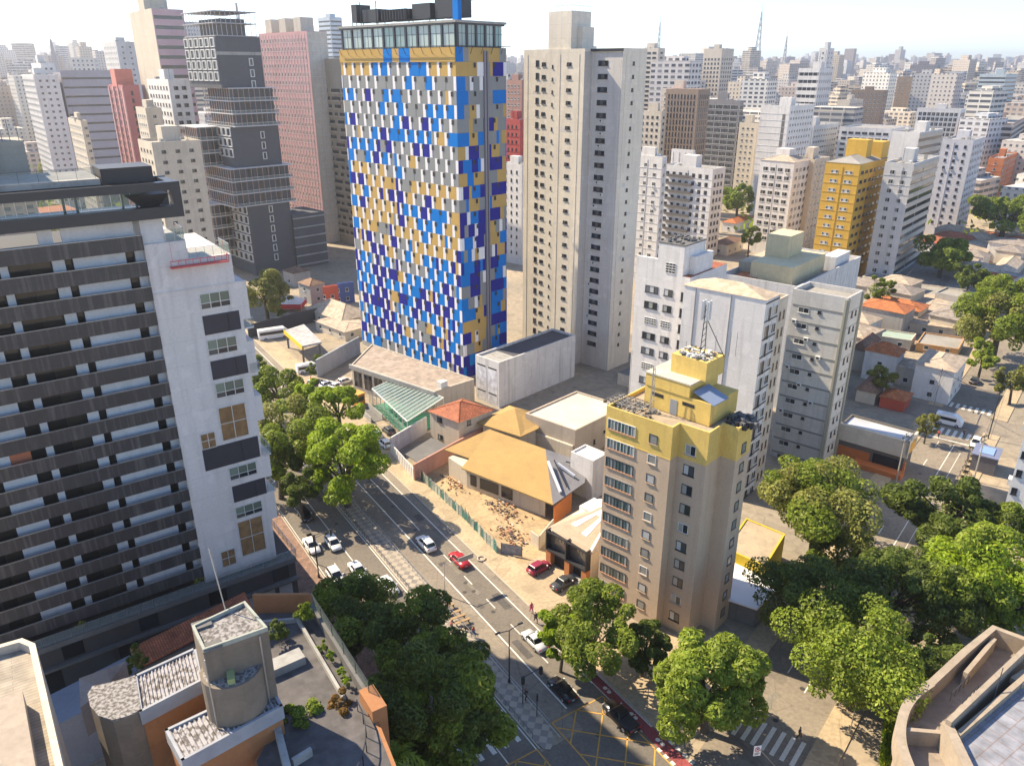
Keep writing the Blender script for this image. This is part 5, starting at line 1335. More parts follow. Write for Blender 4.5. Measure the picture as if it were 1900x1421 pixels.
m = MB(); a_, b_ = lz(190, 1265, 22), lz(235, 1235, 22); m.hexa([(a_[0], a_[1], 18), (b_[0], b_[1], 18), (b_[0] - 3, b_[1] - 2, 18), (a_[0] - 1, a_[1] - 2, 18)], [(a_[0], a_[1], 21.2), (b_[0], b_[1], 22.5), (b_[0] - 3, b_[1] - 2, 22.5), (a_[0] - 1, a_[1] - 2, 21.2)]); m.build('rear_wing', CONC, tb)
m = MB(); a_ = Vector((*lz(418, 1130, TZt), TZt)); m.bar(a_, a_ + Vector((-.9, 1.0, 4.6)), .05); m.build('lightning_rod', METAL, tb)
# red tile roof in the gap before the banded tower
P = [gp(x, y, 9.5) for x, y in ((240, 1200), (455, 1105), (470, 1135), (260, 1235))]; c = P[0]
gp_ = thing('courtyard_house', 'shaded low house with a dark red tiled roof between banded tower and orange building', 'house', (*c, 0)); m = MB(); q = ccw([(p[0] - c[0], p[1] - c[1]) for p in P]); m.prism(q, 0, 9.0); m.build('wall', CONCD, gp_)
m = MB(); sheet(m, [(p[0], p[1], 9.3 + .8 * (i in (1, 2))) for i, p in enumerate(q)]); m.build('roof', TILE, gp_)
P = [gp(x, y, 7) for x, y in ((90, 1290), (240, 1215), (262, 1262), (105, 1345))]; c = P[0]; m = MB(); m.prism(ccw([(p[0] - c[0], p[1] - c[1]) for p in P]), 0, 7); cs = tag(m.build('courtyard_block', mwall("court_blue_grey", (0.26, 0.28, 0.33), .2, .3), None, loc=(*c, 0)), 'shaded blue-grey flat block in the gap left of the rounded stair tower', 'annex')
# cream roof, bottom left corner
CZ = 29.0; P = [gp(x, y, CZ) for x, y in ((-60, 1215), (42, 1186), (66, 1196), (122, 1440), (-60, 1440))]; c = P[1]
cr = Bld('cream_roof_building', 'sunlit cream building with a white ribbed roof in the bottom left corner', 'building', ccw(P), CZ - .6, CREAM, parapet=.75, pth=.42, roof=mtile("white_rib_sheet", (0.33, 0.285, 0.23), (0.22, 0.195, 0.165), 30, .32, .06, .03))
m = MB(); p, q = gp(12, 1330, CZ), gp(28, 1440, CZ); pw(m, (p[0] - cr.o[0], p[1] - cr.o[1]), (q[0] - cr.o[0], q[1] - cr.o[1]), CZ - .6, CZ + .8, 2.4); cr.part('roof_box', m, mwall('roof_box_sand', (.36, .30, .24), .3, .3))
# curved terrace building, bottom right
RZ = 11.0; CT = mwall("terrace_stone", (0.36, 0.295, 0.225), .35, .5, .9, .5)
Pc = gp(1755, 1355, RZ)
ctb = thing('curved_terrace_building', 'stone terrace building with a curved parapet and roof decks in the bottom right corner', 'building', (*Pc, 0))
def lc(x, y, z): p = gp(x, y, z); return (p[0] - Pc[0], p[1] - Pc[1])
out = [(1930, 1195), (1845, 1163), (1790, 1208), (1728, 1266), (1700, 1286), (1681, 1312), (1672, 1345), (1674, 1380), (1686, 1415), (1705, 1460), (1930, 1600)]
pl = [lc(x, y, RZ) for x, y in out]
m = MB(); m.prism(ccw(pl), 0, RZ - 2.2); m.build('wall', CT, ctb)
m = MB(); m.poly([(*p, RZ - 2.18) for p in ccw(pl)]); m.build('terrace_floor', mwall("deck_tan_stained", (0.33, 0.27, 0.22), .5, .8, .9, .5), ctb)
m = MB()
def chain(m, pts, th, z0, z1):
    n = len(pts); V_ = [Vector(p) for p in pts]; off = []
    for i in range(n):
        d = Vector((0, 0))
        if i: d += (V_[i] - V_[i - 1]).normalized()
        if i < n - 1: d += (V_[i + 1] - V_[i]).normalized()
        d.normalize(); off.append(Vector((-d.y, d.x)) * th / 2)
    for i in range(n - 1):
        q = [V_[i] - off[i], V_[i + 1] - off[i + 1], V_[i + 1] + off[i + 1], V_[i] + off[i]]
        m.hexa([(*p, z0) for p in q], [(*p, z1) for p in q])
def smooth(pts, k=3):
    out = []
    for i in range(len(pts) - 1):
        p0, p1, p2, p3 = (Vector(pts[max(0, i - 1)]), Vector(pts[i]), Vector(pts[i + 1]), Vector(pts[min(len(pts) - 1, i + 2)]))
        for j in range(k):
            t = j / k; out.append(tuple(.5 * ((2 * p1) + (p2 - p0) * t + (2 * p0 - 5 * p1 + 4 * p2 - p3) * t * t + (3 * p1 - p0 - 3 * p2 + p3) * t ** 3)))
    return out + [tuple(pts[-1])]
chain(m, smooth(pl[3:-1]), .9, RZ - 2.2, RZ); chain(m, pl[:4], .75, RZ - 2.2, RZ - .003)
for A_, B_ in (((1672, 1345), (1752, 1352)), ((1795, 1240), (1846, 1180))): pw(m, lc(*A_, RZ), lc(*B_, RZ), RZ - 2.2, RZ - .4, .45)
m.build('parapet', CT, ctb)
m = MB(); a_, b_ = lc(1757, 1356, RZ), lc(1930, 1190, RZ); pw(m, a_, b_, 0, RZ + 1.5, .5); a2, b2 = lc(1770, 1374, RZ), lc(1935, 1232, RZ); pw(m, a2, b2, 0, RZ + .6, .5); a3 = lc(1810, 1470, RZ); pw(m, lc(1757, 1358, RZ), a3, 0, RZ + .9, .9)
m.build('deck_wall', CT, ctb)
m = MB(); q = ccw([a2, b2, lc(1990, 1420, RZ), a3]); m.prism(q, 0, RZ - .2); m.build('deck_block', CT, ctb)
m = MB(); m.poly([(*p, RZ - .18) for p in q]); m.build('deck_floor', mtile("deck_tile_blue", (0.27, 0.28, 0.32), (0.22, 0.18, 0.18), 1.6, 1.6, .15, .06), ctb)
m = MB(); p = [Vector((*lc(x, y, RZ - .5), RZ - .5)) for x, y in ((1762, 1300), (1795, 1268), (1782, 1318), (1812, 1285))]
railing(m, [p[0], p[1]], 1.1, .8, .05); railing(m, [p[2], p[3]], 1.1, .8, .05); m.bar((*lc(1842, 1302, RZ), RZ), (*lc(1850, 1275, RZ), RZ + 2.6), .06); m.build('stair_railing', METALD, ctb)
m = MB(); p = lc(1895, 1262, RZ); m.obox(p, 60, 1.2, 2.2, RZ - .2, RZ + .5); m.build('deck_bench', CT, ctb)

# ---------------------------------------------------------------- mid-distance blocks measured one by one
def auto(name, label, cx, cy, xl, xr, wall, base=None, Y=None, azL=-46, azR=44, fh=3.0, cw=3.2, ww=1.3, wh=1.2, kind='wk', roof=ROOFG, band=None, bal=None, kindR=None, tank=True, cap=60, skip=.0, group=None, L=None, R=None, margin=1.0, zmin=3, parapet=.8, cat='apartment block', maxrows=40, cwR=None, top=1.6):
    poly, z, R, L = fit(cx, cy, base=base, Y=Y, azL=azL, azR=azR, xl=xl, xr=xr, L=L, R=R)
    L = max(L, 3.0); R = max(R, 3.0)
    b = Bld(name, label, cat, poly, z, wall, group=group, roof=roof, parapet=parapet)
    for k, LL, kd, cwk in ((3, L, kind, cw), (0, R, kindR or kind, cwR or cw)):
        if kd is None or LL < 2.5: continue
        n = max(1, int((LL - 2 * margin) / cwk + .5)); us = vary(n, margin, LL - margin)
        for i in range(min(maxrows, int((z - zmin) / fh))):
            zz = z - top - wh - i * fh
            if kd == 'band':
                continue
            for u in us:
                if rnd.random() >= skip: b.win(k, u, zz, ww, wh, kd)
    if band:
        m = MB(); m2 = MB()
        for k, LL, kd in ((3, L, kind), (0, R, kindR or kind)):
            if kd != 'band': continue
            for i in range(min(maxrows, int((z - zmin) / fh))):
                zz = z - top - wh - i * fh
                b.fbox(m2, k, .4, LL - .4, zz, zz + wh, .03); b.fbox(m, k, 0, LL, zz + wh, zz + fh, .22)
        b.part('window_band', m2, GLD); b.part('floor_band', m, band)
    if bal:
        k, u0, u1, mat = bal; LL = (R if k == 0 else L)
        for i in range(min(28, int((z - zmin) / fh))):
            m = MB(); zz = z - top - wh - i * fh - .3
            b.fbox(m, k, LL * u0, LL * u1, zz - .15, zz, 1.1); b.fbox(m, k, LL * u0, LL * u1, zz, zz + .9, 1.1, 0, -1.0); b.part('balcony', m, mat)
    if kind not in (None, 'band') and Y is None or rnd.random() < .35:
        sty = rnd.random(); m = MB()
        for k, LL in ((3, L), (0, R)):
            if sty < .55:
                for i in range(min(maxrows, int((z - zmin) / fh))): zz = z - top - wh - i * fh - .35; b.fbox(m, k, 0, LL, zz, zz + .14, .1)
            elif sty < .85:
                n = max(1, int((LL - 2 * margin) / cw + .5))
                for i in range(n + 1): u = margin + (LL - 2 * margin) * i / n; b.fbox(m, k, max(0, u - .12), min(LL, u + .12), 0, z - .2, .12)
        if m.v: b.part('facade_ledge', m, wall)
    nac = 0
    for q in list(b.wins):
        if rnd.random() < .05 and nac < 8 and (Y is None): inst('air_conditioner', ac_mesh(), b.root, (q[0], q[1], q[2] - .75), q[3]); nac += 1
    if Y is None:
        for k in (0, 3):
            LL = b.edge(k)[2]; m = MB(); u = LL * rnd.uniform(.3, .7); b.fbox(m, k, u, u + .16, 0, z - .4, .14); b.part('drain_pipe', m, wall)
    b.done(cap)
    if tank:
        b.rbox('roof_house', rnd.uniform(.35, .6), rnd.uniform(.4, .6), min(5, R * .45), min(6, L * .4), rnd.uniform(3, 5), wall)
        for i in range(7):
            a_ = Vector(b.loc[0]); e1 = Vector(b.loc[1]) - a_; e2 = Vector(b.loc[-1]) - a_; c = a_ + e1 * rnd.uniform(.15, .85) + e2 * rnd.uniform(.1, .9)
            m = MB(); m.obox((c.x, c.y), azR, rnd.uniform(.6, 1.6), rnd.uniform(.6, 2), z, z + rnd.uniform(.5, 1.6)); b.part('roof_unit', m, (CONC, FRW)[i % 2])
        m = MB(); m.bar((c.x, c.y, z), (c.x, c.y, z + 5), .06); b.part('roof_antenna', m, METALD)
    return b
GRID = mwall("wall_light_grey", (0.56, 0.55, 0.54), .25, .2)
SAND = mwall("wall_sand", (0.58, 0.50, 0.41), .2, .2)
BROWN = mwall("wall_brown", (0.26, 0.19, 0.14), .25, .2)
# right
auto('balcony_block', 'white block studded with small dark balconies behind the beige tower', 1322, 318, 1230, 1346, WHITE, base=480, cw=2.9, kind='dk', bal=(3, .12, .62, mplain("bal_dark", (0.12, .11, .10), .7)), kindR=None, wh=1.4)
b = auto('slim_white_block', 'slim white block squeezed between the beige tower and the balcony block', 1228, 296, 1170, 1238, WHITE, base=530, kind='wk', cw=3.6, cap=50)
auto('fin_tower', 'brown tower ribbed with pale upright fins under an orange rooftop', 1296, 170, 1236, 1318, BROWN, Y=400, cw=1.9, kind='dk', ww=.8, wh=2.0, cap=60, tank=False)
b = auto('dark_lattice_block', 'dark grey block with a pale lattice of bays, in shadow behind the fin tower', 1374, 190, 1312, 1380, mwall("wall_dark_grey", (0.22, .21, .22), .2, .2), Y=430, cw=5, ww=4.2, wh=2.2, kind='wk', cap=40)
auto('orange_roof_block', 'flat block with a vivid orange rooftop behind the fin tower', 1300, 168, 1228, 1312, SAND, Y=450, roof=mplain("roof_vivid_orange", (0.7, .16, .05), .8), cap=20)
b = auto('white_blank_tower', 'white tower with a windowless front and a dark vertical stripe', 1466, 200, 1412, 1512, WHITE, Y=390, kind=None, kindR='wk', cw=3, cap=60)
m = MB(); LL = b.edge(3)[2]; b.fbox(m, 3, LL * .78, LL * .88, 0, b.z1 - 3, .05); b.part('stripe', m, CONCD)
b = auto('white_banded_office', 'white office tower with bold black window bands, standing above the white blank tower', 1521, 130, 1482, 1546, WHITE, Y=520, kind='band', kindR='wk', band=WHITE, wh=1.9, fh=4.4, cap=30)
b = auto('white_core_tower', 'tall white core tower rising behind the black banded office', 1536, 92, 1520, 1548, WHITE, Y=545, kind='wk', cw=4, cap=30)
b = auto('white_window_block', 'white block gridded with steel windows, left of the mustard yellow tower', 1473, 306, 1411, 1506, WHITE, base=478, cw=3.4, ww=2.1, wh=1.5, kind='wk', kindR='wk', cap=80)
hip(b, 2.2, SANDR, .2, zb=b.z1 + .82)
auto('tall_wing_block', 'cream wing block right behind the white window block, with laundry shafts', 1510, 300, 1476, 1540, CREAM, base=470, cw=3.4, kind='wk', cap=40)
MUST = mwall("wall_mustard", (0.62, 0.37, 0.05), .12, .15)
b = auto('mustard_tower', 'mustard yellow apartment tower with white window boxes', 1594, 310, 1532, 1646, MUST, base=530, azL=-48, azR=42, cw=4.4, ww=2.4, wh=1.0, kind='wc', kindR='dk', cap=90, tank=False)
hip(b, 2.0, ROOFG, .1, zb=b.z1 + .82); b.rbox('tank_block', .55, .55, 5, 7, 7.5, MUST)
m = MB(); i_ = b.loc; b.rbox('rear_wing', .9, .3, 7, 6, 6.5, MUST)
auto('ribbed_grey_tower', 'grey-white tower with a ribbed beige side, right of the mustard tower', 1693, 309, 1642, 1742, GRID, base=535, azL=-49, azR=40, cw=3.8, ww=1.5, wh=1.4, kind='wk', kindR='band', band=SAND, cap=60)
auto('white_cap_block', 'white block with a grey notch in its blank wall behind the ribbed grey tower', 1706, 250, 1655, 1750, WHITE, Y=315, kind=None, kindR='band', band=SAND)
b = auto('window_dotted_tower', 'pale grey tower dotted with small windows, furthest right of the near row', 1805, 264, 1748, 1829, mwall("wall_pale_lilac", (0.60, .58, .60), .15, .15), base=440, azL=-49, azR=40, cw=3.4, ww=1.0, wh=1.2, kind='dk', cap=70)
b = auto('brick_orange_block', 'block with an orange painted front and beige sides at the right edge', 1862, 297, 1834, 1888, mwall("wall_orange_brick", (0.52, .17, .06), .15, .15), base=385, azL=-49, azR=40, cw=4, kind='wk', cap=40)
auto('balcony_slab', 'broad slab with red-brown walls and continuous pale balcony lines at the right edge', 1880, 232, 1786, 1925, mwall("wall_pinkish", (0.40, .27, .23), .2, .2), Y=480, azL=-54, azR=36, kind='band', kindR='band', band=mwall("pale_balcony", (0.55, .49, .44), .2, .2), fh=3.3, wh=1.8)
auto('white_long_block', 'long low white block with dark strip windows behind the mustard tower', 1655, 242, 1558, 1690, WHITE, Y=430, azL=-52, cw=3.6, ww=2.6, kind='dk', cap=40, tank=False)
auto('blue_window_block', 'white office with blue-grey panes between thin white piers', 1783, 205, 1702, 1792, WHITE, Y=500, azL=-52, cw=2.6, ww=2.0, wh=2.2, kind='wk', cap=50)
auto('pale_glass_tower', 'pale bluish glass tower standing above the balcony slab', 1868, 140, 1818, 1888, mwall("pale_blue_wall", (0.45, .52, .55), .1, .1), Y=640, azL=-52, kind='band', kindR='band', band=mwall("pale_blue_band", (0.55, .6, .6), .1, .1))
auto('beige_wedge_block', 'blank beige block at the foot of the white core tower', 1577, 188, 1554, 1602, BEIGE, Y=560, kind=None, kindR='wk', cap=30)
auto('dark_roof_block', 'brown block under a flat dark roof, right of the blank beige block', 1640, 170, 1580, 1648, BROWN, Y=620, azL=-52, kind='wk', cap=40)
auto('brown_office_pair', 'brown office block with a dark rear half in the hazy middle distance', 1700, 145, 1666, 1728, BROWN, Y=760, kind='wk', cap=30, tank=False)
auto('zigzag_balcony_tower', 'beige tower with scalloped dark balconies beside the beige tower', 1222, 92, 1188, 1234, BEIGE, Y=560, kind='dk', ww=3.0, cw=5, cap=40)
auto('stepped_crown_tower', 'tall beige tower with a stepped crown on the skyline', 1340, 92, 1306, 1362, SAND, Y=820, kind='dk', cw=4, ww=2, wh=2, fh=4, cap=40, top=8)
b = auto('low_front_block', 'low cream block with dark windows in front of the fin tower', 1228, 210, 1186, 1236, CREAM, Y=400, kind='dk', cap=40)
b = auto('white_plinth_block', 'small white block with four dots of windows before the fin tower', 1286, 283, 1246, 1290, WHITE, Y=355, kind=None, kindR=None, tank=False)
auto('shade_cream_block', 'cream block with a long shaded side left of the white blank tower', 1405, 232, 1372, 1416, CREAM, Y=420, kind='wk', cap=40)
auto('pale_mid_block', 'pale grey block with open galleries behind the white blank tower', 1510, 236, 1460, 1556, GRID, Y=440, kind='wk', kindR='wk', ww=2.2, cap=40)
# left
b = auto('pink_grid_tower', 'pink tower gridded with tiny windows and a blank beige side', 569, 62, 480, 606, mwall("wall_pink", (0.60, .34, .34), .1, .15), Y=330, kind='wk', kindR=None, cw=2.3, ww=1.35, wh=1.5, fh=3.2, cap=90, tank=False)
m = MB(); 
for k in (3,):
    LL = b.edge(3)[2]
    for i in range(int(LL / 2.3)): b.fbox(m, 3, .3 + i * 2.3, .75 + i * 2.3, 6, b.z1, .1)
b.part('rib', m, mwall("rib_pale_pink", (0.68, .48, .46), .1, .1))
m = MB(); b.fbox(m, 0, 0, b.edge(0)[2], 0, b.z1 + .6, .06); b.part('blank_side', m, BEIGE)
for fu in (.2, .5, .8): b.rbox('roof_house', .4, fu, 6, 5, 6, BEIGE)
b = auto('pink_striped_tower', 'tall tower with a beige blind side and pink balcony stripes', 281, 20, 240, 340, CREAM, Y=330, azL=-38, azR=50, kind=None, kindR='band', band=mwall("stripe_pink", (0.55, .38, .40), .1, .1), wh=1.3, fh=3.6)
b.rbox('roof_block', .45, .5, 9, 9, 16, CREAM)
b = auto('red_ribbed_tower', 'dusty red tower with pink ribbed front, left of the pink striped tower', 228, 162, 202, 258, mwall("wall_dusty_red", (0.40, .14, .15), .1, .15), Y=345, azL=-38, azR=50, kind='dk', kindR=None, cw=3.0, ww=1.0, wh=1.7, cap=60, tank=False)
m = MB(); LL = b.edge(3)[2]
for f_ in (0, .32, .64, .95): b.fbox(m, 3, LL * f_, LL * f_ + 1.0, 0, b.z1, .5)
b.part('rib', m, mwall("rib_pink", (0.66, .42, .40), .1, .1)); b.rbox('roof_block', .5, .5, 7, 8, 7, mwall("roof_red", (0.55, .2, .16), .1, .1))
b = auto('white_balcony_block', 'white block with dark balcony slots in front of the pink striped tower', 312, 152, 272, 352, WHITE, Y=300, azL=-40, azR=48, kind='dk', cw=3.2, ww=1.6, cap=70)
b = auto('cream_window_block', 'cream block with paired small windows before the dark stepped tower', 282, 270, 256, 372, CREAM, Y=235, azL=-38, azR=50, kind='dk', kindR='dk', cw=3.6, ww=1.3, wh=.9, cap=80)
b = auto('grey_office_slab', 'wide grey office slab with thin window lines in the haze', 112, 138, 98, 222, mwall("office_grey", (0.33, .32, .36), .1, .1), Y=430, azL=-38, azR=52, kind=None, kindR='band', band=mwall("office_grey_band", (0.36, .35, .39), .1, .1), wh=1.0, fh=4.5, tank=False)
b = auto('white_hazy_block', 'white hazy block at the left, beside the grey office slab', 62, 142, 40, 108, WHITE, Y=420, azL=-38, azR=52, kind='wk', cw=3.4, cap=60)
b = auto('white_hazy_annex', 'taller white block with a pale cap standing behind the white hazy block', 75, 120, 58, 102, WHITE, Y=450, azL=-38, azR=52, kind='wk', cap=20)
b = auto('blue_grey_pair', 'pale blue-grey tower with many windows left of the pink striped tower', 215, 80, 190, 250, GRID, Y=480, azL=-38, azR=52, kind='wk', cw=4, cap=60)
b = auto('cream_low_block', 'small cream block in front of the grey office slab', 150, 228, 126, 162, CREAM, Y=330, azL=-38, azR=52, kind='wk', cap=20)
b = auto('cream_ladder_block', 'cream block with shaded recesses between white tower blocks at left', 270, 205, 252, 300, CREAM, Y=285, azL=-38, azR=52, kind='wk', cap=30)
b = auto('glass_far_tower', 'pale glass tower rising behind the pink grid tower', 612, 34, 590, 634, mwall("glass_pale", (0.42, .5, .58), .05, .05), Y=620, kind='band', kindR='band', band=mwall("glass_pale_band", (0.5, .56, .62), .05, .05))
b = auto('brick_grid_tower', 'brown brick tower with a pale window grid right of the patchwork hotel', 968, 152, 938, 985, mwall("brick_brown", (0.36, .2, .16), .1, .1), Y=420, kind='wk', cw=2.6, cap=60)
b = auto('red_flat_block', 'dark red block squeezed between the patchwork hotel and the beige tower', 965, 226, 936, 985, mwall("block_dark_red", (0.42, .06, .05), .1, .1), Y=330, kind='dk', ww=.7, cw=2.5, cap=40)
b = auto('white_strip_block', 'white striped block below the dark red block', 968, 310, 930, 985, WHITE, Y=290, kind='dk', ww=.7, cw=3, cap=40)
b = auto('tan_stagger_block', 'tan block with staggered open balconies behind the patchwork hotel', 690, 112, 576, 720, mwall("stagger_tan", (0.46, .37, .26), .15, .15), base=470, azL=-44, azR=46, kind=None, kindR=None, tank=False, L=None)
LL = b.edge(3)[2]; STF = mwall('stagger_tan_front', (0.55, .45, .32), .15, .15)
for i in range(26):
    zz = b.z1 - 12 - i * 3.0
    if zz < 3: break
    u = 1.0 + (i % 3) * .8
    while u < LL - 2:
        m = MB(); m2 = MB(); w_ = rnd.choice((2.2, 4.5, 6.5)); b.fbox(m, 3, u, min(LL - .5, u + w_), zz, zz + 1.5, .03); b.fbox(m2, 3, u - .1, min(LL - .4, u + w_ + .1), zz - .4, zz + .25, .7); u += w_ + rnd.uniform(1.0, 3.0)
        b.part('balcony_opening', m, GLD); b.part('balcony_front', m2, STF)
# dark stepped tower
DT = mwall("stepped_anthracite", (0.085, .088, .10), .12, .25); DTW = FRW
P = gp(474, 512); Yd = P[1]
stw = thing('dark_stepped_tower', 'anthracite stepped tower with white framed windows and open terrace floors', 'apartment tower', (P[0], P[1], 0), R_(90 - 46))
def stz(y): return hz(430, y, Yd)
Zt, Z1, Z2, Z3, Z4 = stz(30), stz(70), stz(168), stz(236), stz(312)
Z5 = stz(380)
def box(n, x0, x1, y0, y1, z0, z1, mat): m = MB(); m.box(x0, x1, y0, y1, z0, z1); return m.build(n, mat, stw)
# local x runs along azimuth 46 (right face at y=0), local y along azimuth -44 (left face at x=0)
LY = 20.0
box('wall', .5, 16.7, 0, LY, 0, 25.0, DT); box('wall', -1.6, 15.8, .6, 19, 38.2, 51.8, DT); box('wall', -2.9, 12.6, .6, 26, 64, 79.8, DT)
SLABE = mplain("slab_edge_grey", (0.50, .49, .50), .7); POSTB = mplain("post_brown", (0.36, .25, .20), .7)
def terraces(x0, x1, y0, y1, zA, n, h, nx, ny):
    box('recess_wall', x0 + 1.6, x1 - 1.2, y0 + 1.3, y1 - 1.5, zA, zA + n * h, DT)
    for i in range(n + 1): box('terrace_slab', x0, x1, y0, y1, zA + i * h - .16, zA + i * h + .16, SLABE)
    m = MB(); m2 = MB()
    for i in range(n):
        z = zA + i * h
        for x in vary(nx, x0, x1): m.box(x - .07, x + .07, y0 + .02, y0 + .2, z, z + h)
        for y in vary(ny, y0, y1): m.box(x0 + .02, x0 + .2, y - .1, y + .1, z, z + h)
        m2.box(x0 + .3, x1 - .1, y0 + .25, y0 + .3, z + .2, z + 1.1); m2.box(x0 + .25, x0 + .3, y0 + .3, y1, z + .2, z + 1.1)
        m2.box(x0, x1, y0 - .04, y0 + .02, z + 1.05, z + 1.13, 1); m2.box(x0 - .04, x0 + .02, y0, y1, z + 1.05, z + 1.13, 1)
    m.build('terrace_post', POSTB, stw); m2.build('terrace_railing', [CLEAR, FRW], stw)
    for i in range(n):
        for j in range(5):
            if rnd.random() < .6: x = x0 + 3.2 + j * (x1 - x0 - 6) / 5; m = MB(); m.box(x, x + 2.0, y0 + 1.2, y0 + 1.32, zA + i * h + .3, zA + i * h + h - .6); m.build('terrace_window', GL, stw)
terraces(-1.0, 16.2, -1.0, 21, 51.8, 3, 4.05, 9, 12)
terraces(-4.5, 18.8, -1.2, 24, 25.2, 3, 4.3, 11, 14)
terraces(-9.5, -1.0, 10, 25, 38.5, 3, 4.3, 4, 10)
terraces(-7.5, .3, 12, 26, 8, 4, 4.2, 4, 10)
m = MB(); Z1 = 79.8
for i, z in enumerate((Z1 + .2, Z1 + 4, Z1 + 7.5)):
    m.box(-2.9, 12.4, .4, 25, z - .12, z + .12)
    if i < 2:
        for x in vary(9, -2.9, 12.4): m.box(x - .08, x + .08, .4, .56, z, z + 3.8)
        for y in vary(10, .4, 25): m.box(-2.9, -2.74, y - .08, y + .08, z, z + 3.8)
m.build('crown_frame', mplain("crown_frame_grey", (0.38, .38, .40), .6), stw)
box('crown_core', 1, 9.5, 4, 20, Z1, Z1 + 5.5, CONCD)
m = MB(); m.box(-2.92, 12.62, .55, 26, 74.2, 75.2); m.build('pale_band', CONC, stw)
def frames(z0, z1, x0, nx, y0, y1, fh=3.45):
    for i in range(int((z1 - z0) / fh)):
        for y in vary(nx, y0, y1): inst('window', FRM, stw, (x0, y, z1 - (i + 1) * fh + .4), 0)
m = MB(); m.box(-.35, 0, -1.55, -1.25, 0, 2.9); m.box(-.35, 0, 1.25, 1.55, 0, 2.9); m.box(-.35, 0, -1.25, 1.25, 0, .3); m.box(-.35, 0, -1.25, 1.25, 2.6, 2.9); m.poly([(-.03, 1.25, .3), (-.03, -1.25, .3), (-.03, -1.25, 2.6), (-.03, 1.25, 2.6)], 1)
FRM = m.mesh('window', [FRW, GL])
frames(64.2, 79.6, -2.9, 6, .8, 25.5); frames(38.3, 51.6, -1.6, 5, .8, 18.5); frames(1, 25, .5, 5, .3, 19.5)
m = MB(); m.box(-.75, -.5, -.25, 0, 0, 2.4); m.box(.5, .75, -.25, 0, 0, 2.4); m.box(-.5, .5, -.25, 0, 0, .2); m.box(-.5, .5, -.25, 0, 2.2, 2.4); m.poly([(-.5, -.03, .2), (.5, -.03, .2), (.5, -.03, 2.2), (-.5, -.03, 2.2)], 1)
FRS = m.mesh('window', [FRW, GL])
for zA, zB, x, y in ((63, 73.5, 8.5, .6), (39.5, 50, 9.5, .6), (3, 24.5, 9, 0)):
    z = zB - 2.6
    while z > zA: inst('window', FRS, stw, (x, y, z)); z -= 3.5
box('low_wing', 16.7, 30, -1, 14, 0, 20, DT)
for i in range(6): box('wing_slab', 16.7, 30.4, -1.6, 14, 1 + i * 3.5, 1.4 + i * 3.5, CONC)

# ---------------------------------------------------------------- trees
LF = {
 'lime': mleaf("leaf_lime", (0.17, 0.26, 0.012), (0.29, 0.40, 0.018), (0.42, 0.48, 0.035)),
 'green': mleaf("leaf_green", (0.11, 0.165, 0.016), (0.21, 0.275, 0.025), (0.36, 0.39, 0.05)),
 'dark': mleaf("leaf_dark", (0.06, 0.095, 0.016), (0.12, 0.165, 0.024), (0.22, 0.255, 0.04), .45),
 'olive': mleaf("leaf_olive", (0.14, 0.16, 0.035), (0.27, 0.28, 0.06), (0.40, 0.38, 0.11)),
 'fresh': mleaf("leaf_fresh", (0.14, 0.20, 0.02), (0.26, 0.34, 0.032), (0.44, 0.46, 0.09)),
 'autumn': mleaf("leaf_autumn", (0.12, 0.07, 0.015), (0.22, 0.12, 0.02), (0.3, 0.2, 0.04)),
}
def crown_mesh(rx, rz, n, leaf, seed, lobes, flat=0.0, open_=0.0, long=1.0):
    g = np.random.default_rng(seed)
    L = []
    for i in range(int(lobes * 1.7)):
        th = g.uniform(0, 2 * np.pi); ph = np.arccos(g.uniform(-0.65, 1.0)); rr = g.uniform(.55, .92)
        c = np.array([np.cos(th) * np.sin(ph) * rx * rr, np.sin(th) * np.sin(ph) * rx * rr, np.cos(ph) * rz * rr])
        if g.random() < .14: rr *= 1.22
        q = g.uniform(.11, .31); L.append((c, rx * q, rx * q * g.uniform(.6, .95)))
    L.append((np.array([0, 0, 0.]), rx * .5, rz * .55))
    wts = np.array([l[1] ** 2 for l in L]); wts[-1] *= .2; wts /= wts.sum()
    idx = g.choice(len(L), n, p=wts)
    d = g.normal(size=(n, 3)); d[:, 2] += 0.25; d /= np.linalg.norm(d, axis=1)[:, None]
    r = np.clip(1 - np.abs(g.normal(0, .16, n)), .3, 1.12)
    C = np.array([l[0] for l in L])[idx]; RX = np.array([[l[1], l[1], l[2]] for l in L])[idx]
    p = C + d * RX * r[:, None]
    nrm = d * .8 + g.normal(0, .55, (n, 3)) + np.array([0, 0, .45]); nrm /= np.linalg.norm(nrm, axis=1)[:, None]
    t = np.cross(nrm, g.normal(size=(n, 3))); t /= np.linalg.norm(t, axis=1)[:, None]; b = np.cross(nrm, t)
    s = leaf * g.uniform(.4, 1.3, n)[:, None]
    fold = nrm * s * .25
    az = np.arctan2(p[:, 1], p[:, 0]); k1, k2 = g.uniform(0, 6.28, 2); p[:, :2] *= (1 + .13 * np.sin(2 * az + k1) + .09 * np.sin(3 * az + k2))[:, None]
    v = np.stack([p - t * s * long * .9, p - b * s * .55 + fold, p + t * s * long, p + b * s * .55 + fold], 1).reshape(-1, 3)
    return v, n, [l[0] for l in L[:-1]]
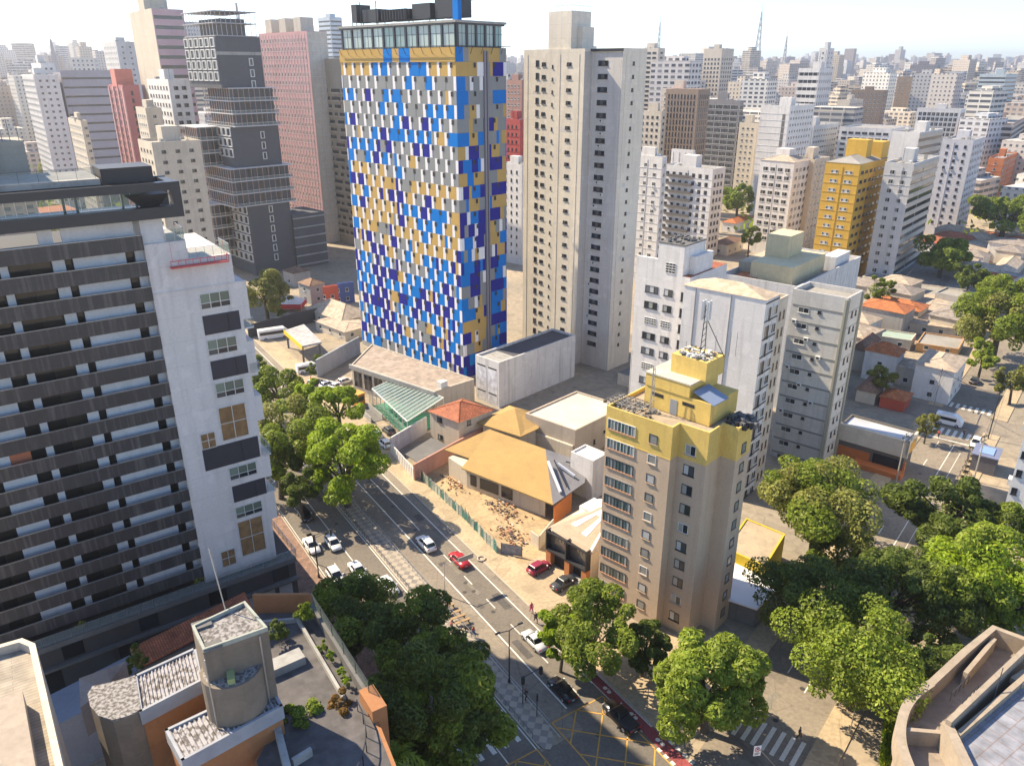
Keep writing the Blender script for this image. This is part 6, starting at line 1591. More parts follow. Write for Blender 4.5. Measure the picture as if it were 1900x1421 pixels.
def tree(name, label, px, py, rpx, zc, rz, mat, n=4200, leaf=.42, seed=1, lobes=16, group=None, trunk=True, long=1.0, base=None, mat2=None, cat='tree'):
    x, y = gp(px, py, zc)
    dist = y * ct - (zc - CAMZ) * st
    rx = rpx * dist / F * (1.1 if cat == 'tree' else 1.0)
    r0 = thing(name, label, cat, (x, y, 0), (seed * 1.7) % 6, group)
    for mi, (mt, fr) in enumerate(((mat, 1.0 if not mat2 else .55),) + (((mat2, .45),) if mat2 else ())):
        v, nn, lob = crown_mesh(rx, rz, int(n * fr * 2.2), leaf * .74, seed + mi * 77, lobes if not mat2 else max(6, lobes // 2), long=long)
        v[:, 2] += zc
        me = bpy.data.meshes.new('crown')
        me.vertices.add(len(v)); me.vertices.foreach_set('co', v.ravel())
        me.loops.add(4 * nn); me.loops.foreach_set('vertex_index', np.arange(4 * nn))
        me.polygons.add(nn); me.polygons.foreach_set('loop_start', np.arange(0, 4 * nn, 4))
        me.update(calc_edges=True); me.materials.append(LF[mt])
        o = bpy.data.objects.new('crown', me); COL.objects.link(o); o.parent = r0
    if trunk:
        m = MB(); g = random.Random(seed); tr = max(.12, rx * .06); zt = max(.5, zc - rz * .45)
        lean = Vector((g.uniform(-.4, .4), g.uniform(-.4, .4), zt))
        m.bar((0, 0, -.1), tuple(lean), tr * 1.3, 0, 8, tr)
        for i, lb in enumerate(lob[:18]):
            e_ = Vector((lb[0], lb[1], zc + lb[2])); md = lean.lerp(e_, .5) + Vector((0, 0, rz * .08))
            m.bar(tuple(lean), tuple(md), tr * .42, 0, 6, tr * .3); m.bar(tuple(md), tuple(e_), tr * .3, 0, 5, tr * .1)
        m.build('trunk', BARK, r0)
    return r0
T = tree
T('street_tree', 'big lime green tree bulging over the avenue beside the white end slab', 638, 862, 84, 8.2, 8.0, 'lime', 11000, .42, 11, 30)
T('street_tree', 'yellow-lime tree behind the big lime green tree, next to the orange kiosk', 628, 755, 52, 7.5, 4.5, 'lime', 5000, .42, 12, 16)
T('street_tree', 'small bright lime tree left of the orange kiosk tree', 575, 742, 38, 7.5, 4.2, 'lime', 3000, .42, 13, 10)
T('street_tree', 'mottled green tree with pale twigs between the lime trees and the tower', 538, 800, 74, 8, 5.5, 'green', 6000, .4, 14, 18, mat2='olive')
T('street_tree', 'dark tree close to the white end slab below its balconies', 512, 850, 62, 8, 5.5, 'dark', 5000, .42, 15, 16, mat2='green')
T('street_tree', 'deep green tree at the top of the roadside row beside the tower', 515, 722, 54, 8, 4.5, 'green', 4200, .42, 16, 14)
T('street_tree', 'leafy tree on the kerb at the head of the roadside row', 480, 690, 26, 7, 4, 'green', 2400, .42, 17, 10)
T('street_tree', 'dark roadside tree shading the lanes left of the big lime tree', 556, 905, 36, 6.5, 4, 'dark', 3200, .42, 18, 12)
T('olive_tree', 'round olive tree with a forked trunk in front of the dark wall', 492, 545, 44, 9, 7, 'olive', 5200, .5, 19, 20)
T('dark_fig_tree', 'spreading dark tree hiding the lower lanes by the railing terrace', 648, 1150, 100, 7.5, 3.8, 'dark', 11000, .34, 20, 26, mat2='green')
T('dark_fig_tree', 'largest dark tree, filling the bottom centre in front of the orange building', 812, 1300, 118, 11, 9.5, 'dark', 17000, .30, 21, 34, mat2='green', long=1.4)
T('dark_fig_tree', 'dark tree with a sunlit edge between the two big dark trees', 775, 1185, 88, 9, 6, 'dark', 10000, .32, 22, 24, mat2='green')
T('street_tree', 'half lime, half dark tree at the foot of the tan apartment block', 1105, 1170, 84, 7, 5.6, 'green', 9000, .33, 23, 24)
T('street_tree', 'lime leaning tree over the silver car on the avenue', 1042, 1175, 40, 6, 4.4, 'lime', 4200, .32, 24, 14)
T('mango_tree', 'dense tree with drooping pale tips at the street corner', 1318, 1268, 98, 7, 5.8, 'fresh', 12000, .32, 25, 34, long=1.6)
T('street_tree', 'large bright leafy tree beside the side street, left of the curved terrace', 1600, 1215, 128, 8, 6.4, 'fresh', 15000, .30, 26, 40, mat2='green')
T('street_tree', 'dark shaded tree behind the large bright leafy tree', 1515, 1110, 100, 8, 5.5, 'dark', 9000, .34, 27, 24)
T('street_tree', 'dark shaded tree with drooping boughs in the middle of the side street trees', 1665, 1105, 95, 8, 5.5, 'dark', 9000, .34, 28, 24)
T('street_tree', 'big sunlit tree with layered boughs at the right edge', 1830, 1075, 105, 9, 6.5, 'fresh', 12000, .32, 29, 36, long=1.5, mat2='lime')
T('street_tree', 'dark feathery tree above the big sunlit layered tree', 1765, 955, 88, 9, 5.0, 'dark', 8000, .36, 30, 22, long=1.8)
T('umbrella_tree', 'broad umbrella-shaped tree with a visible trunk beside the grey banded block', 1527, 925, 104, 11, 4.6, 'olive', 12000, .36, 31, 34, mat2='green')
T('street_tree', 'sunlit undergrowth tree below the umbrella-shaped tree', 1560, 1020, 52, 5, 4, 'green', 3600, .36, 32, 14, mat2='dark')
T('large_tree', 'huge spreading tree at the right edge beyond the side street', 1858, 600, 74, 11, 8, 'olive', 8000, .55, 33, 26, mat2='green')
T('large_tree', 'bright green crown of the trees at the top of the right-hand street', 1880, 548, 60, 11, 6, 'green', 5200, .55, 34, 18)
T('street_tree', 'small vivid green tree on the corner by the white corner house', 1825, 660, 30, 6, 4.5, 'fresh', 2800, .5, 35, 10)
T('street_tree', 'low olive tree at the right edge above the car park lane', 1885, 705, 30, 6, 4.5, 'olive', 2400, .5, 36, 10)
T('large_tree', 'flat-crowned dark tree below the window-dotted tower', 1752, 472, 52, 12, 6, 'green', 4600, .7, 37, 20)
T('large_tree', 'wide dark tree at the right edge below the orange painted block', 1868, 398, 62, 14, 8, 'green', 4600, .9, 38, 20)
T('large_tree', 'dark tree in the shade right of the flat-crowned tree', 1800, 515, 34, 9, 5, 'dark', 2600, .6, 39, 10)
T('small_tree', 'pair of rounded trees between the ribbed grey tower and the long halls, left one', 1622, 545, 17, 8, 6, 'green', 1600, .5, 40, 8)
T('small_tree', 'pair of rounded trees between the ribbed grey tower and the long halls, right one', 1646, 540, 16, 8, 6, 'green', 1600, .5, 41, 8)
T('large_tree', 'bushy green trees between the balcony block and the white window block', 1370, 372, 34, 12, 8, 'green', 3000, .8, 42, 12)
T('small_tree', 'green tree beside the orange-roof cottage in the dip', 1392, 440, 18, 8, 5, 'green', 1400, .6, 43, 8)
T('small_tree', 'small yellow-green tree in front of the orange-hip-roofed white house', 1640, 702, 24, 5, 3, 'olive', 1600, .4, 44, 8)
T('small_tree', 'roadside bush with flowers beside the corner shop', 1722, 790, 20, 4, 4, 'olive', 1600, .35, 45, 10)
for i, (x, y, r, mt, lab) in enumerate(((120, 268, 34, 'olive', 'hazy pale tree clump left of the grey office slab'), (165, 285, 32, 'green', 'hazy green tree in the park below the grey office slab'), (215, 300, 30, 'green', 'hazy tree beside the foot of the dusty red tower'), (110, 312, 40, 'olive', 'yellowish tree just above the banded tower roof'), (60, 255, 26, 'olive', 'hazy tree beside the white hazy block'), (345, 428, 26, 'green', 'green tree under the black roof frame of the banded tower'), (185, 262, 26, 'green', 'hazy tree in front of the small cream block'), (250, 318, 22, 'green', 'tree at the foot of the cream window block'))):
    T('park_tree', lab, x, y, r, 12, 8, mt, 2400, 1.0, 60 + i, 12, trunk=i < 6)
T('street_tree', 'dark tree in the gap between the large bright leafy tree and the curved terrace', 1715, 1235, 62, 7, 5, 'dark', 5000, .34, 46, 16)
T('street_tree', 'deep green tree under the left edge of the big sunlit layered tree', 1742, 1120, 66, 8, 5, 'dark', 5000, .34, 47, 16, mat2='green')
T('street_tree', 'leafy tree at the right edge behind the curved terrace', 1880, 1120, 62, 8, 5, 'green', 5000, .34, 48, 16)
T('street_tree', 'green tree at the right edge above the big sunlit layered tree', 1870, 985, 56, 8, 5, 'green', 4600, .34, 49, 16, mat2='dark')
T('street_tree', 'small dark tree beside the entrance of the tan apartment block', 1195, 1195, 46, 5, 3.6, 'dark', 3600, .3, 50, 12)
T('street_tree', 'low dark bushes at the foot of the tan block beside the mango tree', 1215, 1235, 40, 3, 2.4, 'dark', 3000, .28, 51, 10, trunk=False)
# plants and shrubs on the orange building's terraces and the podium
T('potted_tree', 'bushy small tree in a planter on the lower terrace of the orange building', 563, 1338, 42, 23.5, 2.0, 'green', 2600, .17, 71, 14, cat='plant')
T('shrub', 'rust coloured shrub next to the curved terrace railing', 632, 1310, 26, 24.0, 1.3, 'autumn', 1300, .14, 72, 8, trunk=False, cat='plant')
T('shrub', 'dark shrub in the corner planter behind the concrete tank tower', 512, 1172, 24, 25.2, 1.4, 'dark', 1300, .16, 73, 8, trunk=False, cat='plant')
T('shrub', 'dark green palm-like shrub against the orange end wall of the terrace', 565, 1140, 18, 25.2, 1.2, 'green', 900, .17, 74, 6, trunk=False, long=2, cat='plant')
for i, (x, y) in enumerate(((598, 1200), (613, 1217), (634, 1243), (642, 1262))):
    T('shrub', ('dull green shrub at the far end of the planter under the glass railing', 'lime shrub second in the planter under the glass railing', 'lime shrub third in the planter under the glass railing', 'lime shrub at the near end of the planter under the glass railing')[i], x, y, 9 if i else 13, 24.6, .7, 'lime' if i else 'green', 420, .12, 75 + i, 5, trunk=False, cat='plant')
T('shrub', 'dark bush in the shaded light well beside the corrugated roof', 255, 1222, 26, 20, 2, 'dark', 1200, .2, 81, 8, trunk=False, cat='plant')
T('shrub', 'grassy plant in the lower trough in front of the orange wall', 520, 1395, 12, 23, .6, 'olive', 320, .12, 82, 5, trunk=False, long=2, cat='plant')
for i, (x, y) in enumerate(((130, 1150), (148, 1160), (232, 1115), (270, 1100), (320, 1085), (366, 1075))):
    T('planter_bush', ('pale dry bush, leftmost on the tower podium', 'dry bush second from left on the tower podium', 'dry bush beside the glass corner of the tower podium', 'reddish bush right of the podium glass corner', 'low bush in the middle of the podium edge', 'low bush before the foot of the white end slab')[i], x, y, 11, 9.6, .5, 'olive' if i % 2 else 'autumn', 300, .14, 84 + i, 5, trunk=False, cat='plant')
for i, (x, y, r) in enumerate(((590, 668, 12), (578, 688, 10), (520, 580, 9))):
    T('bush', ('climbing bush on top of the grey-blue site wall', 'bush at the low end of the grey-blue site wall', 'bush on the dark wall right of the olive tree')[i], x, y, r, 3.5, 2, 'green', 700, .35, 95 + i, 6, trunk=False, cat='plant')
# palm at the bottom centre
p = gp(735, 1410, 12); pr = thing('palm_tree', 'feather palm at the bottom edge in front of the orange building', 'palm', (*p, 0)); m = MB(); m.bar((0, 0, 0), (0, 0, 12), .2, 0, 8, .14); m.build('trunk', BARK, pr)
m = MB()
for i in range(16):
    th = i * 2.4; prev = Vector((0, 0, 12)); 
    for k in range(1, 8):
        r = k * .42; q = Vector((math.cos(th) * r, math.sin(th) * r, 12 + .9 * math.sin(k * .42) - .05 * k * k * (.6 + .4 * (i % 3)) + .3)); m.bar(prev, q, .025)
        sd = Vector((-math.sin(th), math.cos(th), -.25)) * (.75 - abs(k - 3.5) * .12); f = (q - prev)
        for s in (1, -1):
            tip = q + Vector((sd.x * s, sd.y * s, sd.z)) + f * .6; m.poly([tuple(prev), tuple(q), tuple(tip)])
        prev = q
m.build('crown', LF['fresh'], pr)
m = MB()                                                               # hedge strip by the curved terrace: lush blades
hp = [gp(x, y) for x, y in ((1652, 1330), (1640, 1421))]
gr = random.Random(3)
for i in range(2600):
    t = gr.random(); x = hp[0][0] + (hp[1][0] - hp[0][0]) * t + gr.uniform(-.55, .55); y = hp[0][1] + (hp[1][1] - hp[0][1]) * t + gr.uniform(-.3, .3); h = gr.uniform(.2, .9); a_ = gr.random() * 6.28; dx, dy = math.cos(a_) * .12, math.sin(a_) * .12
    m.poly([(x - dx, y - dy, h * .4), (x + dx, y + dy, h * .4), (x + dx * 1.5 + dy, y + dy, h)])
tag(m.build('hedge', LF['lime']), 'narrow bright green planting strip along the curved terrace wall', 'hedge')

# ---------------------------------------------------------------- vehicles
TYRE = mplain("tyre", (0.02, 0.02, 0.02), .9); RIM = mplain("rim", (0.5, 0.5, 0.52), .35, .8)
CGL = mplain("car_glass", (0.012, 0.015, 0.02), .06); LAMPW = mplain("headlight_lens", (0.75, 0.75, 0.72), .15); LAMPR = mplain("tail_lens", (0.45, 0.02, 0.02), .2)
PLATE = mplain("plate_grey", (0.6, 0.6, 0.58), .6)
CPAINT = {k: mplain("car_paint_" + k, c, .28, .05) for k, c in dict(white=(.78, .78, .78), silver=(.5, .51, .53), red=(.36, .02, .03), black=(.012, .012, .015), maroon=(.26, .025, .06), dark=(.05, .055, .06), yellow=(.65, .42, .03)).items()}
def loft(m, secs, mi):
    """secs: list of (x, half-width low, half-width mid, z low, z mid, half-width top, z top)"""
    rings = []
    for x, w0, w1, z0, z1, w2, z2 in secs:
        i = len(m.v); m.v += [(x, -w0, z0), (x, -w1, z1), (x, -w2, z2), (x, w2, z2), (x, w1, z1), (x, w0, z0)]; rings.append(i)
    for a_, b_ in zip(rings, rings[1:]):
        for k in range(6): m.f.append((a_ + k, a_ + (k + 1) % 6, b_ + (k + 1) % 6, b_ + k)); m.m.append(mi)
    m.f.append(tuple(rings[0] + k for k in range(5, -1, -1))); m.f.append(tuple(rings[-1] + k for k in range(6))); m.m += [mi, mi]
CARM = {}
def car_parts(kind):
    if kind in CARM: return CARM[kind]
    L, H, hood, deck = {'hatch': (4.0, 1.48, .95, .35), 'sedan': (4.45, 1.45, 1.1, .85), 'suv': (4.5, 1.68, 1.15, .25), 'pickup': (5.2, 1.75, 1.25, 1.75)}[kind]
    h = L / 2; wb = .88; belt = H * .60; k0 = H - 1.45
    m = MB()
    loft(m, [(-h, .68, .72, .42, .62, .62, belt - .1), (-h + .12, .8, .84, .26, .55, .74, belt + .02), (-h + .8, .84, .88, .2, .55, .78, belt + .04), (0, .85, .89, .19, .55, .8, belt + .02), (h - .95, .84, .88, .2, .55, .77, belt - .03), (h - .25, .78, .82, .24, .5, .68, belt - .14), (h, .6, .68, .34, .5, .52, belt - .28)], 0)
    body = m.mesh('body', CPAINT['white'], True)
    xr = -h + .25 + (deck if kind in ('sedan', 'pickup') else .05); xf = h - hood; rt = H
    m = MB(); r0 = xr + (.5 if kind == 'sedan' else .28); r1 = xf - .75
    wt, wbt = .60, .77
    m.hexa([(xr, -wbt, belt), (xf, -wbt, belt), (xf, wbt, belt), (xr, wbt, belt)], [(r0, -wt, rt - .05), (r1, -wt, rt - .05), (r1, wt, rt - .05), (r0, wt, rt - .05)])
    gl = m.mesh('window', CGL)
    m = MB(); m.hexa([(r0 - .06, -wt - .03, rt - .07), (r1 + .08, -wt - .03, rt - .07), (r1 + .08, wt + .03, rt - .07), (r0 - .06, wt + .03, rt - .07)], [(r0 + .05, -wt + .06, rt), (r1 - .05, -wt + .06, rt), (r1 - .05, wt - .06, rt), (r0 + .05, wt - .06, rt)])
    for s in (-1, 1):
        for (xa, xb) in ((xr + .02, r0), (xf - .02, r1), ((xr + xf) / 2, (r0 + r1) / 2)):
            m.bar((xa, s * (wbt + .01), belt), (xb, s * (wt + .015), rt - .05), .045)
    roof = m.mesh('roof', CPAINT['white'])
    wh = MB(); 
    for k in range(14): pass
    rr = .32 if kind in ('hatch', 'sedan') else .37
    n = 16; wh = MB(); ww = MB()
    def disc(mm, r, y0, y1):
        i = len(mm.v)
        for y in (y0, y1): mm.v += [(r * math.cos(2 * math.pi * k / n), y, r * math.sin(2 * math.pi * k / n)) for k in range(n)]
        mm.f += [(i + k, i + n + k, i + n + (k + 1) % n, i + (k + 1) % n) for k in range(n)] + [tuple(i + k for k in range(n)), tuple(i + 2 * n - 1 - k for k in range(n))]; mm.m += [0] * (n + 2)
    disc(wh, rr, -.11, .11); disc(ww, rr * .62, -.125, .125)
    wm, rm = wh.mesh('wheel', TYRE), ww.mesh('rim', RIM)
    hl = MB(); hl.box(-.1, .05, -.17, .17, -.06, .08); hm = hl.mesh('headlight', LAMPW); tm = hl.mesh('tail_light', LAMPR)
    mi = MB(); mi.box(-.08, .08, -.12, .1, 0, .14); mm_ = mi.mesh('mirror', CPAINT['white'])
    bed = None
    if kind == 'pickup':
        bd = MB(); bd.box(-h + .2, xr - .05, -.68, .68, belt + .03, belt + .09); bed = bd.mesh('load_bed', BLACKM)
    pl = MB(); pl.box(-.02, .02, -.2, .2, 0, .11); plm = pl.mesh('number_plate', PLATE)
    CARM[kind] = (body, gl, roof, wm, rm, hm, tm, mm_, bed, plm, L, rr, belt, xf)
    return CARM[kind]
PM = {}
def cpaint(me, col):
    k = (me.name, col)
    if k not in PM: c = me.copy(); c.materials[0] = CPAINT[col]; PM[k] = c
    return PM[k]
def car(label, px, py, az, col='white', kind='hatch', uvp=None, z=0.012, group=None):
    body, gl, roof, wm, rm, hm, tm, mm_, bed, plm, L, rr, belt, xf = car_parts(kind)
    x, y = gp(px, py, .7) if uvp is None else W(*uvp)[:2]
    r0 = thing('parked_car' if group == 'cars parked' else 'car', label, 'car', (x, y, z), R_(90 - az), group)
    inst('body', cpaint(body, col), r0); inst('window', gl, r0); inst('roof', cpaint(roof, col), r0)
    if bed: inst('load_bed', bed, r0)
    for sx in (-1, 1):
        for sy in (-1, 1):
            wo = inst('wheel', wm, r0, (sx * L * .31 + (.03 * L), sy * .80, rr)); inst('rim', rm, wo)
    for sy in (-1, 1):
        inst('headlight', hm, r0, (L / 2 - .13, sy * .5, belt - .3)); inst('tail_light', tm, r0, (-L / 2 + .1, sy * .58, belt - .12)); inst('mirror', mm_, r0, (xf - .25, sy * .93, belt + .02))
    inst('number_plate', plm, r0, (-L / 2 - .005, 0, .55)); inst('number_plate', plm, r0, (L / 2 + .0, 0, .4))
    return r0
UP, DN = -33, 147
car('white hatchback in the outer asphalt lane just ahead of the red car', 790, 1007, UP, 'white', 'suv')
car('red saloon driving up the right-hand lane of the avenue', 852, 1036, UP, 'red', 'sedan')
car('white car in the shaded left lane, nearest the tower podium', 578, 1010, DN, 'white', 'sedan')
car('white car abreast of it in the second shaded lane, below the lime tree', 618, 1006, DN, 'white', 'hatch')
car('white car half hidden by the big dark tree, next to the tower podium', 622, 1066, DN, 'white', 'hatch')
car('white taxi-like saloon in the middle lane just above the dark tree', 664, 1056, DN, 'white', 'sedan')
car('white car in the third lane at the edge of the mosaic median', 721, 1084, DN, 'white', 'sedan')
car('silver car half covered by the lime leaning tree', 992, 1186, UP, 'silver', 'sedan')
car('black car with pale bonnet waiting at the junction', 1043, 1276, UP, 'black', 'sedan')
car('black pickup crossing the yellow box by the red cycle lane', 1152, 1328, UP, 'black', 'pickup')
car('maroon car parked nose-in at the shop forecourt', 1000, 1052, 48, 'maroon', 'hatch', z=.12)
car('dark car parked under the trees beside the shop steps', 1046, 1080, 48, 'dark', 'sedan', z=.12)
car('white car at the kerb before the blank yard wall, upper of two', 697, 803, UP, 'white', 'hatch')
car('white car at the kerb before the blank yard wall, lower of two', 714, 821, UP, 'white', 'hatch')
car('dark grey car tucked behind the two kerbside white cars', 721, 797, UP, 'dark', 'hatch')
car('white car crossing below the petrol station wall', 621, 716, -60, 'white', 'sedan')
car('dark car in the shade beneath the white car by the petrol station', 596, 728, -60, 'dark', 'hatch')
car('white car on the side street next to the zebra crossing', 1811, 820, 218, 'white', 'hatch')
car('dark car in the shaded far arm of the side street', 1808, 705, 39, 'dark', 'hatch')
car('black car deep in the tree shade below the white end slab', 565, 953, DN, 'black', 'hatch')
car('silver car deep in the tree shade, left of the big lime tree trunk', 545, 905, DN, 'silver', 'hatch')
for i, (x, y) in enumerate(((607, 712), (585, 708), (640, 706))):
    car(('white car parked nearest the grey-blue site wall', 'dark car parked left of the site wall cars', 'silver car parked at the podium end of the site wall')[i], x, y, 40, ('white', 'dark', 'silver')[i], 'hatch')
# vans and a bus: boxy bodies
def van(name, label, cat, px, py, az, L, Wd, H, col, stripe=None, nose=.9):
    x, y = gp(px, py, H / 2); r0 = thing(name, label, cat, (x, y, .01), R_(90 - az)); h = L / 2; w_ = Wd / 2
    m = MB(); loft(m, [(-h, w_ * .92, w_, .35, .8, w_ * .9, H - .05), (-h + .1, w_, w_, .3, .8, w_ * .93, H), (h - nose - .5, w_, w_, .3, .8, w_ * .93, H), (h - nose * .5, w_, w_, .3, .8, w_ * .85, H * .72), (h, w_ * .9, w_ * .95, .35, .8, w_ * .8, H * .52)], 0); m.build('body', CPAINT[col], r0)
    m = MB()
    for s in (-1, 1): m.box(-h + .3, h - nose - .3, s * w_ * .99 - .02, s * w_ * .99 + .02, H * .52, H * .8)
    m.build('window', CGL, r0)
    m = MB(); m.box(-h * .6, h * .2, -w_ * .5, w_ * .5, H, H + .14); m.build('roof_hatch', PLATE, r0)
    wm, rm = car_parts('suv')[3:5]
    for sx in (-.6, .62):
        for s in (-1, 1): wo = inst('wheel', wm, r0, (sx * h, s * (w_ - .1), .37)); inst('rim', rm, wo)
    for s in (-1, 1): inst('headlight', car_parts('suv')[5], r0, (h - .1, s * w_ * .65, .7)); inst('tail_light', car_parts('suv')[6], r0, (-h + .05, s * w_ * .7, .9))
van('delivery_van', 'white van standing at the bottom of the petrol station wall', 'van', 571, 682, 60, 5.6, 2.0, 2.3, 'white')
van('minibus', 'white bus with dark windows under the olive tree by the dark wall', 'bus', 508, 618, 62, 8.5, 2.4, 2.9, 'white')
van('white_truck', 'white truck turning at the sunlit side-street crossing', 'truck', 1762, 778, 128, 5.2, 2.1, 2.4, 'white')
# motorcycles
def moto_mesh():
    m = MB(); n = 12
    for x in (-.62, .65):
        for k in range(n):
            a_, b_ = 2 * math.pi * k / n, 2 * math.pi * (k + 1) / n; m.bar((x + .29 * math.cos(a_), 0, .3 + .29 * math.sin(a_)), (x + .29 * math.cos(b_), 0, .3 + .29 * math.sin(b_)), .055, 1, 5)
    return m
mw = moto_mesh().mesh('wheels', [TYRE, TYRE])
m = MB(); m.hexa([(-.4, -.12, .35), (.35, -.12, .35), (.35, .12, .35), (-.4, .12, .35)], [(-.3, -.16, .75), (.4, -.16, .85), (.4, .16, .85), (-.3, .16, .75)]); m.bar((.4, 0, .85), (.65, 0, .3), .05); m.bar((-.3, 0, .6), (-.62, 0, .3), .05); mb_ = m.mesh('body', BLACKM)
m = MB(); m.hexa([(-.75, -.12, .78), (.1, -.14, .74), (.1, .14, .74), (-.75, .12, .78)], [(-.75, -.1, .86), (.1, -.12, .82), (.1, .12, .82), (-.75, .1, .86)]); ms = m.mesh('seat', TYRE)
m = MB(); m.bar((.42, -.36, 1.02), (.42, .36, 1.02), .025); m.bar((.42, 0, .85), (.42, 0, 1.02), .03); m.box(.42, .56, -.1, .1, .8, .95); mh = m.mesh('handlebar', METALD)
def moto(label, x, y, az, group=None):
    r0 = thing('motorcycle', label, 'motorcycle', (x, y, .02), R_(90 - az), group)
    for n_, me in (('wheels', mw), ('body', mb_), ('seat', ms), ('handlebar', mh)): inst(n_, me, r0)
    return r0
for i in range(9):
    x, y = gp(1778 + i * 4.6, 905 - i * 9.5, .4); moto('dark motorcycle in the parking row along the side street kerb', x, y, 120 + rnd.uniform(-8, 8), 'motorcycles parked along the side street kerb')
x, y = gp(868, 1166, .5); moto('motorcycle standing on the median by the bus stop benches', x, y, 100)
x, y = gp(1715, 752, .5); 

# ---------------------------------------------------------------- people
SKIN = mplain("skin", (0.32, 0.18, 0.11), .6); HAIR = mplain("hair_dark", (0.02, 0.015, 0.012), .7)
CL = {k: mplain("cloth_" + k, c, .85) for k, c in dict(pink=(.6, .08, .2), dark=(.03, .03, .04), red=(.5, .04, .04), white=(.7, .7, .7), blue=(.06, .1, .25), grey=(.2, .2, .2)).items()}
def skin_mesh(verts, edges, radii, name, mat, parent):
    me = bpy.data.meshes.new(name); me.from_pydata(verts, edges, []); me.materials.append(mat)
    o = bpy.data.objects.new(name, me); COL.objects.link(o); o.parent = parent
    o.modifiers.new('skin', 'SKIN'); 
    if not me.skin_vertices: me.attributes
    for i, r in enumerate(radii): me.skin_vertices[0].data[i].radius = (r, r)
    me.skin_vertices[0].data[0].use_root = True
    s = o.modifiers.new('sub', 'SUBSURF'); s.levels = 1; s.render_levels = 1
    return o
def person(label, x, y, az, top, legs, stride=.22, z=.0, group=None):
    r0 = thing('person', label, 'person', (x, y, z), R_(90 - az), group)
    s = stride
    V_ = [(0, 0, .95), (0, 0, 1.2), (0, 0, 1.42), (0, 0, 1.52), (.01, 0, 1.66), (0, .19, 1.40), (.05, .26, 1.13), (.14, .25, .90), (.18, .25, .80), (0, -.19, 1.40), (-.07, -.26, 1.14), (-.02, -.27, .90), (.02, -.27, .80), (0, .1, .9), (s, .1, .50), (s * 1.1, .1, .08), (s * 1.1 + .16, .11, .04), (0, -.1, .9), (-s * .4, -.1, .50), (-s * 1.5, -.1, .10), (-s * 1.5 + .16, -.11, .04)]
    E_ = [(0, 1), (1, 2), (2, 3), (3, 4), (2, 5), (5, 6), (6, 7), (7, 8), (2, 9), (9, 10), (10, 11), (11, 12), (0, 13), (13, 14), (14, 15), (15, 16), (0, 17), (17, 18), (18, 19), (19, 20)]
    Rr = [.13, .13, .15, .06, .105, .06, .045, .035, .03, .06, .045, .035, .03, .095, .065, .04, .035, .095, .065, .04, .035]
    skin_mesh(V_, E_, Rr, 'body', SKIN, r0)
    iv = [0, 1, 2, 5, 6, 9, 10]; mp = {v: i for i, v in enumerate(iv)}
    skin_mesh([V_[i] for i in iv], [(mp[a_], mp[b_]) for a_, b_ in E_ if a_ in mp and b_ in mp], [Rr[i] + .022 for i in iv], 'shirt', CL[top], r0)
    iv = [0, 13, 14, 15, 17, 18, 19]; mp = {v: i for i, v in enumerate(iv)}
    skin_mesh([V_[i] for i in iv], [(mp[a_], mp[b_]) for a_, b_ in E_ if a_ in mp and b_ in mp], [Rr[i] + .022 for i in iv], 'trousers', CL[legs], r0)
    skin_mesh([(-.02, 0, 1.70), (-.045, 0, 1.62)], [(0, 1)], [.105, .08], 'hair', HAIR, r0)
    return r0
for lab, px, py, az, tp_, lg in (('person in a pink top walking on the pavement beside the lime leaning tree', 986, 1128, 147, 'pink', 'pink'), ('person in dark clothes walking behind the one in pink', 994, 1146, 147, 'dark', 'dark'),
        ('person in red standing at the bus stop benches', 838, 1162, 60, 'red', 'dark'), ('person in a red top by the motorcycle on the median', 878, 1172, 120, 'red', 'blue'), ('person in dark clothes waiting on the median tip by the junction', 976, 1288, 40, 'dark', 'dark'),
        ('person in dark clothes at the end of the zebra crossing', 1484, 1360, 100, 'dark', 'dark'), ('person in black in the middle of the far zebra crossing', 1789, 803, 60, 'dark', 'dark'), ('person walking on the shaded pavement under the bright leafy tree', 1596, 1305, 120, 'dark', 'dark'),
        ('person on the pavement below the petrol station', 577, 704, 60, 'red', 'dark'), ('person standing on the pavement by the kerbside white cars', 702, 846, 147, 'grey', 'dark'), ('rider on foot in dark red beside the corner shop', 1742, 805, 39, 'red', 'dark')):
    x, y = gp(px, py, .85); person(lab, x, y, az, tp_, lg, z=.13 if px not in (1789, 1742) else .01)

# ---------------------------------------------------------------- street furniture
def lamp(label, px, py, h=9.0, az=57, double=True, arm=1.6):
    x, y = gp(px, py); r0 = thing('street_lamp', label, 'street lamp', (x, y, 0), R_(90 - az))
    m = MB(); m.bar((0, 0, 0), (0, 0, h), .10, 0, 8, .06); m.cyl((0, 0), .2, 0, .5, 8); m.build('pole', METALD, r0)
    m = MB()
    for s in ((-1, 1) if double else (1,)): m.bar((0, 0, h), (s * arm, 0, h + .35), .05)
    m.build('arm', METALD, r0)
    for s in ((-1, 1) if double else (1,)): m = MB(); m.hexa([(s * arm - .35, -.13, h + .28), (s * arm + .35, -.13, h + .28), (s * arm + .35, .13, h + .28), (s * arm - .35, .13, h + .28)], [(s * arm - .3, -.1, h + .42), (s * arm + .3, -.1, h + .42), (s * arm + .3, .1, h + .42), (s * arm - .3, .1, h + .42)]); m.build('lamp_head', METALD, r0)
lamp('double-headed street lamp on the median near the junction', 945, 1266, 8.0)
lamp('single street lamp on the shaded pavement at the tower podium', 592, 1072, 7.0, 60, False)
def pole(name, label, cat, px, py, h, mat=METAL, r=.08, extra=None, az=0):
    x, y = gp(px, py); r0 = thing(name, label, cat, (x, y, 0), R_(90 - az)); m = MB(); m.bar((0, 0, 0), (0, 0, h), r, 0, 7, r * .8); m.build('pole', mat, r0)
    if extra: extra(r0, h)
    return r0
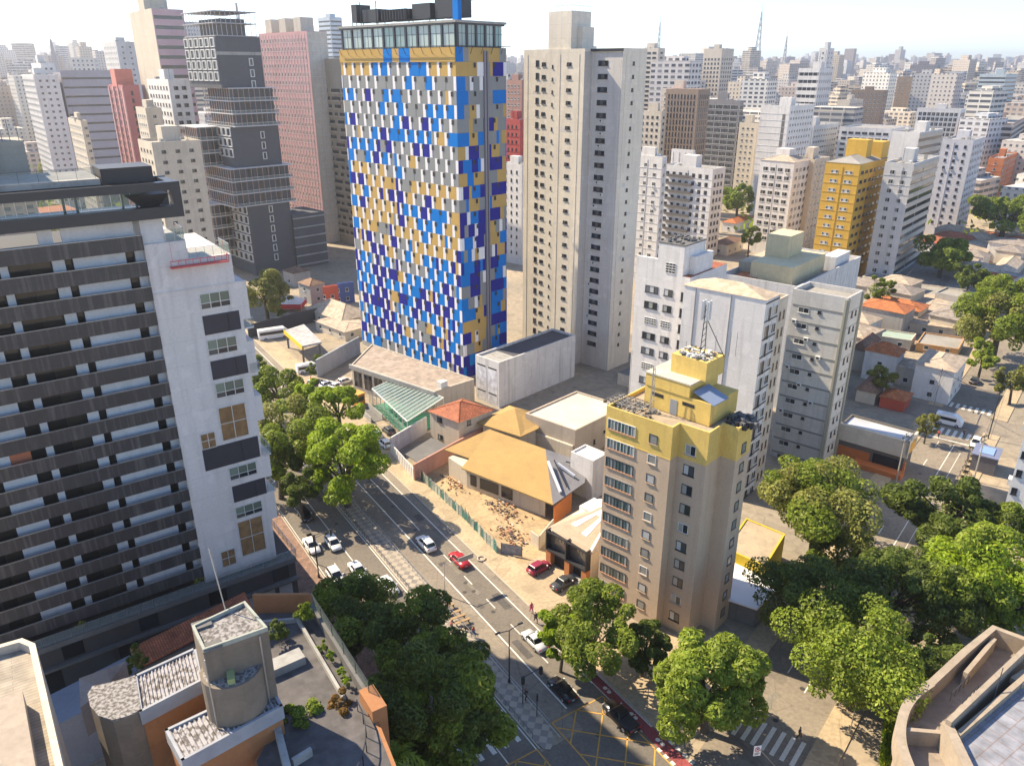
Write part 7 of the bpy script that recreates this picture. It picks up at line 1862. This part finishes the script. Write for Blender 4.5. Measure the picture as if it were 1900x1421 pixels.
def crossarm(r0, h):
    m = MB(); m.box(-.9, .9, -.06, .06, h - .9, h - .75); m.box(-.7, .7, -.06, .06, h - 1.8, h - 1.68)
    for x in (-.8, -.3, .3, .8): m.bar((x, 0, h - .75), (x, 0, h - .5), .05)
    m.build('cross_arm', METALD, r0)
pole('utility_pole', 'tall pale utility pole at the corner of the cut-off shop and side street', 'utility pole', 1660, 905, 11, CONC, .13, crossarm, 60)
pole('utility_pole', 'concrete pole beside the motorcycle parking row', 'utility pole', 1806, 893, 10, CONC, .14, crossarm, 60)
pole('utility_pole', 'dark pole at the sunlit crossing, right of the white truck', 'utility pole', 1833, 815, 11, METALD, .12, crossarm, 60)
pole('utility_pole', 'slim pole in front of the white corner house', 'utility pole', 1733, 752, 9, CONC, .1, crossarm, 40)
pole('sign_post', 'white-topped post on the pavement under the bright leafy tree', 'post', 1576, 1362, 5.5, METAL, .07)
pole('sign_post', 'thin white post in the shade at the mango tree corner', 'post', 1234, 1330, 4.5, FRW, .05)
pole('sign_post', 'thin post at the pavement edge behind the black pickup', 'post', 1200, 1318, 5.2, METAL, .05)
def tl(r0, h):
    m = MB(); m.box(-.18, .18, -.16, .12, h - 1.1, h); m.build('signal_head', BLACKM, r0); m = MB(); m.bar((0, 0, h - .1), (2.6, 0, h + .1), .06); m.box(2.4, 2.75, -.16, .16, h - .9, h + .15); m.build('arm', METALD, r0)
pole('traffic_signal', 'traffic signal on the median tip beside the waiting person', 'traffic light', 970, 1306, 4.2, METALD, .07, tl, 57)
pole('traffic_signal', 'traffic signal with an arm at the shaded kerb by the tower podium', 'traffic light', 588, 1046, 5.2, METALD, .07, tl, 60)
pole('traffic_signal', 'small signal post at the island tip near the yellow box', 'traffic light', 996, 1330, 3.4, METALD, .06, lambda r0, h: (lambda m: (m.box(-.16, .16, -.14, .1, h - .8, h), m.build('signal_head', FRD, r0)))(MB()))
# parking sign, back left of the zebra crossing: white plate with a struck red ring
x, y = gp(1455, 1440); sg = thing('traffic_sign', 'white rectangular traffic sign with a red ring, on a leaning pole at the bottom edge', 'traffic sign', (x, y, 0))
tp_ = gp(1405, 1392, 4.6); off = Vector((tp_[0] - x, tp_[1] - y, 4.6)); m = MB(); m.bar((0, 0, 0), off + Vector((0, 0, .5)), .06, 0, 6); m.build('pole', METAL, sg)
m = MB(); m.box(-.42, .42, -.03, .0, -.6, .6); pb_ = m.build('sign_plate', mplain("sign_white", (.75, .74, .72), .5), sg); pb_.location = off; pb_.rotation_euler = (R_(-8), R_(4), R_(12))
m = MB(); n = 20
for k in range(n):
    a_, b_ = 2 * math.pi * k / n, 2 * math.pi * (k + 1) / n; P_ = lambda t, r: (r * math.cos(t), -.035, .16 + r * math.sin(t)); m.poly([P_(a_, .3), P_(b_, .3), P_(b_, .22), P_(a_, .22)])
m.poly([(-.2, -.036, .36), (-.15, -.036, .4), (.2, -.036, -.04), (.15, -.036, -.08)])
m.build('red_ring', mplain("sign_red", (.55, .04, .05), .5), pb_)
m = MB()
for i in range(3): m.box(-.28, .28 - .15 * (i == 2), -.035, -.03, -.28 - i * .1, -.23 - i * .1)
m.box(-.1, -.03, -.035, -.03, .04, .3); m.box(-.03, .1, -.035, -.03, .24, .3); m.box(-.03, .1, -.035, -.03, .14, .2); m.box(.06, .12, -.035, -.03, .16, .28)
m.build('sign_lettering', BLACKM, pb_)
# zebra railings: median rail, bus stop benches, bollards, hanging sign over the lane
m = MB(); 
for i in range(110):
    u = 53.5 + i * 1.6; p = W(u, 39.75); m.bar((*p[:2], .1), (*p[:2], 1.1), .035)
    if i: m.bar((*W(u - 1.6, 39.75)[:2], 1.1), (*p[:2], 1.1), .03); m.bar((*W(u - 1.6, 39.75)[:2], .6), (*p[:2], .6), .025)
tag(m.build('median_railing', METAL), 'long metal railing down the middle of the avenue beside the mosaic median', 'railing')
m = MB()
for i in range(60):
    u = 53 + i * .32 * 3; p = W(u, 37.2); 
    m.bar((*p[:2], .1), (*p[:2], .9), .03)
    if i: m.bar((*W(u - .96, 37.2)[:2], .9), (*p[:2], .9), .025)
tag(m.build('kerb_railing', METALD), 'dark pedestrian railing on the far side of the mosaic median near the dark trees', 'railing')
for i, (px, py) in enumerate(((830, 1130), (842, 1142), (850, 1150), (858, 1158))):
    p = gp(px, py); r0 = thing('bench', 'brown bus stop bench on the sunny median', 'bench', (*p, .13), R_(90 - 60), 'bus stop benches on the median'); m = MB(); m.box(-1.1, 1.1, -.22, .22, .42, .5); m.build('seat', RUB[3], r0)
    for x in (-.9, .9): m = MB(); m.box(x - .05, x + .05, -.2, .2, 0, .42); m.build('leg', METALD, r0)
p = gp(806, 1130); r0 = thing('info_totem', 'brown upright bus stop totem on the median', 'totem', (*p, .13), R_(90 - 57)); m = MB(); m.box(-.35, .35, -.12, .12, .1, 3.2); m.build('panel', mplain("totem_brown", (.10, .06, .045), .6), r0); m = MB(); m.box(-.4, .4, -.2, .2, 0, .1); m.build('base', CONC, r0)
p = W(81.0, 44.7); r0 = thing('lane_gantry_sign', 'square sign board slung over the avenue lane by thin arms, near the red car', 'sign', (*p[:2], 0), R_(90 - 57)); m = MB(); m.box(-1.2, 1.2, -.06, .06, 4.6, 5.4); m.build('sign_board', mplain("board_back", (.36, .34, .3), .6), r0)
m = MB(); m.bar((-3.6, 0, 0), (-3.6, 0, 5.2), .08); m.bar((-3.6, 0, 5.1), (1.3, 0, 5.1), .05); m.build('mast', METAL, r0)
p = W(66.2, 43.7); r0 = thing('lane_gantry_sign', 'dark square board hung over the lane above the silver car', 'sign', (*p[:2], 0), R_(90 - 57)); 
bpy.data.objects.remove(r0)
# orange container kiosk, skip, manhole cone
p = gp(664, 750); r0 = thing('orange_kiosk', 'bright orange box kiosk on the pavement below the glass canopy', 'kiosk', (*p, 0), R_(50)); m = MB(); m.box(-1.2, 1.2, -1.2, 1.2, .1, 2.7); m.build('body', mplain("kiosk_orange", (.7, .27, .02), .5, 0, .15, 1), r0); m = MB(); m.box(-1.35, 1.35, -1.35, 1.35, 2.7, 2.85); m.build('roof', mplain("kiosk_roof", (.6, .3, .06), .6), r0); m = MB(); m.box(-.9, .9, -1.23, -1.2, 1.1, 2.2); m.build('hatch', FRD, r0)
p = gp(686, 770); r0 = thing('low_wall_ramp', 'dark ramp with low concrete walls under the glass canopy', 'ramp', (*p, 0), R_(90 + 33)); m = MB(); m.box(-4, 4, -1.4, -1.2, 0, 1.3); m.box(-4, 4, 1.2, 1.4, 0, 1.3); m.build('side_wall', CONC, r0); m = MB(); m.box(-4, 4, -1.2, 1.2, 0, .1); m.build('floor', CONCD, r0)
p = gp(893, 1038); r0 = thing('drain_ring', 'pale concrete ring lying at the edge of the pavement right of the red car', 'concrete ring', (*p, .13)); m = MB(); n = 18
for k in range(n):
    a_, b_ = 2 * math.pi * k / n, 2 * math.pi * (k + 1) / n; m.bar((.6 * math.cos(a_), .6 * math.sin(a_), .1), (.6 * math.cos(b_), .6 * math.sin(b_), .1), .12)
m.build('ring', KERB, r0)
p = gp(1824, 868); r0 = thing('blue_roof_booth', 'small dark booth with a blue skylight roof by the white edge tower', 'booth', (*p, 0), R_(90 - 128)); m = MB(); m.box(-2, 2, -2.6, 2.6, 0, 3.4); m.build('wall', mwall("booth_dark", (.12, .12, .15), .2, .2), r0); m = MB(); m.box(-2.2, 2.2, -2.8, 2.8, 3.4, 3.6); m.build('roof', mplain("booth_roof", (.16, .18, .28), .5), r0); m = MB(); m.box(-1.2, 1.2, -1.7, 1.7, 3.6, 3.75); m.build('skylight', mplain("skylight_blue", (.22, .33, .55), .2), r0)
# overhead wires strung between the poles of the side street
m = MB(); pw_ = [(*gp(1660, 905), 10.2), (*gp(1733, 752), 8.6), (*gp(1833, 815), 10.2), (*gp(1806, 893), 9.4)]
for a_, b_ in ((0, 1), (1, 2), (2, 3), (0, 3)):
    for k in range(3):
        p, q = Vector(pw_[a_]) + Vector((k * .5, 0, -.3 * k)), Vector(pw_[b_]) + Vector((k * .5, 0, -.3 * k)); pts = [p.lerp(q, i / 8) - Vector((0, 0, 4 * .8 * (i / 8) * (1 - i / 8))) for i in range(9)]; m.pipe(pts, .03, 0, 3)
tag(m.build('overhead_wires', BLACKM), 'sagging overhead wires strung between the poles of the side street', 'wires')
# radio masts on the skyline
def mast(label, px, ytop, ybase, Y, wd):
    d = ray(px, ybase); x = d[0] * Y / d[1]; zt = hz(px, ytop, Y); r0 = thing('radio_mast', label, 'radio mast', (x, Y, 0)); m = MB(); n = 14
    for sx, sy in ((-1, -1), (1, -1), (1, 1), (-1, 1)): m.bar((sx * wd, sy * wd, 0), (sx * .5, sy * .5, zt), wd * .09, 0, 4, .5)
    zz = [zt * (1 - (1 - i / n) ** 1.2) for i in range(n + 1)]
    for i in range(n):
        w0, w1 = wd + (.5 - wd) * zz[i] / zt, wd + (.5 - wd) * zz[i + 1] / zt
        for k in range(4):
            c = ((-1, -1), (1, -1), (1, 1), (-1, 1)); a_, b_ = c[k], c[(k + 1) % 4]; m.bar((a_[0] * w0, a_[1] * w0, zz[i]), (b_[0] * w1, b_[1] * w1, zz[i + 1]), .35)
    m.bar((0, 0, zt), (0, 0, zt + 14), .4); m.build('lattice', mplain("mast_grey", (.30, .30, .33), .6), r0)
MASTS = ((1404, 22, 110, 1500, 9), (1222, 42, 88, 1500, 6), (1455, 68, 112, 1700, 6), (441, 6, 30, 900, 5), (98, 74, 95, 900, 4))
for a_, lab in zip(MASTS, ('tallest lattice radio mast on the skyline at right', 'radio mast behind the scalloped balcony tower', 'slender radio mast right of the tallest one', 'radio mast behind the dark stepped tower', 'small mast on the hazy skyline at far left')): mast(lab, *a_)

# ---------------------------------------------------------------- the city behind
PAL = [(.66, .60, .52), (.70, .67, .64), (.74, .70, .63), (.54, .47, .41), (.62, .57, .53), (.46, .38, .34), (.68, .58, .46), (.52, .53, .56)]
NAM = ['sandy', 'pale grey', 'cream', 'drab brown', 'stone grey', 'dark brown', 'ochre beige', 'bluish grey']
FM = []
for i, c in enumerate(PAL):
    FM.append([mfacade("far_%d_dots" % i, c, 3.2, 3.1, .42, .42), mfacade("far_%d_bands" % i, c, 7.0, 3.3, .9, .48), mfacade("far_%d_wide" % i, c, 4.4, 3.2, .62, .5)])
ROOFC = [mplain("far_roof_grey", (.36, .34, .32), .9), mplain("far_roof_pale", (.5, .47, .43), .9), mplain("far_roof_orange", (.5, .19, .09), .9)]
taken = [(o.location.x, o.location.y, 7 if o.get('category') in ('house', 'shop') else 16) for o in bpy.data.objects if o.parent is None and o.get('category') in ('apartment block', 'apartment tower', 'hotel', 'house', 'shop')]
def free(x, y, r):
    return all((x - a_) ** 2 + (y - b_) ** 2 > (r + c) ** 2 for a_, b_, c in taken)
def far_mesh(w_, d_, h, mat, roof):
    m = MB(); m.box(-w_ / 2, w_ / 2, -d_ / 2, d_ / 2, 0, h, 0); m.poly([(-w_ / 2 + .3, -d_ / 2 + .3, h + .05), (w_ / 2 - .3, -d_ / 2 + .3, h + .05), (w_ / 2 - .3, d_ / 2 - .3, h + .05), (-w_ / 2 + .3, d_ / 2 - .3, h + .05)], 1)
    k = g.random()
    if k < .8: m.box(-w_ * .22, w_ * .2, -d_ * .25, d_ * .2, h, h + g.uniform(2.5, 6), 2)
    if k < .4: m.box(w_ * .22, w_ * .4, -d_ * .3, d_ * .1, h, h + g.uniform(1, 3), 2)
    if k > .75: m.box(-w_ / 2 - 1.0, -w_ / 2, -d_ * .3, d_ * .3, 0, h * .96, 0)
    return m
g = random.Random(21)
n_ind = 0
tries = 0
while n_ind < 285 and tries < 9000:
    tries += 1
    px = g.uniform(930, 1960) if g.random() < .86 else g.uniform(-60, 930)
    Y = 330 + 700 * g.random() ** 1.0
    x = (px - CX) / F * Y * 1.0 / ct * .93
    w_, d_ = g.uniform(14, 27), g.uniform(14, 30)
    if not free(x, Y, max(w_, d_) * .55): continue
    low = Y < 430 or (Y < 520 and g.random() < .5)
    h = g.uniform(6, 26) if low else max(9, min(80, g.gauss(37, 14) + (Y - 500) * .008))
    if not low and g.random() < .12: h = g.uniform(6, 16)
    taken.append((x, Y, max(w_, d_) * .55)); i = g.randrange(8); mt = FM[i][g.randrange(3)]
    roof = g.choice((0, 1, 1)) if h > 14 else g.choice((0, 1, 2, 2))
    size = 'low' if h < 16 else ('mid-rise' if h < 42 else 'high-rise')
    dist = 'in the middle distance' if Y < 700 else 'in the hazy distance'
    o = far_mesh(w_, d_, h, mt, None).build('city_block', [mt, ROOFC[roof], mt], loc=(x, Y, 0)); o.rotation_euler.z = R_(g.choice((46, 40, 52, 35)))
    tag(o, '%s %s block with tiny windows %s%s' % (NAM[i], size, dist, ' left of the patchwork hotel' if px < 640 else ''), 'apartment block', '%s %s blocks %s' % (NAM[i], size, dist) + (' at left' if px < 640 else ''))
    n_ind += 1
m = MB(); cm = [FM[i][k] for i in range(8) for k in (0, 1)]
for i in range(6400):
    Y = 1000 + 5600 * g.random() ** 1.5; px = g.uniform(-150, 2050)
    if i < 1500: Y = g.uniform(620, 1150); px = g.uniform(950, 2000) if g.random() < .8 else g.uniform(-100, 950)
    x = (px - CX) / F * Y / ct * .93
    if Y < 1160:
        if not free(x, Y, 13): continue
        taken.append((x, Y, 12))
    w_, d_ = (g.uniform(14, 34), g.uniform(14, 34)) if Y > 1160 else (g.uniform(12, 20), g.uniform(12, 22)); h = max(10, min(150, g.gauss(40, 18) + min(62, max(0, Y - 1000) * .018))); a_ = R_(g.choice((46, 40, 20, 70))); mi = g.randrange(16)
    if px < 500: h *= 1.25
    c_, s_ = math.cos(a_), math.sin(a_); P = [(x + c_ * u - s_ * v, Y + s_ * u + c_ * v) for u, v in ((-w_ / 2, -d_ / 2), (w_ / 2, -d_ / 2), (w_ / 2, d_ / 2), (-w_ / 2, d_ / 2))]
    m.prism(P, 0, h, mi)
    if g.random() < .6: P = [(x + c_ * u - s_ * v, Y + s_ * u + c_ * v) for u, v in ((-w_ / 4, -d_ / 4), (w_ / 5, -d_ / 4), (w_ / 5, d_ / 5), (-w_ / 4, d_ / 5))]; m.prism(P, h, h + g.uniform(3, 9), mi)
o = m.build('distant_city', cm); tag(o, 'endless pale mass of tower blocks fading into the haze along the skyline', 'city', kind='stuff')
# tree cover between the far blocks
gv = np.random.default_rng(5); n = 26000
cx_ = gv.uniform(-200, 2100, 1600); Yc = 250 + 1400 * gv.random(1600) ** 1.2; xc = (cx_ - CX) / F * Yc
k = gv.integers(0, 1600, n); p = np.stack([xc[k] + gv.normal(0, 4.5, n), Yc[k] + gv.normal(0, 4.5, n), np.abs(gv.normal(5, 2.5, n))], 1)
ok = np.array([not (Yc[i] < 420 and 560 < cx_[i] < 1200) and Yc[i] > 330 for i in k]); p = p[ok]; n = len(p)
t = gv.normal(size=(n, 3)); t /= np.linalg.norm(t, axis=1)[:, None]; b = np.cross(t, gv.normal(size=(n, 3))); b /= np.linalg.norm(b, axis=1)[:, None]; s = gv.uniform(.8, 1.9, n)[:, None]
v = np.stack([p - t * s, p - b * s, p + t * s, p + b * s], 1).reshape(-1, 3)
me = bpy.data.meshes.new('tree_cover'); me.from_pydata(v.tolist(), [], [tuple(range(4 * i, 4 * i + 4)) for i in range(n)]); me.materials.append(LF['green'])
o = bpy.data.objects.new('tree_cover', me); COL.objects.link(o); tag(o, 'green tree cover between the distant blocks', 'tree cover', kind='stuff')
# low houses filling the ground between the mid-distance blocks
k = 0; tries = 0
while k < 190 and tries < 6000:
    tries += 1
    px = g.uniform(900, 1950) if g.random() < .75 else g.uniform(100, 700); Y = g.uniform(235, 420)
    if k < 50: px = g.uniform(1600, 1960); Y = g.uniform(190, 330); x = (px - CX) / F * Y / ct * .93
    w_, d_ = g.uniform(8, 13), g.uniform(8, 15)
    if not free(x, Y, 4) or abs((math.cos(CS) * x - math.sin(CS) * Y) + 18.8) < 13 or abs(math.sin(CS) * x + math.cos(CS) * Y - 177.5) < 9: continue
    taken.append((x, Y, 6)); P = [(-w_ / 2, -d_ / 2), (w_ / 2, -d_ / 2), (w_ / 2, d_ / 2), (-w_ / 2, d_ / 2)]; a_ = R_(g.choice((46, 42)))
    h = g.uniform(4, 7.5); c_, s_ = math.cos(a_), math.sin(a_); P = [(x + c_ * u - s_ * v, Y + s_ * u + c_ * v) for u, v in P]
    ri = g.choices(range(5), (.1, .1, .3, .25, .25))[0]; rf = (TILEO, TILE, SANDR, SLATE, ROOFG)[ri]
    b = Bld('low_house', 'low house with %s roof packed between the mid-distance blocks' % ('an orange tiled', 'a terracotta tiled', 'a sand coloured', 'a grey tiled', 'a flat grey')[ri], 'house', P, h, (WHITE, CREAM, GREYW)[g.randrange(3)], group='low houses with %s roofs' % ('orange', 'terracotta', 'sand', 'grey tiled', 'flat')[ri], parapet=.4 if ri == 4 else 0, roof=rf if ri == 4 else None)
    if ri != 4: hip(b, 1.6, rf, .4)
    k += 1
# ---------------------------------------------------------------- air
hm = bpy.data.materials.new("haze"); hm.use_nodes = True; t = hm.node_tree
for n_ in list(t.nodes):
    if n_.type != 'OUTPUT_MATERIAL': t.nodes.remove(n_)
pv = t.nodes.new("ShaderNodeVolumePrincipled"); pv.inputs["Color"].default_value = (0.94, 0.94, 0.98, 1); pv.inputs["Density"].default_value = 0.0002; pv.inputs["Anisotropy"].default_value = 0.55
t.links.new(pv.outputs[0], t.nodes["Material Output"].inputs["Volume"])
m = MB(); m.box(-7600, 7600, -300, 7600, -1.0, 205.0); o = m.build('haze', hm); o['kind'] = 'stuff'
